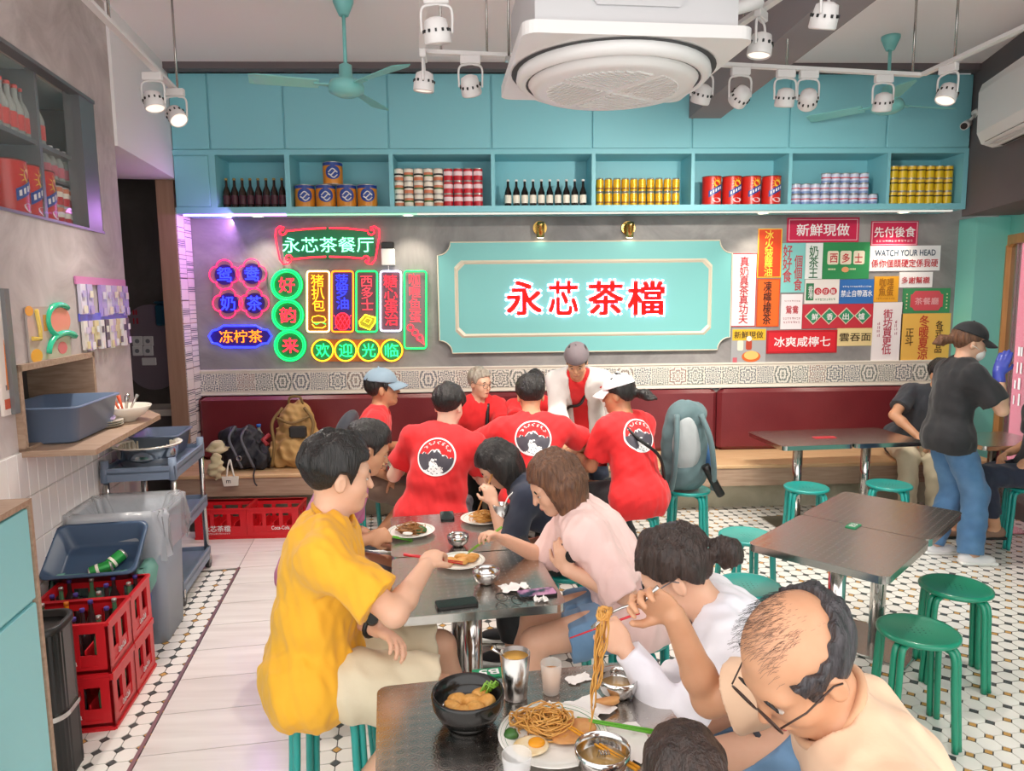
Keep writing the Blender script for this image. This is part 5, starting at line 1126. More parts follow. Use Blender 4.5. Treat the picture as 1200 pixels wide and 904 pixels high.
# track lights
M_track = mat('track_white', '#e6e3e2', 0.4)
ZT = 3.16
def tp_(px, py): return atZ(px, py, ZT)
rails = [('white track rail above the left wall', [tp_(70, -30), tp_(213, 115)]), ('white track rail running across in front of the teal cabinet', [tp_(492, 63), tp_(575, 66.5), tp_(850, 78), tp_(1080, 90)]), ('short white track rail coming towards the camera left of the air conditioner', [tp_(497, -25), tp_(495, 60)]), ('white track rail running from the cross rail towards the camera at right', [tp_(1082, 89), tp_(1225, 23)]), ('white track rail passing behind the air conditioner corner', [tp_(848, 44), tp_(935, -15)])]
for lab, pts in rails:
    t = thing('track_rail', lab, 'track rail', (pts[0].x, pts[0].y, ZT), 0, 'white lighting track rails')
    for i in range(len(pts)-1):
        a, b_ = pts[i]-t.location, pts[i+1]-t.location; u = (b_-a).normalized(); n_ = Vector((-u.y, u.x, 0))*0.018; z_ = Vector((0, 0, 0.02))
        MB().add([a-n_, a+n_, b_+n_, b_-n_, a-n_+z_, a+n_+z_, b_+n_+z_, b_-n_+z_], [(3, 2, 1, 0), (4, 5, 6, 7), (0, 1, 5, 4), (1, 2, 6, 5), (2, 3, 7, 6), (3, 0, 4, 7)]).build('rail', M_track, t)
        for f2 in (0.3, 0.95): MB().cyl(a+(b_-a)*f2+z_, a+(b_-a)*f2+Vector((0, 0, CEIL-ZT)), 0.007, n=6).build('drop_rod', M_steel, t)
M_lens = neon('lamp_lens', '#ffeede', 0.9)
def track_lamp(label, px, py, aim=(0, 0, -1), power=0, rot=0.0, z=ZT, big=1.0):
    p_ = tp_(px, py); t = thing('track_spotlight', label, 'spotlight', (p_.x, p_.y, ZT), rot, 'white track spotlights')
    MB().bbox((-0.055, -0.017, -0.045), (0.055, 0.017, 0.0), 0.004).build('adapter', M_track, t)
    r = 0.055*big; zc = -0.165
    ub = bez([(-0.012, 0, -0.045), (-r-0.006, 0, -0.065), (-r-0.008, 0, zc)], 5); ub2 = bez([(0.012, 0, -0.045), (r+0.006, 0, -0.065), (r+0.008, 0, zc)], 5)
    MB().tube(ub[::-1]+ub2, 0.006, 6).build('yoke', M_track, t)
    d = Vector(aim).normalized(); u, w_, dd_ = frame_from(d); M = Matrix.Translation((0, 0, zc)) @ Matrix(((u.x, w_.x, d.x, 0), (u.y, w_.y, d.y, 0), (u.z, w_.z, d.z, 0), (0, 0, 0, 1)))
    hd = MB().lathe([(0.02*big, -0.062*big), (0.045*big, -0.05*big), (r*0.92, -0.02*big), (r, 0.0), (r*1.02, 0.035*big), (r*0.94, 0.042*big), (r*0.9, 0.03*big)], 22, M).build('head', M_track, t)
    MB().lathe([(0, 0.032*big), (r*0.9, 0.034*big)], 22, M, cap=False).build('lens', M_lens, t)
    vs_ = MB()
    for k in range(12): a = 2*PI*k/12; vs_.box((r*0.93-0.004, -0.004, -0.016), (r*0.93+0.008, 0.004, -0.003), M @ Matrix.Rotation(a, 4, 'Z'))
    vs_.build('vent_slots', M_black, t)
    if power:
        ld = bpy.data.lights.new('spot_beam', 'SPOT'); ld.energy = power; ld.spot_size = 1.9; ld.spot_blend = 0.9; ld.color = (1, 0.93, 0.84); ld.shadow_soft_size = 0.05
        lo = bpy.data.objects.new('spot_beam', ld); COL.objects.link(lo); lo.parent = t; lo.location = Vector((0, 0, zc))+d*0.06; lo.rotation_euler = d.to_track_quat('-Z', 'Y').to_euler()
PW_ = 85
track_lamp('white spotlight on the left rail, the upper of the pair', 178, 85, (0.25, -0.2, -1), PW_)
track_lamp('white spotlight at the end of the left rail, tilted to the room', 205, 104, (0.55, -0.45, -0.8), PW_)
track_lamp('large white spotlight near the top edge left of the air conditioner', 511, -8, (0.1, 0.25, -1), 30, 0, ZT, 1.05)
track_lamp('white spotlight hanging below the short rail beside the left fan', 496, 60, (0.1, 0.1, -1), PW_, PI/2)
track_lamp('white spotlight hanging right of the short rail before the cabinet', 551, 65, (0.2, 0.6, -1), PW_)
track_lamp('white spotlight at the front corner right of the air conditioner', 892, 11, (-0.1, 0.1, -1), 30, 0.9)
track_lamp('white spotlight seen just behind the air conditioner corner', 823, 77, (-0.2, 0.5, -1), PW_)
track_lamp('round white spotlight turned away, leftmost of the trio by the beam', 868, 79, (-0.3, 0.85, -0.5), PW_)
track_lamp('white spotlight facing down, middle of the trio by the beam', 921, 82, (0, 0.35, -1), PW_)
track_lamp('round white spotlight turned away, right of the trio by the beam', 948, 83, (0.3, 0.85, -0.5), PW_)
track_lamp('white spotlight hanging in front of the right fan', 1036, 88, (0.1, 0.4, -1), PW_)
track_lamp('white spotlight on the right rail above the camera', 1112, 76, (0.0, 0.45, -1), PW_, 1.9)
track_lamp('white spotlight cut by the top edge over the beam', 968, -28, (0.3, 0.3, -1), 30, 0.9)
# wall air conditioner and camera on the soffit
sa0 = 1.12; wac = thing('wall_air_conditioner', 'white wall-mounted air conditioner on the dark right soffit', 'air conditioner', MRS @ Vector((sa0+0.45, 2.95, 0))); WM = Matrix.Translation(-wac.location) @ MRS @ Matrix.Translation((sa0, 0, 0))
prof = [(0, 3.42), (0, 3.0), (0.03, 2.96), (0.10, 2.95), (0.18, 2.98), (0.215, 3.06), (0.22, 3.36), (0.2, 3.42)]
mb = MB(); n_ = len(prof); mb.add([WM @ Vector((a, z, c)) for a in (0, 0.9) for c, z in prof], [tuple(range(n_-1, -1, -1)), tuple(range(n_, 2*n_))]+[(k, (k+1) % n_, n_+(k+1) % n_, n_+k) for k in range(n_)]); mb.build('body', M_acw, wac)
MB().add([WM @ Vector(v) for v in ((0.08, 2.948, 0.06), (0.85, 2.948, 0.06), (0.85, 2.985, 0.187), (0.08, 2.985, 0.187))], [(0, 1, 2, 3)]).build('outlet', M_black, wac)
MB().box((0.1, 2.955, 0.11), (0.85, 2.96, 0.16), WM).build('louvre', M_acw, wac)
cp = atY(1128, 148, 6.02); cc_ = thing('security_camera', 'white bullet security camera at the soffit corner', 'camera', cp)
MB().cyl((0.11, 0.02, 0.10), (0.14, 0.02, 0.12), 0.035, n=16).build('base', M_whiteP, cc_); MB().tube([(0.115, 0.02, 0.10), (0.08, 0, 0.07), (0.05, 0, 0.035)], 0.012, 8).build('arm', M_whiteP, cc_); MB().cyl((0.06, 0.02, 0.03), (-0.02, -0.05, -0.01), 0.032, n=18).build('body', M_whiteP, cc_); MB().cyl((-0.02, -0.05, -0.01), (-0.024, -0.053, -0.012), 0.026, n=18).build('lens', M_black, cc_)
# ================================================================== bags on the bench
def rot(rx=0, ry=0, rz=0): return np.array(Matrix.Rotation(rz, 3, 'Z') @ Matrix.Rotation(ry, 3, 'Y') @ Matrix.Rotation(rx, 3, 'X'))
M_tan = mat('tan_canvas', '#b08a54', 0.75, col2='#c49c62', vscale=9, bump=0.35, bscale=30); M_tand = mat('tan_strap', '#7d6238', 0.7); M_blk = mat('black_nylon', '#23232a', 0.6, bump=0.5, bscale=30); M_beige = mat('beige_cloth', '#cbbd98', 0.8, bump=0.4, bscale=25); M_charcoal = mat('charcoal_patch', '#2e2c2c', 0.6)
bp_ = atZ(347, 549, 0.435); t = thing('backpack', 'tan rucksack with black patch standing on the bench', 'backpack', (bp_.x, 6.08, 0.434)); x, y, z = t.location
s = SDF().ell((x, y, z+0.17), (0.20, 0.13, 0.18), k=0.03).ell((x, y, z+0.36), (0.16, 0.12, 0.20), k=0.06).box((x, y+0.02, z+0.1), (0.19, 0.12, 0.1), 0.05, k=0.05).ell((x-0.17, y-0.02, z+0.12), (0.07, 0.09, 0.12), k=0.03).ell((x+0.17, y-0.02, z+0.15), (0.06, 0.09, 0.13), k=0.03).ell((x, y-0.10, z+0.16), (0.14, 0.07, 0.13), k=0.02)
s.build('body', M_tan, t, 0.011, lambda P: z+0.002-P[:, 2], wob(70, 0.010, 3))
MB().bbox((-0.03, -0.165, 0.27), (0.11, -0.11, 0.37), 0.012).build('patch', M_charcoal, t)
MB().tube(bez([(-0.06, -0.02, 0.54), (-0.04, -0.03, 0.60), (0.04, -0.03, 0.60), (0.06, -0.02, 0.54)], 5), 0.011, 8).build('grab_handle', M_tand, t)
for sx in (-1, 1):
    MB().tube(bez([(sx*0.09, -0.09, 0.52), (sx*0.17, -0.14, 0.40), (sx*0.15, -0.18, 0.22), (sx*0.19, -0.14, 0.03)], 6), 0.014, 8).build('strap', M_tand, t)
MB().tube(bez([(-0.14, -0.12, 0.44), (0, -0.165, 0.40), (0.14, -0.12, 0.45)], 6), 0.012, 8).build('compression_strap', M_tand, t)
MB().tube([(-0.2, -0.12, 0.30), (-0.25, -0.15, 0.26), (-0.21, -0.16, 0.22)], 0.02, 8).build('tag', mat('red_tag', '#a02c34', 0.5), t)
bp_ = atZ(285, 549, 0.435); t = thing('daypack', 'black daypack slumped on the bench', 'backpack', (bp_.x, 6.05, 0.434)); x, y, z = t.location
s = SDF().ell((x, y, z+0.13), (0.2, 0.15, 0.15), k=0.03).ell((x-0.1, y+0.02, z+0.24), (0.11, 0.1, 0.11), k=0.05).ell((x+0.05, y, z+0.22), (0.12, 0.1, 0.14), k=0.05).ell((x+0.16, y-0.04, z+0.09), (0.1, 0.11, 0.1), k=0.03).ell((x-0.17, y, z+0.1), (0.08, 0.1, 0.1), k=0.03)
s.build('body', M_blk, t, 0.011, lambda P: z+0.002-P[:, 2], wob(75, 0.012, 5))
for (a, c) in ((-0.05, 0.0), (0.05, 0.04)): MB().tube(bez([(a, -0.02, 0.36), (a-0.02, -0.13, 0.28), (a+0.04, -0.17, 0.15), (a+0.08, -0.15, 0.03)], 6), 0.012, 8).build('strap', mat('grey_webbing', '#5a5a62', 0.6), t)
MB().tube([(0.02+0.02*math.cos(a), -0.18, 0.12+0.02*math.sin(a)) for a in [2*PI*k/12 for k in range(12)]], 0.004, 6, True).build('ring', M_chrome, t)
MB().tube(bez([(0.14, -0.15, 0.03), (0.16, -0.26, 0.0), (0.17, -0.28, -0.06), (0.19, -0.285, -0.09)], 5), 0.006, 6).build('strap_end', M_blk, t)
bp_ = atZ(298, 540, 0.5); t = thing('water_bottle', 'clear water bottle with blue cap in the black daypack', 'bottle', (bp_.x, 6.18, 0.56)); MB().lathe([(0.03, 0), (0.034, 0.01), (0.034, 0.14), (0.014, 0.18), (0.014, 0.2)], 16).build('body', M_clear, t); MB().lathe([(0.018, 0.2), (0.018, 0.225), (0, 0.226)], 14).build('cap', mat('blue_cap', '#2f6cc0', 0.4), t); MB().lathe([(0.0345, 0.05), (0.0345, 0.1)], 16, cap=False).build('label', mat('pale_label', '#dfe6ee', 0.4), t)
def softbag(name, label, cat, px, py, Y, parts, mt, vox=0.008, amp=0.008, seed=1, fr=90):
    p = atY(px, py, Y); t = thing(name, label, cat, p); s = SDF()
    for (c, r) in parts: s.ell((p.x+c[0], p.y+c[1], p.z+c[2]), r, k=0.03)
    s.build('body', mt, t, vox, None, wob(fr, amp, seed)); return t
softbag('cap_hat', 'crumpled beige hat on the black daypack', 'hat', 254, 523, 5.92, [((0, 0, 0.0), (0.065, 0.055, 0.045)), ((0.01, -0.01, -0.03), (0.095, 0.075, 0.018))], M_beige, seed=2)
softbag('pouch', 'beige cloth pouch hanging over the bench edge', 'pouch', 252, 546, 5.765, [((0.01, 0.0, 0.0), (0.055, 0.025, 0.10)), ((-0.01, 0, -0.05), (0.06, 0.022, 0.05))], M_beige, seed=4)
p = atY(271, 563, 5.775); t = thing('tote_pouch', 'small white tote hanging from the bench edge', 'bag', p)
MB().prism([(-0.06, -0.05), (0.055, -0.045), (0.06, 0.03), (-0.075, 0.03)], -0.008, 0.008, WALLM).build('body', mat('white_canvas', '#e9e4d8', 0.8), t); MB().tube(bez([(-0.035, 0, 0.03), (-0.02, 0, 0.12), (0.0, 0, 0.17), (0.01, 0, 0.11), (0.025, 0, 0.03)], 5), 0.007, 6).build('handle', MATS['white_canvas'], t); lettering('m', 0.035, 0.025, M_black, t, Matrix.Translation((-0.02, -0.009, -0.01)) @ WALLM)
# ================================================================== tables and stools
def turned_steel():
    m = mat('turned_steel', '#c4bfba', 0.2, metal=1.0); nt = m.node_tree; N = nt.nodes; L = nt.links; b = N['Principled BSDF']
    tc = N.new('ShaderNodeTexCoord'); mp = N.new('ShaderNodeMapping'); mp.inputs['Scale'].default_value = (28, 28, 28); L.new(tc.outputs['Object'], mp.inputs['Vector'])
    fr = N.new('ShaderNodeVectorMath'); fr.operation = 'FRACTION'; L.new(mp.outputs['Vector'], fr.inputs[0])
    sb = N.new('ShaderNodeVectorMath'); sb.operation = 'SUBTRACT'; sb.inputs[1].default_value = (0.5, 0.5, 0.5); L.new(fr.outputs[0], sb.inputs[0])
    mu = N.new('ShaderNodeVectorMath'); mu.operation = 'MULTIPLY'; mu.inputs[1].default_value = (1, 1, 0); L.new(sb.outputs[0], mu.inputs[0])
    ln = N.new('ShaderNodeVectorMath'); ln.operation = 'LENGTH'; L.new(mu.outputs[0], ln.inputs[0])
    sn = N.new('ShaderNodeMath'); sn.operation = 'SINE'; ml = N.new('ShaderNodeMath'); ml.operation = 'MULTIPLY'; ml.inputs[1].default_value = 26; L.new(ln.outputs['Value'], ml.inputs[0]); L.new(ml.outputs[0], sn.inputs[0])
    bp = N.new('ShaderNodeBump'); bp.inputs['Strength'].default_value = 0.07; bp.inputs['Distance'].default_value = 0.001; L.new(sn.outputs[0], bp.inputs['Height']); L.new(bp.outputs['Normal'], b.inputs['Normal'])
    mr = N.new('ShaderNodeMapRange'); mr.inputs['From Max'].default_value = 0.7; mr.inputs['To Min'].default_value = 0.18; mr.inputs['To Max'].default_value = 0.28; L.new(ln.outputs['Value'], mr.inputs['Value']); L.new(mr.outputs[0], b.inputs['Roughness'])
    return m
M_turn = turned_steel(); TH = 0.72
def table(label, x, y, deg, w, d, pole=(0, 0), grp='stainless steel dining tables'):
    t = thing('dining_table', label, 'table', (x, y, 0), math.radians(deg), grp)
    MB().prism(rrect(w, d, 0.035, 4), TH-0.003, TH).build('top', M_turn, t)
    MB().prism(rrect(w-0.004, d-0.004, 0.035, 4), TH-0.035, TH-0.003).build('edge_band', M_chrome, t)
    MB().cyl((pole[0], pole[1], 0.012), (pole[0], pole[1], TH-0.035), 0.038, n=20).build('pole', M_chrome, t)
    MB().bbox((pole[0]-0.2, pole[1]-0.2, 0.001), (pole[0]+0.2, pole[1]+0.2, 0.016), 0.004).build('base_plate', M_steel, t)
    MB().box((pole[0]-0.12, pole[1]-0.12, TH-0.045), (pole[0]+0.12, pole[1]+0.12, TH-0.035)).build('mount', M_steel, t); return t
table('steel table in the right foreground, nearer of the angled pair', 1.617, 3.097, 43.3, 0.60, 0.60)
table('steel table in the right foreground, farther of the angled pair', 2.057, 3.512, 43.3, 0.60, 0.60)
table('steel table where the yellow-shirted man eats', -0.064, 2.771, 7.8, 0.64, 0.60)
table('steel table behind the yellow-shirted man’s table, in front of the red shirts'.replace('’', "'"), -0.147, 3.375, 7.8, 0.64, 0.60)
table('steel table at the bottom of the photo with the noodle plate', 0.107, 1.737, 7.8, 0.80, 0.60, (0, 0.1))
table('steel table among the red-shirted group, left half', -0.31, 5.10, 0, 0.78, 0.60)
table('steel table among the red-shirted group, right half', 0.475, 5.10, 0, 0.78, 0.60)
table('empty steel table by the bench, left of the pair', 2.50, 5.50, 4, 0.575, 0.62)
table('empty steel table by the bench, right of the pair', 3.08, 5.54, 4, 0.575, 0.62)
table('steel table by the window behind the waitress', 3.98, 5.32, 0, 0.56, 0.55)
# stool
M_stool = mat('stool_teal', '#1f9a92', 0.3, coat=0.3); M_stoolg = mat('stool_green', '#148a6a', 0.3, coat=0.3)
SHT = 0.46
def stool_meshes(mt, tagn):
    s = MB(); s.lathe([(0, SHT-0.024), (0.10, SHT-0.024), (0.145, SHT-0.026), (0.158, SHT-0.018), (0.158, SHT-0.006), (0.150, SHT), (0.138, SHT-0.002), (0.12, SHT-0.006), (0, SHT-0.008)], 28)
    seat = s.mesh('seat', mt)
    h_ = MB()
    for i in range(-7, 8):
        for j in range(-7, 8):
            if i*i+j*j < 40 and (i+j) % 2 == 0: h_.lathe([(0.0042, SHT-0.0075), (0, SHT-0.0068)], 5, Matrix.Translation((i*0.0155, j*0.0155, 0)), cap=False)
    holes = h_.mesh('perforations', mat('stool_hole', '#0d4a44', 0.6))
    lg = MB()
    for o_ in (-0.0145, 0.0145): lg.tube(bez([(0.06, o_, SHT-0.034), (0.125, o_, SHT-0.036), (0.152, o_, SHT-0.07), (0.16, o_, SHT-0.2), (0.178, o_, 0.004)], 6), 0.0135, 8)
    leg = lg.mesh('leg', mt); return seat, holes, leg
SM_ = stool_meshes(M_stool, 't'); SG_ = stool_meshes(M_stoolg, 'g')
def stool(label, x, y, rz=0.4, kind=SM_):
    t = thing('stool', label, 'stool', (x, y, 0), rz, 'round perforated metal stools'); link('seat', kind[0], t); link('perforations', kind[1], t)['kind'] = 'stuff'
    for k in range(4): link('leg', kind[2], t, (0, 0, 0), k*PI/2)
    return t
def at2(px, py, z=SHT): p = atZ(px, py, z); return p.x, p.y
stool('empty teal stool under the left end of the back table', *at2(945, 570), 0.5)
stool('empty teal stool beside the back table, left of the waitress', *at2(1042, 567), 0.2)
stool('empty teal stool left of the angled tables, behind the girl’s ponytail'.replace('’', "'"), *at2(877, 685), 0.7)
stool('empty teal stool half hidden behind the angled tables', 1.52, 3.98, 0.9)
stool('empty green stool in the right foreground, nearer of two', *at2(1076, 737), 0.55, SG_)
stool('empty green stool in the right foreground, farther of two', *at2(1120, 686), 0.35, SG_)
stool('teal stool under the red-shirted woman in the white cap', 1.0, 4.53, 0.5)
stool('teal stool under the yellow-shirted man', -0.56, 2.42, 0.75)
stool('teal stool under the man in pink behind the yellow shirt', -0.86, 3.35, 0.3)
stool('teal stool under the woman in pink', 0.60, 2.80, 0.3)
stool('teal stool under the black-haired woman behind the woman in pink', 0.42, 3.52, 0.4)
stool('teal stool under the girl in white', 0.90, 2.05, 0.4)
stool('teal stool under the balding man', 0.88, 1.28, 0.4)
stool('teal stool under the red-shirted man at left of the trio seen from behind', -0.32, 4.18, 0.4)
stool('teal stool under the red-shirted man in the middle seen from behind', 0.30, 4.45, 0.4)
stool('teal stool under the man in the grey-blue cap', -0.95, 5.10, 0.4)
stool('teal stool at the right photo edge behind the waitress', 3.72, 4.55, 0.3)
stool('teal stool holding the grey-green rucksack', 1.47, 5.0, 0.4)
stool('teal stool under the child at the bottom edge', 0.38, 1.14, 0.4)
# ================================================================== tableware
M_porc = mat('white_porcelain', '#f0ede6', 0.15); M_greenrim = mat('green_rim', '#2f7d4c', 0.2); M_clearp = mat('clear_plastic', '#f4f0ea', 0.08, alpha=0.35)
M_noodle = mat('noodle', '#d9a557', 0.35, col2='#c98a3c', vscale=30); M_meat = mat('pork', '#b8733c', 0.35, col2='#d29a5e', vscale=25, bump=0.4, bscale=60); M_veg = mat('veg', '#3d6b2c', 0.4, col2='#2c5222', vscale=30)
M_chick = mat('fried_chicken', '#c98a3a', 0.5, col2='#dba65c', vscale=40, bump=0.8, bscale=70)
def plate(label, px, py, r=0.14, grp='plates'):
    p = atZ(px, py, TH); t = thing('plate', label, 'plate', (p.x, p.y, TH+0.0005))
    MB().lathe([(r*0.6, 0), (r*0.64, 0.004), (r*0.97, 0.017), (r, 0.02), (r*0.98, 0.021), (r*0.64, 0.008), (0, 0.007)], 36).build('dish', M_porc, t)
    for q in (0.93, 0.86): MB().lathe([(r*q, 0.0195-0.013*(0.97-q)*2.6), (r*(q+0.02), 0.0208-0.013*(0.95-q)*2.6)], 36, cap=False).build('rim_line', M_greenrim, t)
    return t
def noodles(t, cx, cy, z, R, n, h=0.03, seed=0, mt=None, name='noodles'):
    rr = random.Random(seed); mb = MB()
    for k in range(n):
        a = rr.uniform(0, 6.28); c0 = (cx+R*0.5*math.cos(a)*rr.random(), cy+R*0.5*math.sin(a)*rr.random()); pts = []; a1 = rr.uniform(0, 6.28); rad = rr.uniform(0.3, 0.75)*R; zz = z+rr.random()*h
        for q in range(12): pts.append((c0[0]+rad*math.cos(a1+q*0.5), c0[1]+rad*math.sin(a1+q*0.5)*rr.uniform(0.75, 1), zz+0.006*math.sin(q*1.3+k)-0.3*h*(rad/R)))
        mb.tube(pts, 0.0022, 5)
    o = mb.build(name, mt or M_noodle, t); o['kind'] = 'stuff'; return o
def blob(t, name, c, r, mt, seed=0, vox=0.004, amp=0.006, fr=60):
    s = SDF().ell(c, r, k=0.005); o = link(name, s.mesh(name, vox, (0, 0, 0), mt, None, wob(fr, amp, seed)), t); return o
# plate with noodles, egg and pork chop
t = plate('oval white plate with green rim holding noodles, fried egg and pork chop', 648, 868, 0.142)
noodles(t, -0.01, 0.045, 0.012, 0.075, 70, 0.035, 1); noodles(t, -0.075, 0.05, 0.015, 0.04, 16, 0.03, 5)
blob(t, 'pork_chop', (0.045, -0.02, 0.02), (0.05, 0.04, 0.010), M_meat, 3); blob(t, 'pork_chop', (0.075, 0.02, 0.022), (0.045, 0.035, 0.012), M_meat, 4)
eg = blob(t, 'egg_white', (-0.06, -0.045, 0.016), (0.05, 0.042, 0.006), mat('egg_white', '#f3e6c8', 0.3, col2='#e0b870', vscale=20), 7, 0.004, 0.003, 50); blob(t, 'egg_yolk', (-0.045, -0.04, 0.022), (0.022, 0.02, 0.008), mat('egg_yolk', '#e89a1c', 0.25), 8, 0.003, 0.0005)
blob(t, 'greens', (-0.105, 0.005, 0.02), (0.018, 0.02, 0.012), M_veg, 9, 0.003, 0.004, 120)
# black bowl
p = atZ(549, 848, TH); t = thing('bowl', 'black bowl of fried chicken and spring onion', 'bowl', (p.x, p.y, TH+0.0005))
MB().lathe([(0.055, 0), (0.058, 0.012), (0.05, 0.016), (0.078, 0.024), (0.094, 0.055), (0.098, 0.085), (0.096, 0.092), (0.091, 0.092), (0.088, 0.06), (0.07, 0.034), (0, 0.03)], 36).build('body', mat('black_stoneware', '#1b1a19', 0.18), t)
for k, (x, y) in enumerate(((-0.04, -0.03), (-0.015, -0.045), (0.02, -0.035), (0.045, -0.01), (0.01, 0.0), (-0.035, 0.01), (0.03, 0.03))): blob(t, 'chicken_piece', (x, y, 0.062), (0.026, 0.022, 0.018), M_chick, 20+k, 0.004, 0.005, 90)
for k in range(6): MB().tube([(0.03+0.006*k, 0.02+0.006*(k % 3), 0.07), (0.045+0.006*k, 0.03, 0.095+0.006*(k % 2)), (0.07+0.003*k, 0.02+0.008*k*0.5, 0.085)], 0.0028, 5).build('spring_onion', mat('onion_green', '#7fae3c', 0.4), t)
def cup(label, px, py, r, h, mt, content=None, straw=False, z=TH, lev=0.85, spoon=False):
    p = atZ(px, py, z); t = thing('cup', label, 'cup', (p.x, p.y, z+0.0005))
    MB().lathe([(r*0.72, 0), (r*0.78, 0.004), (r, h), (r*0.95, h), (r*0.74, 0.008), (0, 0.008)], 26).build('body', mt, t)
    if content: MB().lathe([(r*0.745, 0.009), (r*(0.74+0.2*lev), h*lev), (0, h*lev)], 24).build('drink', content, t)
    if straw: MB().tube([(0, 0, 0.01), (r*0.5, 0, h), (r*0.9, 0.005, h*1.25), (r*1.6, 0.01, h*1.45)], 0.0035, 6).build('straw', M_whiteP, t)
    if spoon: MB().tube([(0.0, 0, h*0.5), (-r*0.9, -r*0.2, h*1.0), (-r*1.5, -r*0.4, h*1.18)], [0.004, 0.003, 0.006], 6).build('spoon', M_chrome, t)
    return t
M_tea = mat('milk_tea', '#d99a5e', 0.3); M_ice = mat('iced_tea', '#b5772e', 0.2)
cup('tall steel tumbler of iced tea with a spoon', 604, 818, 0.0435, 0.135, M_steel, mat('lemon_tea', '#d8a24a', 0.2), spoon=True, lev=0.9)
cup('clear plastic cup of milk tea', 646, 812, 0.031, 0.092, M_clearp, M_tea, lev=0.72)
cup('clear glass at the bottom photo edge', 606, 919, 0.036, 0.075, mat('clear_glassware', '#ffffff', 0.03, alpha=0.3))
def sbowl(label, px, py, r, content=None, z=TH):
    p = atZ(px, py, z); t = thing('steel_bowl', label, 'bowl', (p.x, p.y, z+0.0005)); h = r*1.05
    MB().lathe([(r*0.45, 0), (r*0.55, 0.003), (r*0.88, h*0.35), (r, h*0.75), (r*1.0, h), (r*0.975, h), (r*0.96, h*0.74), (r*0.84, h*0.36), (r*0.5, 0.008), (0, 0.007)], 30).build('body', M_chrome, t)
    if content: MB().lathe([(r*0.8, h*0.34), (r*0.88, h*0.5), (0, h*0.52)], 24).build('soup', content, t)
    return t
M_soup = mat('clear_soup', '#c9a468', 0.15)
sbowl('steel bowl of soup by the hand of the girl in white', 724, 816, 0.059, M_soup)
t = sbowl('steel bowl holding a fork at the bottom edge', 706, 908, 0.066, M_soup)
for k in range(4): MB().tube([(-0.01+0.006*k, 0.02, 0.03), (-0.012+0.007*k, -0.02, 0.075), (-0.01+0.006*k, -0.05, 0.085)], 0.0018, 5).build('fork_tine', M_chrome, t)
sbowl('empty steel bowl on the yellow-shirted man’s table'.replace('’', "'"), 570, 684, 0.055)
sbowl('steel bowl on the far table beside the noodle plate', 537, 640, 0.05)
def sticks(label, pa, pb, col, z0, z1, n=2, w=0.012):
    a = atZ(*pa, TH); b = atZ(*pb, TH); d = (b-a).normalized(); nn = Vector((-d.y, d.x, 0)); out = []
    for i in range(n):
        t = thing('chopstick', label[i], 'chopstick', (a.x, a.y, z0), 0, 'chopsticks'); o = nn*w*(i-0.5)
        MB().cyl(o, b-a+Vector((0, 0, z1-z0))+o*1.2, 0.0022, 0.0042, n=8).build('stick', mat('stick_'+col.strip('#'), col, 0.35), t)
sticks(['green chopstick across the plate rim, upper of the pair', 'green chopstick across the plate rim, lower of the pair'], (676, 853), (772, 872), '#5fae2e', TH+0.026, TH+0.03, 2, 0.009)
sticks(['orange chopstick resting on the pork chop, left of the pair', 'orange chopstick resting on the pork chop, right of the pair'], (668, 872), (748, 915), '#e09a1e', TH+0.045, TH+0.028, 2, 0.009)
def napkin(label, px, py, w, d, rz, seed, h=0.012):
    p = atZ(px, py, TH); rr = random.Random(seed); mb = MB(); n = 8; vs = []
    for i in range(n+1):
        for j in range(n+1): vs.append(((i/n-0.5)*w+rr.uniform(-.004, .004), (j/n-0.5)*d+rr.uniform(-.004, .004), 0.001+h*rr.random()*(0.3+abs(math.sin(i*1.1+seed)*math.cos(j*0.9)))))
    mb.add(vs, [(i*(n+1)+j, (i+1)*(n+1)+j, (i+1)*(n+1)+j+1, i*(n+1)+j+1) for i in range(n) for j in range(n)], True)
    o = mb.build('napkin', mat('tissue', '#f4f1ee', 0.8), None, (p.x, p.y, TH+0.001), rz); tag(o, label, 'napkin', 'paper napkins'); return o
napkin('crumpled napkin between the black bowl and the noodle plate', 634, 836, 0.07, 0.05, 0.3, 2, 0.02)
napkin('napkin under the meat scrap right of the noodle plate', 690, 832, 0.13, 0.10, 0.5, 3)
napkin('wide napkin under the chopsticks at the table edge', 735, 873, 0.12, 0.16, 0.2, 4)
napkin('flat napkin by the milk tea cup', 678, 797, 0.075, 0.045, 0.4, 5, 0.004)
napkin('napkin beside the phone on the yellow-shirted man’s table'.replace('’', "'"), 603, 691, 0.11, 0.07, 0.3, 6, 0.02)
napkin('small crumpled napkin at the right edge of the yellow man’s table'.replace('’', "'"), 634, 705, 0.05, 0.035, 0.2, 7, 0.018)
p = atZ(696, 830, TH); t = thing('meat_scrap', 'strip of browned meat lying on a napkin', 'food', (p.x, p.y, TH+0.016)); blob(t, 'strip', (0, 0, 0.006), (0.055, 0.014, 0.008), M_meat, 31)
def phone(label, px, py, w, d, rz, screen):
    p = atZ(px, py, TH); t = thing('phone', label, 'phone', (p.x, p.y, TH+0.001), rz); MB().prism(rrect(w, d, 0.012, 4), 0, 0.009).build('case', M_black, t); MB().prism(rrect(w-0.006, d-0.006, 0.01, 4), 0.009, 0.0096).build('screen', screen, t); return t
phone('dark phone face up at the near edge of the yellow man’s table'.replace('’', "'"), 535, 709, 0.155, 0.072, 0.22, mat('screen_dark', '#24322f', 0.08))
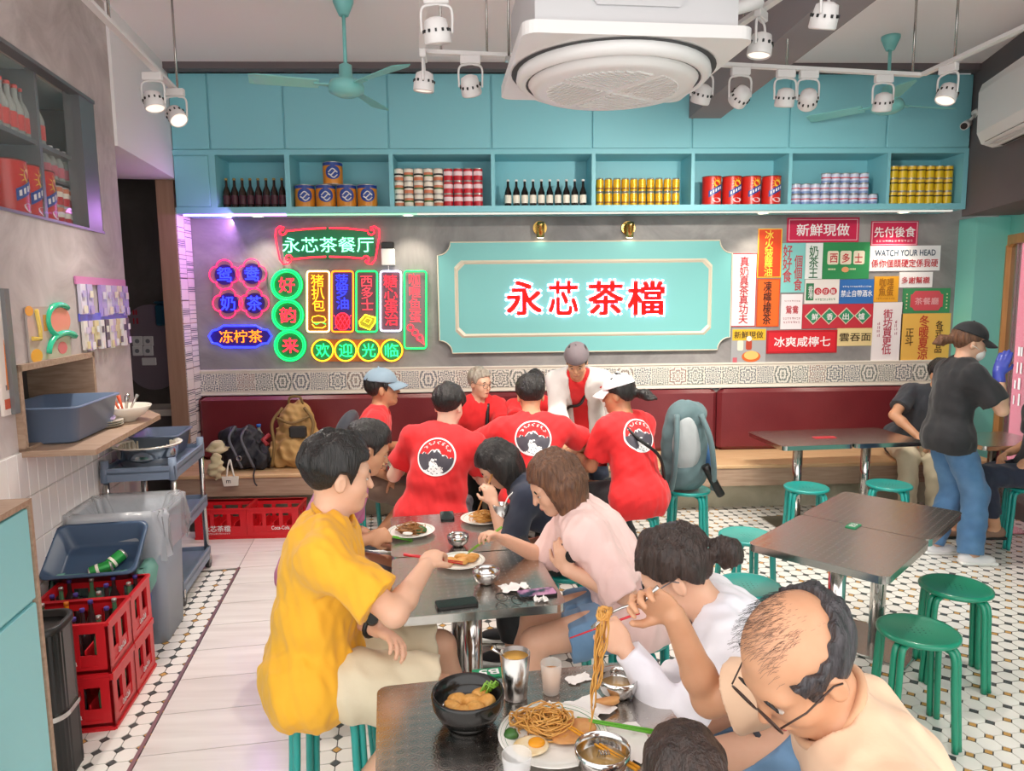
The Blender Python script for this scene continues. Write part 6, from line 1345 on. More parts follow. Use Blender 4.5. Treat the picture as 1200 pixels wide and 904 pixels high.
def screen_mix():
    m = mat('screen_lit', '#35506e', 0.1); nt = m.node_tree; N = nt.nodes; L = nt.links; b = N['Principled BSDF']; tc = N.new('ShaderNodeTexCoord'); nz = N.new('ShaderNodeTexNoise'); nz.inputs['Scale'].default_value = 22
    L.new(tc.outputs['Object'], nz.inputs['Vector']); r = N.new('ShaderNodeValToRGB'); r.color_ramp.elements[0].color = lin('#20304a'); r.color_ramp.elements[1].color = lin('#c98fb8'); r.color_ramp.elements[0].position = 0.4; r.color_ramp.elements[1].position = 0.62
    L.new(nz.outputs['Fac'], r.inputs['Fac']); L.new(r.outputs['Color'], b.inputs['Base Color']); return m
phone('phone with a colourful screen in front of the woman in pink', 629, 697, 0.15, 0.07, 0.2, screen_mix())
phone('phone lying at the far end of the back table beside the noodles', 524, 606, 0.07, 0.14, 0.1, MATS['screen_dark'])
p = atZ(597, 708, TH); t = thing('eyeglasses', 'folded eyeglasses on the yellow man’s table'.replace('’', "'"), 'glasses', (p.x, p.y, TH+0.002), -0.5)
for s_ in (-1, 1): MB().tube([(s_*0.033+0.024*math.cos(a), 0, 0.018+0.016*math.sin(a)) for a in [2*PI*k/16 for k in range(16)]], 0.0015, 5, True).build('rim', M_black, t); MB().tube([(s_*0.058, 0, 0.024), (s_*0.056, 0.05, 0.01), (-s_*0.02, 0.07, 0.003)], 0.0015, 5).build('temple_arm', M_black, t)
MB().tube([(-0.009, 0, 0.022), (0, 0, 0.026), (0.009, 0, 0.022)], 0.0014, 5).build('bridge', M_black, t)
def plaque(label, px, py, txt, rz=0.0, c='#0f8a5a', w=0.085, d=0.05):
    p = atZ(px, py, TH); t = thing('table_number_plaque', label, 'plaque', (p.x, p.y, TH+0.0005), rz, 'table number plaques'); MB().prism(rrect(w, d, 0.004, 3), 0, 0.004).build('plate', mat('plaque_'+c.strip('#'), c, 0.35), t)
    if txt: lettering(txt, w*0.6, d*0.6, M_white, t, Matrix.Translation((0, 0, 0.005)), 'lettering', 0.02)
    return t
plaque('green table plaque reading B5, upside down, by the steel tumbler', 573, 790, 'B5', PI+0.14, w=0.10, d=0.05)
plaque('green table plaque on the angled right foreground tables', 1000, 617, 'B3', math.radians(43))
plaque('green table plaque in front of the chicken plate', 540, 651, '', 0.14)
plaque('red and white plaque on the empty back table', 966, 513, '', 0.05, '#c0303c', 0.18, 0.06)
t = plate('plate of chicken chop near the yellow-shirted man’s hand'.replace('’', "'"), 540, 662, 0.105)
for k, (x, y) in enumerate(((-0.04, -0.01), (0.0, -0.02), (0.035, 0.01), (0.0, 0.03), (0.05, 0.035))): blob(t, 'chicken_piece', (x, y, 0.022), (0.03, 0.022, 0.014), M_chick, 40+k, 0.004, 0.004, 80)
t = plate('plate of brown noodles and greens on the far table', 482, 626, 0.115); noodles(t, 0, 0.01, 0.012, 0.07, 50, 0.03, 11, mat('soy_noodle', '#8a5a2c', 0.35, col2='#a06c34', vscale=30)); blob(t, 'greens', (0.05, -0.01, 0.02), (0.03, 0.025, 0.014), M_veg, 50, 0.003, 0.006, 120); blob(t, 'dumpling', (-0.01, -0.05, 0.02), (0.03, 0.018, 0.012), M_porc, 51)
t = plate('plate of noodles in front of the black-haired woman', 566, 611, 0.115); noodles(t, 0, 0, 0.012, 0.07, 50, 0.035, 12); blob(t, 'greens', (0.06, -0.02, 0.02), (0.025, 0.02, 0.012), M_veg, 52, 0.003, 0.006, 120)
cup('steel tumbler with a bent straw beside the black-haired woman', 587, 621, 0.042, 0.13, M_steel, M_ice, True)
for i, (px, c_, st_) in enumerate(((552, M_ice, True), (563, M_tea, True), (570, M_ice, True), (545, None, False))):
    cup(['iced tea glass with straw on the red group’s table, leftmost with a drink', 'milk tea glass with straw in the middle of the red group’s cups', 'iced tea glass with straw next to the red-shirted man’s arm', 'steel tumbler on the red group’s table'][i].replace('’', "'"), px, 534 if i < 3 else 538, 0.034, 0.12, MATS['clear_glassware'] if c_ else M_steel, c_, st_)
t = plate('plate of food in front of the standing man in white', 690, 529, 0.10); noodles(t, 0, 0, 0.012, 0.06, 30, 0.03, 13)
# sleeping noodle strand lifted by the fork is built with the balding man
# ================================================================== people
def nv(v): v = np.array(v, float); return v/max(1e-9, np.linalg.norm(v))
def skin(name, c, c2=None): return mat('skin_'+name, c, 0.48, col2=c2 or c, vscale=14, sss=0.12)
SK = {'fair': skin('fair', '#d9a78a', '#e0b196'), 'mid': skin('mid', '#c8926f', '#d19c7a'), 'tan': skin('tan', '#b47c5a', '#bd8765'), 'pale': skin('pale', '#e3b89f', '#e9c1aa')}
def hairm(name, c, c2, r=0.4): return mat('hair_'+name, c, r, col2=c2, vscale=10, stretch=(9, 9, 1.2), bump=0.7, bscale=22)
HM_ = {'black': hairm('black', '#120f0f', '#2a2523'), 'brown': hairm('brown', '#4a2f22', '#7a5238'), 'dark': hairm('dark', '#241a17', '#3f2f29'), 'grey': hairm('grey', '#8f8578', '#b8ad9d'), 'balding': hairm('balding', '#1f1d1f', '#4a464a')}
def cloth(name, c, c2=None, r=0.8): return mat('cloth_'+name, c, r, col2=c2 or c, vscale=6, bump=0.25, bscale=18, sheen=0.15)
CL = {'yellow': cloth('yellow', '#e6a51d', '#efb02a'), 'khaki': cloth('khaki', '#cdbfa2', '#d8cbb0'), 'pinkman': cloth('pinkman', '#c06a9a'), 'grey': cloth('grey', '#6c6f78'), 'navy': cloth('navy', '#1f2536', '#262d42'), 'pink': cloth('pink', '#ecc6c0', '#f2d0ca'),
      'denim': cloth('denim', '#5d83a8', '#7598ba'), 'jeans': cloth('jeans', '#3f6894', '#5a83ac'), 'white': cloth('white', '#e6e3ec', '#f0eef4'), 'peach': cloth('peach', '#e6c0a0', '#ecc9aa'), 'red': cloth('red', '#d31a1f', '#df2226'), 'black': cloth('black', '#1c1c20', '#252529'),
      'charcoal': cloth('charcoal', '#2e3138', '#3a3d45'), 'brown': cloth('brown', '#6b5348', '#77604f'), 'jacket': cloth('jacket', '#ddd8d4', '#e8e4e0'), 'capgrey': cloth('capgrey', '#6d6266', '#7a6f72'), 'capblue': cloth('capblue', '#7b8f9e', '#8b9fad'), 'capwhite': cloth('capwhite', '#eeecee'), 'olive': cloth('olive', '#b09a6a', '#bca878'), 'glove': mat('blue_glove', '#4a55b8', 0.35)}
def ik(a, t, l1, l2, hint):
    a = np.array(a, float); t = np.array(t, float); d = t-a; L = np.linalg.norm(d); L2 = min(L, (l1+l2)*0.999); d = d/L; t = a+d*L2
    x = (l1*l1-l2*l2+L2*L2)/(2*L2); h = math.sqrt(max(0, l1*l1-x*x)); hv = np.array(hint, float); hv = hv-d*(hv @ d); hv = nv(hv); return a+d*x+hv*h, t
def add_hand(S, W, h, n, side, s, curl, k=0.006, spread=0.0, thumb=0.6, fr=1.0):
    h = nv(h); n = nv(n-h*(n @ h)); t = np.cross(n, h)*side       # t points to the thumb side
    S.ell(W+h*0.045*s, (0.052*s, 0.040*s, 0.017*s), np.stack([h, t, n], 1), k=0.012)
    for i, (o, L) in enumerate(((0.029, 0.070), (0.010, 0.078), (-0.010, 0.072), (-0.028, 0.056))):
        p = W+h*0.083*s+t*o*s-h*(0.006*abs(i-1))*s; d = nv(h+t*spread*(1.5-i)*0.3); a = 0
        for q, f in enumerate((0.45, 0.31, 0.24)):
            a += math.radians(curl*(1.0 if q else 0.8)); dd = d*math.cos(a)+n*math.sin(a); e = p+dd*L*f*s; S.cone(p, e, (0.0092-0.0008*q)*s*fr, (0.0086-0.0009*q)*s*fr, k=0.003); p = e
    p = W+h*0.02*s+t*0.03*s; d1 = nv(h*0.75+t*0.6+n*thumb); e = p+d1*0.042*s; S.cone(p, e, 0.0125*s, 0.010*s, k=0.008); d2 = nv(h*0.9+t*0.05+n*thumb*1.1); S.cone(e, e+d2*0.034*s, 0.0102*s, 0.008*s, k=0.003)
    return W+h*0.085*s+n*0.03*s
class Person:
    def __init__(p, label, pel, yaw, lean=8, bend=8, side=0, twist=0, s=1.0, head=(0, 0, 0), hands=None, feet=None, sk='fair', vox=0.009, fat=1.0, female=False, name='person', ground=0.0, hint=None, curl=(35, 35), palm=None, knee=None, neck=1.0, hs=1.0, hdir=None):
        p.t = thing(name, label, 'person', (pel[0], pel[1], ground)); p.vox = vox; p.s = s; p.sk = SK[sk]; p.female = female
        P = p.P = np.array(pel, float); y = math.radians(yaw); f = p.f = np.array((math.cos(y), math.sin(y), 0)); l = p.l = np.array((-math.sin(y), math.cos(y), 0)); Z = np.array((0, 0, 1.))
        def sd(a): a = math.radians(a); b = math.radians(side); return nv(Z*math.cos(a)*math.cos(b)+f*math.sin(a)+l*math.sin(b))
        u1 = p.u1 = sd(lean); u2 = p.u2 = sd(lean+bend); tw = math.radians(twist); l2 = p.l2 = nv(l*math.cos(tw)-f*math.sin(tw)); l2 = p.l2 = nv(l2-u2*(l2 @ u2)); f2 = p.f2 = np.cross(l2, u2); f1 = p.f1 = nv(f-u1*(f @ u1))
        p.W = P+u1*0.20*s; p.Ch = P+u1*0.22*s+u2*0.12*s; p.N = P+u1*0.24*s+u2*0.265*s
        p.fat = fat; p.shw = (0.165 if female else 0.182)*s
        p.sh = {1: p.N-u2*0.048*s+l2*p.shw, -1: p.N-u2*0.048*s-l2*p.shw}; p.hip = {1: P+l*0.088*s, -1: P-l*0.088*s}
        hy, hp, hr = [math.radians(a) for a in head]
        F = np.array((math.cos(hy)*math.cos(hp), math.sin(hy)*math.cos(hp), -math.sin(hp))); Lh = np.array((-math.sin(hy), math.cos(hy), 0)); U = np.cross(F, Lh); p.hl = Lh*math.cos(hr)+U*math.sin(hr); p.hu = U*math.cos(hr)-Lh*math.sin(hr); p.hf = F; p.hs = hs*s*1.0
        nd = nv(u2*0.6+Z*0.25+p.hu*0.35); p.hc = p.N+nd*0.075*s*neck+p.hu*0.085*p.hs+p.hf*0.012*p.hs
        p.R = np.stack([p.hf, p.hl, p.hu], 1)
        hands = hands or {}; feet = feet or {}; hint = hint or {}; p.el = {}; p.wr = {}; p.kn = {}; p.an = {}; p.grip = {}
        for i, sd_ in enumerate((1, -1)):
            key = 'L' if sd_ == 1 else 'R'; tgt = hands.get(key)
            if tgt is None: tgt = p.sh[sd_]+f*0.22*s-Z*0.42*s+l*sd_*0.03
            hv = hint.get(key, -Z*0.8-f*0.5+l*sd_*0.35); p.el[sd_], p.wr[sd_] = ik(p.sh[sd_], np.array(tgt), 0.285*s, 0.25*s, hv)
            ft = feet.get(key)
            if ft is None: ft = P+f*0.36*s+l*sd_*0.10*s; ft[2] = ground+0.085
            kv = (knee or {}).get(key, f+Z*0.6); p.kn[sd_], p.an[sd_] = ik(p.hip[sd_], np.array(ft), 0.425*s, 0.415*s, kv)
        p.curl = {1: curl[0], -1: curl[1]}; p.palm = palm or {}; p.hdir = hdir or {}
        p.body()
    def H(p, x, y, z): return p.hc+(p.hf*x+p.hl*y+p.hu*z)*p.hs
    def torso(p, S, e=0.0, k=0.05, low=True):
        s = p.s; fa = p.fat; A1 = np.stack([p.f1, p.l, p.u1], 1); A2 = np.stack([p.f2, p.l2, p.u2], 1)
        S.ell(p.P+p.u1*0.01*s, (0.105*s*fa+e, 0.158*s*(1+(fa-1)*.6)+e, 0.105*s+e), A1, k)
        S.ell(p.W-p.u1*0.02*s, (0.098*s*fa+e, 0.135*s*fa+e, 0.15*s+e), A1, k)
        S.ell(p.Ch, (0.108*s*(1+(fa-1)*.5)+e, 0.152*s+e, 0.165*s+e), A2, k)
        for q in (1, -1):
            S.cone(p.N+p.u2*0.004*s+p.l2*q*0.03*s, p.sh[q]-p.u2*0.008*s, 0.044*s+e*0.7, 0.049*s+e*0.8, k=0.04); S.cone(p.N-p.u2*0.06*s+p.l2*q*0.05*s, p.sh[q]-p.u2*0.05*s-p.l2*q*0.03, 0.07*s+e, 0.05*s+e, k=0.05)
            if p.female: S.ell(p.Ch+p.f2*0.085*s+p.l2*q*0.065*s-p.u2*0.02*s, (0.045*s+e, 0.055*s+e, 0.055*s+e), A2, 0.04)
    def body(p):
        S = SDF(); s = p.s; p.torso(S)
        S.cone(p.N-p.u2*0.03*s, p.H(-0.018, 0, -0.05), 0.056*s, 0.05*p.hs, k=0.03)
        h = p.hs; R = p.R
        def E(c, r, k=0.02, sub=False): S.ell(p.H(*c), tuple(x*h for x in r), R, k*h, sub)
        E((-0.012, 0, 0.022), (0.097, 0.077, 0.094)); E((0.032, 0, -0.055), (0.060, 0.058, 0.070), 0.03); E((0.066, 0, -0.103), (0.022, 0.026, 0.020), 0.03); E((0.070, 0, 0.012), (0.024, 0.055, 0.022), 0.02)
        for q in (1, -1):
            E((0.055, q*0.036, -0.038), (0.030, 0.024, 0.028), 0.02); E((0.100, q*0.031, -0.012), (0.014, 0.018, 0.011), 0.008, True); E((-0.006, q*0.076, -0.02), (0.019, 0.010, 0.031), 0.006); E((0.0, q*0.087, -0.02), (0.011, 0.006, 0.02), 0.004, True)
        S.cone(p.H(0.092, 0, -0.004), p.H(0.108, 0, -0.040), 0.007*h, 0.0105*h, k=0.014*h); E((0.089, 0, -0.072), (0.013, 0.024, 0.009), 0.012); E((0.094, 0, -0.078), (0.01, 0.03, 0.0022), 0.002, True)
        Z = np.array((0, 0, 1.))
        for q in (1, -1):
            S.cone(p.sh[q], p.el[q], 0.049*s*(0.9 if p.female else 1), 0.039*s, k=0.03); m = p.el[q]*0.7+p.wr[q]*0.3; S.cone(p.el[q], m, 0.039*s, 0.039*s, k=0.02); S.cone(m, p.wr[q], 0.039*s, 0.027*s, k=0.02)
            hd = nv(p.wr[q]-p.el[q]); key = 'L' if q == 1 else 'R'
            if key in p.hdir: hd = nv(p.hdir[key])
            pn = p.palm.get(key, -Z*0.8-p.l*q*0.6); p.grip[q] = add_hand(S, p.wr[q], hd, np.array(pn, float), -q, s, p.curl[q], fr=1.0 if p.vox < 0.0075 else 1.12)
            S.cone(p.hip[q], p.kn[q], 0.088*s*p.fat, 0.058*s, k=0.04); m = p.kn[q]*0.68+p.an[q]*0.32; S.cone(p.kn[q], m, 0.056*s, 0.056*s, k=0.02); S.cone(m, p.an[q], 0.055*s, 0.037*s, k=0.02)
            p.footdir = nv(p.f); a = p.an[q]; S.cone(a-np.array((0, 0, 0.04*s)), a+p.f*0.13*s-np.array((0, 0, 0.06*s)), 0.036*s, 0.026*s, k=0.02); S.cone(a-p.f*0.03*s-np.array((0, 0, 0.05*s)), a-np.array((0, 0, 0.04*s)), 0.03*s, 0.03*s, k=0.02)
        S.build('body', p.sk, p.t, p.vox)
        o = np.array(p.t.location)
        for q in (1, -1):
            Mx = Matrix([list(r) for r in R]); e = MB().ball(Vector(p.H(0.0835, q*0.031, -0.012)-o), (0.006*h, 0.0115*h, 0.0042*h), 10, 7, Mx).build('eye', mat('eye_white', '#bfb2a8', 0.3), p.t)
            MB().ball(Vector(p.H(0.0870, q*0.031, -0.0115)-o), (0.0035*h, 0.0065*h, 0.0042*h), 8, 6, Mx).build('iris', M_black, e)
            MB().tube([Vector(p.H(0.0905, q*a, 0.012+b)-o) for a, b in ((0.014, -0.001), (0.03, 0.004), (0.048, -0.001))], [0.003*h, 0.004*h, 0.002*h], 6).build('eyebrow', HM_['black'], p.t)
        MB().ball(Vector(p.H(0.0955, 0, -0.074)-o), (0.006*h, 0.021*h, 0.006*h), 12, 7, Matrix([list(r) for r in R])).build('lips', mat('lips', '#a85a50', 0.4), p.t)
    # ---- clothing
    def shirt(p, mt, sleeve=0.62, e=0.016, hem=0.10, fold=0.006, seed=1, name='shirt', long=False, neckr=0.060, open_front=False, vox=None):
        S = SDF(); s = p.s; p.torso(S, e)
        hs_ = p.P-p.u1*(hem-0.02)*s; A = np.stack([p.f1, p.l, p.u1], 1); S.ell(p.P-p.u1*0.015*s-p.f1*0.008*s, (0.128*s*p.fat+e, 0.188*s*(1+(p.fat-1)*.8)+e, 0.16*s+e), A, 0.05)
        for q in (1, -1):
            el, wr = p.el[q], p.wr[q]
            if long:
                S.cone(p.sh[q]-p.u2*0.006*s, el, 0.052*s+e*0.7, 0.048*s+e*0.6, k=0.04); w = el+(wr-el)*0.97; S.cap(el, w, 0.050*s+e*0.6, 0.036*s+e*0.4, k=0.03)
            else: S.cap(p.sh[q]-p.u2*0.006*s, p.sh[q]+(el-p.sh[q])*sleeve, 0.052*s+e*0.6, 0.062*s+e, k=0.045)
        S.cone(p.N-p.u2*0.004*s+p.f2*0.012*s, p.N+(p.hc-p.N)*0.9+p.f2*0.01, neckr*s, neckr*s*1.1, k=0.006, sub=True)
        if not open_front and not long:
            c0 = p.N+p.u2*0.010*s+p.f2*0.012*s; nn_ = nv(p.u2-p.f2*-0.35); a_ = p.l2; b_ = nv(np.cross(nn_, a_)); rg = [c0+(a_*math.cos(q)+b_*math.sin(q))*(neckr+0.004)*s for q in [2*PI*k/14 for k in range(15)]]
            S.path(rg, 0.0085*s, 0.012)
        if open_front: S.box(p.Ch+p.f2*0.16*s-p.u2*0.08*s, (0.14*s, 0.055*s, 0.36*s), 0.02, np.stack([p.f2, p.l2, p.u2], 1), k=0.02, sub=True)
        w1 = wob(48, fold*0.75, seed, (1, 1, 0.5)); w2 = wob(110, fold*0.3, seed+9, (1, 1, 0.6))
        P, u1 = p.P, p.u1
        def cut(X): return -((X-P) @ u1)-hem*s+0.012*np.sin(X[:, 0]*23)*np.cos(X[:, 1]*19)
        p.sh_o = S.build(name, mt, p.t, vox or p.vox, cut, lambda X: w1(X)+w2(X)); return p.sh_o
    def trousers(p, mt, upto=1.0, e=0.012, seed=3, name='trousers', flare=0.0):
        S = SDF(); s = p.s; A = np.stack([p.f1, p.l, p.u1], 1); S.ell(p.P+p.u1*0.0*s, (0.108*s*p.fat+e*.3, 0.160*s*(1+(p.fat-1)*.5)+e*.3, 0.108*s+e*.3), A, 0.04)
        for q in (1, -1):
            h, k_, a = p.hip[q], p.kn[q], p.an[q]
            if upto <= 0.5: S.cap(h, h+(k_-h)*upto*2, 0.084*s*p.fat+e*.6, 0.074*s+e+flare, k=0.03)
            else: S.cone(h, k_, 0.085*s*p.fat+e*.6, 0.063*s+e, k=0.03); S.cap(k_, k_+(a-k_)*(upto-0.5)*2, 0.063*s+e, 0.048*s+e+flare, k=0.02)
        w1 = wob(55, 0.005, seed); top = p.P+p.u1*0.11*s; u1 = p.u1
        return S.build(name, mt, p.t, p.vox, lambda X: ((X-top) @ u1), w1)
    def shoes(p, mt, sole=None, kind='shoe'):
        for q in (1, -1):
            a = p.an[q]; s = p.s; Z = np.array((0, 0, 1.)); S = SDF(); S.ell(a+p.f*0.075*s-Z*0.055*s, (0.10*s, 0.043*s, 0.036*s), np.stack([p.f, p.l, Z], 1), k=0.02); S.ell(a-p.f*0.02*s-Z*0.04*s, (0.055*s, 0.042*s, 0.05*s), np.stack([p.f, p.l, Z], 1), k=0.03)
            fz = a[2]-0.082*s; o = S.build(kind, mt, p.t, 0.007, lambda X: fz-X[:, 2])
            if sole is not None: SDF().box(a+p.f*0.055*s-Z*0.074*s, (0.125*s, 0.045*s, 0.012), 0.01, np.stack([p.f, p.l, Z], 1), k=0.0).build('sole', sole, o.parent, 0.006)
    # ---- hair and head wear
    def hair(p, style='short', mt=None, L=0.2, seed=1, vol=0.0, vox=None):
        S = SDF(); h = p.hs; R = p.R; mt = mt or HM_['black']
        def E(c, r, k=0.02): S.ell(p.H(*c), tuple(x*h for x in r), R, k*h)
        v = vol; E((-0.014, 0, 0.028), (0.108+v, 0.089+v, 0.103+v))
        X_ = {'short': ([-0.13, -0.07, -0.03, -0.012, 0.012, 0.03, 0.05, 0.075, 0.12], [-0.075, -0.07, -0.03, 0.012, 0.012, -0.035, 0.045, 0.058, 0.07]),
              'fade': ([-0.13, -0.07, -0.03, -0.012, 0.012, 0.03, 0.05, 0.075, 0.12], [-0.065, -0.06, -0.02, 0.018, 0.015, -0.01, 0.045, 0.058, 0.07]),
              'bald': ([-0.13, -0.07, -0.03, -0.012, 0.012, 0.03, 0.05, 0.12], [-0.085, -0.08, -0.03, 0.005, 0.005, -0.05, 0.03, 0.3]),
              'pony': ([-0.13, -0.06, -0.02, 0.012, 0.03, 0.05, 0.075, 0.12], [-0.06, -0.055, 0.0, 0.012, 0.01, 0.04, 0.06, 0.072]),
              'long': ([-0.16, 0.0, 0.035, 0.06, 0.085, 0.12], [-0.5, -0.5, -0.5, 0.03, 0.055, 0.06])}[style]
        if style == 'long':
            E((-0.035, 0, -0.05), (0.085, 0.092, 0.09), 0.05); Zd = np.array((0, 0, -1.))
            for q in (1, -1):
                a = p.H(-0.01, q*0.078, -0.01); d = nv(Zd*0.8-p.hu*0.5-p.hf*0.05); S.cone(a, a+d*L*h, 0.034*h, 0.022*h, k=0.03); a = p.H(-0.05, q*0.06, -0.02); S.cone(a, a+d*L*1.12*h, 0.045*h, 0.03*h, k=0.04); a = p.H(0.022, q*0.076, 0.0); S.cone(a, a+d*L*0.8*h, 0.02*h, 0.012*h, k=0.02)
            a = p.H(-0.075, 0, -0.02); S.cone(a, a+nv(Zd*0.8-p.hu*0.5-p.hf*0.1)*L*1.1*h, 0.05*h, 0.035*h, k=0.05)
        if style == 'pony':
            a = p.H(-0.105, 0, 0.0); Zd = np.array((0, 0, -1.)); b = a-p.hf*0.07*h+Zd*0.02; c = b-p.hf*0.05*h+Zd*L*0.5*h; d = c+Zd*L*0.6*h-p.hf*0.01; S.path([p.H(-0.08, 0, 0.01), a, b, c, d], [0.05*h, 0.02*h, 0.032*h, 0.03*h, 0.012*h], 0.02); p.tie = a
        hc, hf, hl, hu = p.hc, p.hf, p.hl, p.hu
        def cut(X):
            q = (X-hc)/h; x = q @ hf; y = q @ hl; z = q @ hu; g = np.interp(x, *X_)-z+0.004*np.sin(y*190+x*60)
            if style in ('short', 'fade', 'bald'):
                dt = (np.sqrt(((x+0.012)/0.099)**2+(y/0.079)**2+((z-0.022)/0.096)**2)-1)*0.088; g = np.maximum(g, dt-np.interp(z, [-0.085, -0.04, 0.0, 0.04], [-0.002, 0.003, 0.010, 0.03]))
            if style == 'bald': g = np.maximum(g, z-0.042-0.5*np.clip(-x-0.015, 0, 1)+0.004*np.sin(x*210+y*90))
            return g*h
        w = wob(90, 0.005*h, seed, (1, 1, 0.35)); w2 = wob(260, 0.0025*h, seed+5, (1, 1, 0.2))
        o = S.build('hair', mt, p.t, vox or min(p.vox, 0.007), cut, lambda X: w(X)+w2(X)); return o
    def cap(p, mt, visor=True, back=False):
        S = SDF(); h = p.hs; S.ell(p.H(-0.012, 0, 0.035), (0.116*h, 0.097*h, 0.103*h), p.R, 0.01); hc, hf, hl, hu = p.hc, p.hf, p.hl, p.hu
        o = S.build('cap', mt, p.t, 0.006, lambda X: (0.045*h-((X-hc) @ hu)-0.18*((X-hc) @ hf)), wob(20, 0.002, 4))
        b = MB(); sg = -1 if back else 1; n = 12; vs = []; oo = np.array(p.t.location)
        for j in range(5):
            rr = j/4
            for k in range(n+1):
                a = -1.15+2.3*k/n; x = sg*(0.09*math.cos(a)+0.085*rr*math.cos(a*0.9)); y = (0.088+0.004*rr)*math.sin(a); z = 0.042-0.018*rr*rr-0.02*(y/0.09)**2-0.022*rr+ (0 if not back else -0.02)
                vs.append(Vector(p.H(x, y, z)-oo))
        nn = len(vs); dn = Vector(-p.hu*0.005*h); vs += [v+dn for v in vs]; fs = []
        for j in range(4):
            for k in range(n): i = j*(n+1)+k; fs += [(i, i+1, i+n+2, i+n+1), (nn+i, nn+i+n+1, nn+i+n+2, nn+i+1)]
        for k in range(n): i = 4*(n+1)+k; fs.append((i, i+1, nn+i+1, nn+i))
        if visor: b.add(vs, fs, True); b.build('visor', mt, o)
        MB().ball(Vector(p.H(-0.012, 0, 0.139)-oo), 0.008*h, 8, 6).build('button', mt, o); return o
    def glasses(p, mt=None, r=0.024, lens=True):
        mt = mt or M_black; oo = np.array(p.t.location); h = p.hs; t = empty('glasses'); t.parent = p.t
        for q in (1, -1):
            MB().tube([Vector(p.H(0.108, q*0.033+r*1.15*math.cos(a), -0.012+r*0.85*math.sin(a))-oo) for a in [2*PI*k/20 for k in range(20)]], 0.0017*h, 6, True).build('rim', mt, t)
            MB().tube([Vector(p.H(*c)-oo) for c in ((0.106, q*0.062, -0.004), (0.06, q*0.078, -0.002), (0.0, q*0.086, 0.004), (-0.015, q*0.085, -0.008))], 0.0017*h, 6).build('temple_arm', mt, t)
        MB().tube([Vector(p.H(0.109, y, -0.006+0.003*(1-abs(y)*100))-oo) for y in (-0.008, 0, 0.008)], 0.0015*h, 6).build('bridge', mt, t)
    def emblem(p, c=None, r=0.115, dv=-0.05):
        """round print with a snowy mountain laid onto the back of the shirt"""
        from mathutils.bvhtree import BVHTree
        me = p.sh_o.data; bv = BVHTree.FromPolygons([v.co for v in me.vertices], [list(q.vertices) for q in me.polygons]); o = Vector(p.t.location)
        cc = Vector(p.Ch+p.u2*dv*p.s)-o; n = Vector(-p.f2); u = Vector(p.u2); l = Vector(-p.l2*1.0)
        def proj(x, y, e=0.0025):
            st = cc+l*(-x)*-1+u*y+n*0.5; hit, nn, i, d = bv.ray_cast(st, -n); return (hit+nn*e) if hit is not None else st-n*0.38
        mb = MB(); NR, NA = 26, 72; pts = [proj(0, 0)]; 
        for j in range(1, NR+1):
            for k in range(NA): a = 2*PI*k/NA; pts.append(proj(r*j/NR*math.cos(a), r*j/NR*math.sin(a)))
        def colr(x, y):
            d = math.hypot(x, y)
            if d > 0.93: return 0
            ridge = 0.12+0.30*max(0, 1-abs(x+0.05)/0.45)+0.05*math.sin(x*17)-0.18*max(0, x-0.3)
            if y > ridge: return 2
            if y > ridge-0.14*abs(math.sin(x*13))*max(0, 1-abs(x)/0.5)-0.02: return 0
            if y < -0.12 and abs(x+0.12+0.35*(y+0.2)+0.07*math.sin(y*14)) < 0.10+0.75*max(0, -y-0.25)+0.05*math.sin(x*21): return 0 if abs(math.sin(x*9+y*17)) > 0.16 else 1
            return 1
        vs = pts; fs = []; mi = []
        for k in range(NA): fs.append((0, 1+k, 1+(k+1) % NA)); mi.append(colr(0, 0))
        for j in range(1, NR):
            for k in range(NA): fs.append((1+(j-1)*NA+k, 1+j*NA+k, 1+j*NA+(k+1) % NA, 1+(j-1)*NA+(k+1) % NA)); a = 2*PI*(k+0.5)/NA; mi.append(colr((j+0.5)/NR*math.cos(a), (j+0.5)/NR*math.sin(a)))
        mb.add(vs, fs, True); mb.mi = mi; em = mb.build('emblem', [mat('print_white', '#f0eeee', 0.6), mat('print_grey', '#4a4650', 0.6), CL['red']], p.sh_o)
        rs = random.Random(5)
        for k in range(7):       # small printed marks along the top of the ring
            a = math.radians(146-k*19); th = a-PI/2; sz = r*0.2; V = []; Fs = []
            for q in range(4):
                x0, y0 = rs.uniform(-0.4, 0.1), -0.42+0.22*q; x1, y1 = x0+rs.uniform(0.3, 0.5), y0+0.13
                Fs.append((len(V), len(V)+1, len(V)+2, len(V)+3)); V += [(x0, y0), (x1, y0), (x1, y1), (x0, y1)]
            q = [proj(r*0.74*math.cos(a)+sz*(v[0]*math.cos(th)-v[1]*math.sin(th)), r*0.74*math.sin(a)+sz*(v[0]*math.sin(th)+v[1]*math.cos(th)), 0.0045) for v in V]
            MB().add(q, Fs).build('lettering', MATS['print_white'], em)
def J(px, py, Y): return np.array(atY(px, py, Y))
def strap(p, pts, mt, r=0.012, name='bag_strap'):
    o = np.array(p.t.location); MB().tube(bez([Vector(np.array(q)-o) for q in pts], 6), r, 6).build(name, mt, p.t)
NV = 0.0062    # finer surface for people near the camera
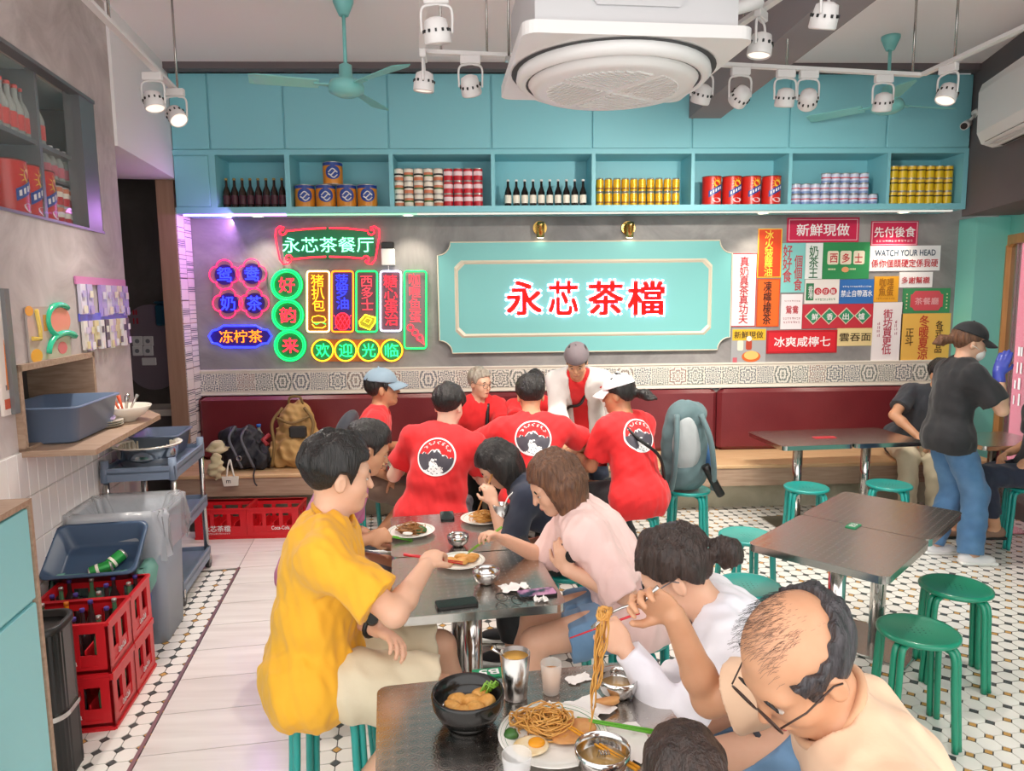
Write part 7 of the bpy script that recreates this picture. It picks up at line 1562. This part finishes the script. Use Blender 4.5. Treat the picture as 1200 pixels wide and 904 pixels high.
# ---- 1 man in yellow
a = Person('seated man in yellow T-shirt and khaki shorts eating with red chopsticks', (-0.615, 2.42, 0.555), 8, lean=3, bend=8, s=1.06, head=(22, 8, 0), hands={'R': J(499, 664, 2.40), 'L': J(443, 738, 2.36)}, hint={'R': (-0.3, -1, -0.25), 'L': (-0.6, 0.2, -1)}, feet={'R': (-0.46, 2.29, 0.16), 'L': (-0.12, 2.66, 0.09)}, sk='fair', vox=NV, fat=1.2, curl=(30, 52), palm={'R': (0.3, 0.9, -0.4)}, hs=1.04)
a.shirt(CL['yellow'], 0.78, 0.024, 0.13, 0.008, 3); a.trousers(CL['khaki'], 0.47, 0.022, flare=0.03, name='shorts'); a.hair('short', HM_['black'], seed=2, vol=0.008); a.shoes(M_black, None, 'sandal')
o = np.array(a.t.location); w = a.wr[1]-nv(a.wr[1]-a.el[1])*0.03; d = nv(a.wr[1]-a.el[1]); u, v_, _ = frame_from(d)
wt_ = MB().tube([Vector(w-o)+u*(0.036*math.cos(q))+v_*(0.036*math.sin(q)) for q in [2*PI*k/16 for k in range(16)]], 0.009, 6, True).build('watch', M_black, a.t); q_ = Vector(w-o)+Vector((0.004, -0.022, 0.03)); MB().cyl(q_, q_+Vector((0.002, -0.01, 0.014)), 0.021, n=16).build('watch_face', mat('watch_face', '#2a2f2c', 0.2), wt_)
MB().ball(Vector(a.Ch-o)+Vector((0.13, -0.02, -0.16)), (0.012, 0.03, 0.03), 10, 8).build('chest_print', M_black, a.t)
g_ = a.grip[-1]
def held(label, p0, d, L, col, n=2, back=0.08):
    for i in range(n):
        t = thing('chopstick', label[i], 'chopstick', p0, 0, 'chopsticks'); d_ = Vector(nv(d))+Vector((0, 0, 0.03*i)); MB().cyl(d_*-back+Vector((0, 0.006*i, 0.004*i)), d_*L+Vector((0, 0.006*i, 0.002*i)), 0.0042, 0.0022, n=8).build('stick', mat('stick_'+col.strip('#'), col, 0.35), t)
held(['red chopstick in the hand of the man in yellow, upper one', 'red chopstick in the hand of the man in yellow, lower one'], g_, (1, 0.15, -0.25), 0.10, '#d02a34', 2, 0.12)
# ---- 2 man in pink behind
b = Person('dark-haired man in pink shirt seated behind the man in yellow', (-0.86, 3.35, 0.555), 6, lean=20, bend=12, s=1.0, head=(15, 25, 0), hands={'R': J(432, 632, 3.18), 'L': J(455, 640, 3.42)}, feet={'R': (-0.42, 3.1, 0.09), 'L': (-0.4, 3.45, 0.09)}, sk='mid', curl=(40, 55), palm={'R': (0.2, 0.9, -0.4)})
b.shirt(CL['pinkman'], 0.8, 0.016, 0.1, 0.005, 5); b.trousers(CL['grey'], 0.46, 0.02, flare=0.02, name='shorts'); b.hair('short', HM_['black'], seed=4, vol=0.01); b.shoes(CL['charcoal'], M_whiteP)
held(['green chopstick held over the brown noodles, upper one', 'green chopstick held over the brown noodles, lower one'], b.grip[-1], (1, 0.1, -0.25), 0.13, '#5fae2e')
# ---- 3 black-haired woman
c = Person('black-haired woman in dark top bending over noodles', (0.47, 3.55, 0.555), 178, lean=30, bend=22, s=0.95, head=(185, 42, 0), hands={'L': J(578, 590, 3.40), 'R': J(600, 600, 3.62)}, sk='fair', female=True, curl=(50, 40), palm={'L': (-0.3, 0.8, -0.3)}, feet={'L': (0.12, 3.42, 0.09), 'R': (0.12, 3.66, 0.09)})
c.shirt(CL['navy'], 0.8, 0.014, 0.1, 0.004, 6); c.trousers(CL['black'], 0.95); c.hair('long', HM_['black'], 0.23, seed=6, vol=0.004); c.shoes(CL['black'], M_whiteP)
held(['tan chopstick in the hand of the black-haired woman, upper one', 'tan chopstick in the hand of the black-haired woman, lower one'], c.grip[1], (-0.35, -0.3, -0.8), 0.12, '#c98a4a')
# ---- 4 woman in pink
d = Person('brown-haired woman in pale pink top leaning over the table', (0.60, 2.80, 0.555), 176, lean=20, bend=20, s=0.98, head=(192, 28, 0), hands={'R': J(592, 633, 2.95), 'L': J(664, 668, 2.63)}, hint={'L': (0.3, -0.3, -1), 'R': (0.5, 0.3, -0.7)}, feet={'L': (0.12, 2.62, 0.09), 'R': (0.10, 2.90, 0.09)}, sk='fair', female=True, vox=NV+0.0008, curl=(45, 45), palm={'R': (-0.2, -0.3, -0.9), 'L': (0.1, 0.8, 0.2)}, hdir={'L': (-0.2, 0.1, 1)}, fat=1.08)
d.shirt(CL['pink'], 0.95, 0.030, 0.10, 0.008, 8); d.trousers(CL['denim'], 0.34, 0.016, flare=0.02, name='shorts'); d.hair('long', HM_['brown'], 0.20, seed=8, vol=0.008); d.shoes(M_black, None, 'sandal')
t = thing('camera_pouch', 'small black camera with strap held by the woman in pink', 'camera', Vector(d.grip[1])+Vector((0.03, -0.01, -0.02))); MB().bbox((-0.05, -0.02, -0.04), (0.05, 0.02, 0.04), 0.01).build('body', M_black, t); MB().cyl((0, -0.02, 0), (0, -0.045, 0), 0.026, n=16).build('lens', M_black, t); MB().tube(bez([(0.05, 0, 0.03), (0.08, 0.01, -0.05), (0.04, 0.02, -0.12), (-0.02, 0.01, -0.06)], 5), 0.005, 6).build('strap', M_black, t)
held(['green chopstick in the hand of the woman in pink, upper one', 'green chopstick in the hand of the woman in pink, lower one'], d.grip[-1], (-0.7, -0.25, -0.45), 0.10, '#7aa838')
# ---- 5 girl in white
e = Person('girl in white jacket with glasses and ponytail holding a red chopstick', (1.0, 1.98, 0.555), 172, lean=34, bend=20, s=0.96, head=(162, 34, 0), hands={'L': J(733, 762, 1.93), 'R': J(760, 800, 2.15)}, hint={'L': (0.4, -0.3, -0.8)}, feet={'L': (0.5, 1.9, 0.09), 'R': (0.5, 2.2, 0.09)}, sk='fair', female=True, vox=NV, curl=(55, 40), palm={'L': (-0.1, 0.95, -0.2)}, hs=1.12)
e.shirt(CL['white'], 1.0, 0.024, 0.14, 0.009, 11, name='jacket', long=True); e.trousers(CL['denim'], 0.95); e.hair('pony', HM_['dark'], 0.30, seed=10, vol=0.006); e.glasses(mat('grey_frame', '#6a6a70', 0.3, metal=0.6)); e.shoes(CL['white'], M_whiteP)
MB().tube([Vector(e.tie-np.array(e.t.location))+Vector((0, 0.026*math.cos(q), 0.026*math.sin(q))) for q in [2*PI*k/14 for k in range(14)]], 0.008, 6, True).build('hair_tie', mat('mint_tie', '#9ad0c4', 0.6), e.t)
strap(e, [e.N+e.l2*0.06+np.array((0, 0, 0.02)), e.Ch+e.f2*0.14+e.l2*0.08, e.W+e.f1*0.17+e.l*0.10+np.array((0, 0, 0.02)), e.P+e.f1*0.16+e.l*0.14], CL['charcoal'], 0.010, 'lanyard')
held(['red chopstick in the hand of the girl in white'], e.grip[1], (-0.55, 0.05, -0.22), 0.12, '#d02a34', 1, 0.10)
# ---- 6 balding man
f = Person('balding man in peach T-shirt and glasses lifting noodles with a fork', (0.90, 1.24, 0.57), 172, lean=17, bend=16, s=1.04, head=(194, 40, -6), hands={'R': J(790, 722, 1.60), 'L': (0.52, 1.02, 0.72)}, hint={'R': (0.5, 0.1, -1)}, feet={'L': (0.6, 1.1, 0.09), 'R': (0.6, 1.38, 0.09)}, sk='mid', vox=0.0055, curl=(30, 50), palm={'R': (-0.3, -0.9, -0.2)}, hdir={'R': (-0.75, 0.05, 0.55)}, hs=1.06, fat=1.1)
f.shirt(CL['peach'], 0.7, 0.02, 0.12, 0.006, 13, neckr=0.072); f.trousers(CL['grey'], 0.95)
def collar(p, mt, neckr, r=0.010):
    c0 = p.N+p.u2*0.024*p.s+p.f2*0.008*p.s; nn_ = nv(p.u2+p.f2*0.35); b_ = nv(np.cross(nn_, p.l2)); o = np.array(p.t.location)
    MB().tube([Vector(c0+(p.l2*math.cos(q)+b_*math.sin(q))*neckr*p.s-o) for q in [2*PI*k/28 for k in range(28)]], r, 6, True).build('collar', mt, p.sh_o)
collar(f, cloth('peachcollar', '#d0a07c', '#d8aa86'), 0.083); collar(a, cloth('yellowcollar', '#d3920f', '#dd9d1a'), 0.072)
f.hair('bald', HM_['balding'], seed=12, vol=-0.003, vox=0.005); f.glasses(mat('brown_frame', '#3a241c', 0.3)); f.shoes(M_black, M_black)
rr = random.Random(9); st_ = MB(); oo = np.array(f.t.location)
for k in range(700):      # sparse hair on the crown
    y_ = rr.uniform(-0.055, 0.055); x_ = rr.uniform(-0.085, 0.055); z_ = 0.022+0.0955*math.sqrt(max(0.05, 1-((x_+0.012)/0.098)**2-(y_/0.078)**2))
    b0 = Vector(f.H(x_, y_, z_-0.002)-oo); b1 = Vector(f.H(x_+0.016+rr.uniform(-.006, .006), y_*1.08-0.008+rr.uniform(-.006, .006), z_-0.001)-oo); bm2 = (b0+b1)/2+Vector(f.hu*0.003); st_.tube([b0, bm2, b1], 0.00022, 3, caps=False)
o_ = st_.build('sparse_hair', HM_['balding'], f.t); o_['kind'] = 'stuff'
# fork and lifted noodles
gp = Vector(f.grip[-1]); fk = thing('fork', 'steel fork in the raised hand with noodles hanging from it', 'fork', gp); tip = Vector(J(708, 722, 1.60))-gp
MB().tube([tip*-0.35+Vector((0, 0, 0.03)), Vector((0, 0, 0.005)), tip*0.55+Vector((0, 0, 0.006)), tip], [0.0045, 0.004, 0.003, 0.004], 8).build('handle', M_chrome, fk)
for k in range(4): MB().tube([tip, tip+Vector((-0.012, 0.004*(k-1.5), -0.014)), tip+Vector((-0.03, 0.005*(k-1.5), -0.03))], 0.0014, 5).build('tine', M_chrome, fk)
nb = thing('noodle_strand', 'long strand of noodles hanging from the fork down to the plate', 'noodles', gp+tip); nd_ = MB(); rr = random.Random(4); pl_top = atZ(690, 862, TH+0.04)
for k in range(16):
    x0, y0 = rr.uniform(-0.018, 0.014), rr.uniform(-0.012, 0.012); L_ = rr.choice([0.10, 0.16, 0.2, 0.26, 0.36]); tgt = pl_top-(gp+tip); pts = [Vector((x0*0.6, y0, 0.012)), Vector((x0, y0*1.2, -0.02))]
    for q in range(1, 7):
        f_ = q/6*min(1, L_/0.36); pts.append(Vector((x0*(1-f_*0.7)+tgt.x*f_*0.9+0.004*math.sin(q*2+k), y0*(1-f_*0.6)+tgt.y*f_*0.9, -0.02+(tgt.z+0.02)*f_)))
    nd_.tube(bez(pts, 3), 0.0022, 5)
for k in range(10): nd_.tube([Vector((0.014*math.cos(q*0.8+k)+rr.uniform(-.005, .005), 0.014*math.sin(q*0.8+k), 0.006+0.012*math.sin(q+k))) for q in range(9)], 0.0022, 5)
o_ = nd_.build('strands', M_noodle, nb); o_['kind'] = 'stuff'
# ---- 7 child
g = Person('child with dark hair seen from behind at the bottom edge', (0.38, 1.13, 0.50), 95, lean=8, bend=8, s=0.66, head=(100, 14, 0), feet={'L': (0.33, 1.35, 0.25), 'R': (0.47, 1.35, 0.25)}, hands={'L': (0.28, 1.36, 0.745), 'R': (0.48, 1.37, 0.745)}, sk='fair', hs=1.22, vox=0.008)
g.shirt(CL['grey'], 0.7, 0.014, 0.1, 0.004, 14); g.trousers(CL['navy'], 0.95); g.hair('short', HM_['dark'], seed=15, vol=0.006, vox=0.006)
# ---- 8 red shirt, back left
h1 = Person('red-shirted man seen from behind, leftmost of the three backs', (-0.33, 4.16, 0.54), 82, lean=10, bend=10, side=-7, s=1.05, head=(66, 16, 0), hands={'L': (-0.52, 4.62, 0.80), 'R': (-0.12, 4.62, 0.78)}, sk='pale', fat=1.15, hint={'L': (-0.6, -0.4, -1), 'R': (0.5, -0.4, -1)})
h1.shirt(CL['red'], 0.72, 0.02, 0.14, 0.006, 21); h1.trousers(CL['grey'], 0.95); h1.hair('fade', HM_['black'], seed=20, vol=0.004); h1.emblem(dv=0.0); h1.shoes(CL['charcoal'], M_whiteP)
# ---- 9 red shirt, back middle
h2 = Person('red-shirted man seen from behind, middle of the three backs, arms spread on the table', (0.30, 4.42, 0.555), 90, lean=10, bend=10, s=1.05, head=(92, 18, 0), hands={'L': (0.02, 4.92, 0.765), 'R': (0.62, 4.95, 0.765)}, sk='mid', fat=1.15, hint={'L': (-1, -0.2, -0.2), 'R': (1, -0.2, -0.2)})
h2.shirt(CL['red'], 0.75, 0.02, 0.14, 0.006, 22); h2.trousers(CL['black'], 0.95); h2.hair('short', HM_['black'], seed=21, vol=0.004); h2.emblem(dv=0.03); h2.shoes(CL['charcoal'], M_whiteP)
# ---- 10 white cap
h3 = Person('red-shirted woman in a white cap sitting sideways on a teal stool', (1.0, 4.52, 0.555), 118, lean=14, bend=8, s=1.03, head=(152, 8, 0), hands={'L': (0.66, 4.88, 0.77), 'R': (0.74, 4.92, 0.77)}, sk='tan', female=True, fat=1.1, feet={'L': (0.78, 4.8, 0.09), 'R': (1.02, 4.85, 0.09)})
h3.shirt(CL['red'], 0.75, 0.018, 0.14, 0.006, 23); h3.trousers(CL['black'], 1.0); h3.hair('pony', HM_['black'], 0.1, seed=22); h3.cap(CL['capwhite']); h3.emblem(dv=0.02); h3.shoes(CL['black'], M_whiteP)
strap(h3, [h3.N+h3.l2*0.10-h3.f2*0.05, h3.Ch+h3.l2*0.04-h3.f2*0.145, h3.W-h3.l2*0.10-h3.f2*0.15, h3.P-h3.l2*0.19-h3.f2*0.05], M_black, 0.011)
# ---- 11 standing man
h4 = Person('standing man in white jacket over red shirt and grey cap, bending to the table', (0.80, 5.64, 0.86), 252, lean=24, bend=22, s=0.99, head=(258, 34, 0), hands={'R': J(678, 515, 5.30), 'L': J(706, 520, 5.28)}, feet={'L': (0.90, 5.62, 0.085), 'R': (0.70, 5.66, 0.085)}, sk='mid', hint={'R': (-1, 0.2, -0.3), 'L': (1, 0.2, -0.3)}, knee={'L': (0, -1, 0), 'R': (0, -1, 0)})
h4.shirt(CL['red'], 0.18, 0.012, 0.1, 0.004, 24); h4.shirt(CL['jacket'], 1, 0.03, 0.12, 0.006, 25, name='jacket', long=True, neckr=0.085, open_front=True); h4.trousers(CL['navy'], 1.0); h4.hair('short', HM_['black'], seed=25); h4.cap(CL['capgrey'], True, True); h4.shoes(M_black, M_black)
strap(h4, [h4.N+h4.l2*0.09+h4.f2*0.03, h4.Ch+h4.f2*0.135+h4.l2*0.02, h4.W+h4.f1*0.125-h4.l*0.10, h4.P-h4.l*0.17+h4.f1*0.06], M_black, 0.012)
# ---- 12 old man
h5 = Person('grey-haired man with glasses in red shirt sitting on the bench', (-0.10, 6.02, 0.53), 285, lean=14, bend=8, s=1.0, head=(312, 6, 0), hands={'L': J(590, 507, 5.45), 'R': J(520, 520, 5.5)}, sk='fair', fat=1.15, feet={'L': (0.06, 5.62, 0.09), 'R': (-0.1, 5.62, 0.09)})
h5.shirt(CL['red'], 0.75, 0.018, 0.12, 0.005, 26); h5.trousers(CL['black'], 0.95); h5.hair('fade', HM_['grey'], seed=27); h5.glasses(mat('thin_frame', '#4a4440', 0.3, metal=0.7)); h5.shoes(M_black, M_black)
strap(h5, [h5.N+h5.l2*0.07+h5.f2*0.06, h5.Ch+h5.f2*0.15+h5.l2*0.05, h5.W+h5.f1*0.15+h5.l*0.02], M_black, 0.018)
# ---- 13 hidden person
h6 = Person('red-shirted person on the bench mostly hidden behind the middle back', (0.42, 6.02, 0.53), 268, lean=14, bend=10, s=0.98, head=(262, 20, 0), sk='mid', hands={'L': (0.6, 5.35, 0.76), 'R': (0.25, 5.35, 0.76)}, feet={'L': (0.5, 5.62, 0.09), 'R': (0.3, 5.62, 0.09)})
h6.shirt(CL['red'], 0.75, 0.016, 0.12, 0.005, 28); h6.trousers(CL['charcoal'], 0.95); h6.hair('short', HM_['black'], seed=29); h6.shoes(M_black, M_black)
# ---- 14 grey-blue cap man
h7 = Person('red-shirted man in a grey-blue cap with his hand on his knee', (-0.95, 5.08, 0.555), 6, lean=18, bend=6, s=1.06, head=(6, -4, 0), hands={'R': J(458, 560, 4.92), 'L': (-0.62, 5.3, 0.76)}, hint={'R': (-0.5, -0.3, -0.5)}, sk='tan', feet={'R': J(440, 632, 4.95), 'L': (-0.5, 5.2, 0.09)}, palm={'R': (0, 0.1, -1)}, curl=(25, 20), hdir={'R': (0.35, 0, -0.9)})
h7.shirt(CL['red'], 0.72, 0.018, 0.12, 0.006, 30); h7.trousers(CL['brown'], 0.44, 0.02, flare=0.02, name='shorts'); h7.hair('short', HM_['black'], seed=31); h7.cap(CL['capblue']); h7.shoes(CL['charcoal'], M_whiteP)
SDF().ell(h7.Ch-h7.f2*0.17-h7.u2*0.06, (0.07, 0.13, 0.17), np.stack([h7.f2, h7.l2, h7.u2], 1)).build('shoulder_bag', CL['charcoal'], h7.t, 0.012, None, wob(20, 0.006, 2))
# ---- 15 man in grey on the bench
h8 = Person('man in charcoal T-shirt and khaki trousers on the bench behind the waitress', (3.72, 6.0, 0.53), 250, lean=8, bend=6, side=18, s=1.04, head=(270, 10, 0), hands={'R': J(1076, 512, 5.62), 'L': J(1105, 515, 5.55)}, hint={'R': (-1, 0.1, -0.3)}, sk='mid', feet={'R': (3.46, 5.56, 0.09), 'L': (3.66, 5.5, 0.09)}, palm={'R': (0, 0, -1)})
h8.shirt(CL['charcoal'], 0.7, 0.02, 0.12, 0.006, 33); h8.trousers(CL['khaki'], 1.0, 0.018); h8.hair('short', HM_['black'], seed=34); h8.shoes(M_black, M_whiteP)
o = np.array(h8.t.location); MB().ball(Vector(h8.Ch+h8.f2*0.128+h8.l2*0.02-h8.u2*0.03-o), (0.05, 0.012, 0.04), 12, 8).build('chest_print', mat('gold_print', '#d8a030', 0.6), h8.t)
# ---- 16 waitress
pw = J(1111, 527, 4.67)
h9 = Person('waitress in black T-shirt, jeans, black cap, mask and blue gloves, standing', (pw[0], 4.67, 0.88), -6, lean=2, bend=8, s=0.985, head=(-14, 12, 0), hands={'R': (pw[0]+0.175, 4.48, 1.335), 'L': (pw[0]+0.25, 4.80, 1.20)}, hint={'R': (-0.6, -0.2, -1), 'L': (-0.3, 0.2, -1)}, feet={'R': (pw[0]+0.14, 4.58, 0.085), 'L': (pw[0]+0.02, 4.80, 0.085)}, sk='fair', female=True, palm={'R': (0.6, 0.7, 0), 'L': (0, -1, 0)}, curl=(50, 12), hdir={'R': (0.35, 0.05, 1), 'L': (0.5, -0.2, 0.4)}, knee={'L': (1, 0, 0), 'R': (1, 0, 0)})
h9.shirt(CL['black'], 0.8, 0.026, 0.10, 0.006, 36); h9.trousers(CL['jeans'], 1.0, 0.018, flare=0.014); h9.hair('pony', HM_['brown'], 0.14, seed=37); h9.cap(CL['black']); h9.shoes(CL['capwhite'], M_whiteP, 'sneaker')
S = SDF(); h_ = h9.hs; S.ell(h9.H(0.062, 0, -0.068), (0.05*h_, 0.06*h_, 0.052*h_), h9.R); S.build('face_mask', mat('mask_white', '#f2efe9', 0.8), h9.t, 0.006)
for q in (1, -1): MB().tube([Vector(h9.H(*c)-np.array(h9.t.location)) for c in ((0.07, q*0.05, -0.05), (0.02, q*0.078, -0.03), (-0.012, q*0.084, -0.02))], 0.0018, 5).build('mask_loop', MATS['mask_white'], h9.t)
for q in (1, -1):
    S = SDF(); hd = nv(h9.hdir['L' if q == 1 else 'R']); add_hand(S, h9.wr[q], hd, np.array(h9.palm['L' if q == 1 else 'R'], float), -q, h9.s*1.04, h9.curl[q], fr=1.35); S.cone(h9.wr[q]-nv(h9.wr[q]-h9.el[q])*0.05, h9.wr[q], 0.036, 0.034, 0.02); S.build('glove', CL['glove'], h9.t, 0.0065)
# ---- 17 person at right edge
h10 = Person('person in navy trousers seated at the right photo edge', (3.97, 4.86, 0.555), 176, lean=-10, bend=0, s=1.0, head=(180, 0, 0), feet={'L': J(1166, 618, 4.84), 'R': (3.58, 5.1, 0.09)}, hands={'L': (3.86, 4.72, 0.68), 'R': (3.86, 5.0, 0.68)}, sk='mid')
h10.shirt(CL['charcoal'], 0.7, 0.018, 0.12, 0.005, 40); h10.trousers(CL['navy'], 0.88, 0.014); h10.hair('short', HM_['black'], seed=41); h10.shoes(mat('brown_sandal', '#8a6a58', 0.6), M_black, 'sandal')
for q in bpy.data.objects:
    if q.get('label', '').startswith('teal stool at the right photo edge'): q.location = (3.93, 4.88, 0); q['label'] = 'teal stool at the right photo edge under the navy trousers'
# ---- rucksack behind the white cap
bp_ = J(803, 520, 4.95); t = thing('rucksack', 'grey-green hiking rucksack leaning behind the white-capped woman', 'backpack', (bp_[0], 4.98, 0.463)); x, y, z = t.location
M_rg = cloth('ruck', '#4f666a', '#5d7579'); M_mesh = cloth('ruckmesh', '#9aa0a2', '#a8adaf')
S = SDF().ell((x, y, z+0.31), (0.17, 0.11, 0.31), k=0.03).ell((x, y, z+0.12), (0.16, 0.12, 0.14), k=0.05).ell((x+0.02, y, z+0.55), (0.14, 0.10, 0.10), k=0.05); S.build('body', M_rg, t, 0.012, lambda P: z-P[:, 2], wob(60, 0.006, 5))
S = SDF().ell((x-0.01, y-0.085, z+0.33), (0.10, 0.05, 0.22), k=0.02); S.build('back_pad', M_mesh, t, 0.012, None, wob(30, 0.004, 6))
for (a0, dx) in ((-0.08, -0.03), (0.09, 0.08)): MB().tube(bez([(a0, -0.09, 0.56), (a0+dx*0.6, -0.16, 0.40), (a0+dx, -0.16, 0.18), (a0+dx*1.2, -0.10, 0.02)], 6), 0.02, 8).build('shoulder_strap', M_rg, t)
MB().tube(bez([(0.12, -0.12, 0.2), (0.20, -0.12, 0.05), (0.24, -0.12, -0.02)], 5), 0.03, 8).build('hip_belt', M_black, t)
MB().ball((0.17, -0.02, 0.25), (0.04, 0.05, 0.10), 12, 8).build('side_pocket', mat('blue_pocket', '#3a6a9e', 0.6), t)
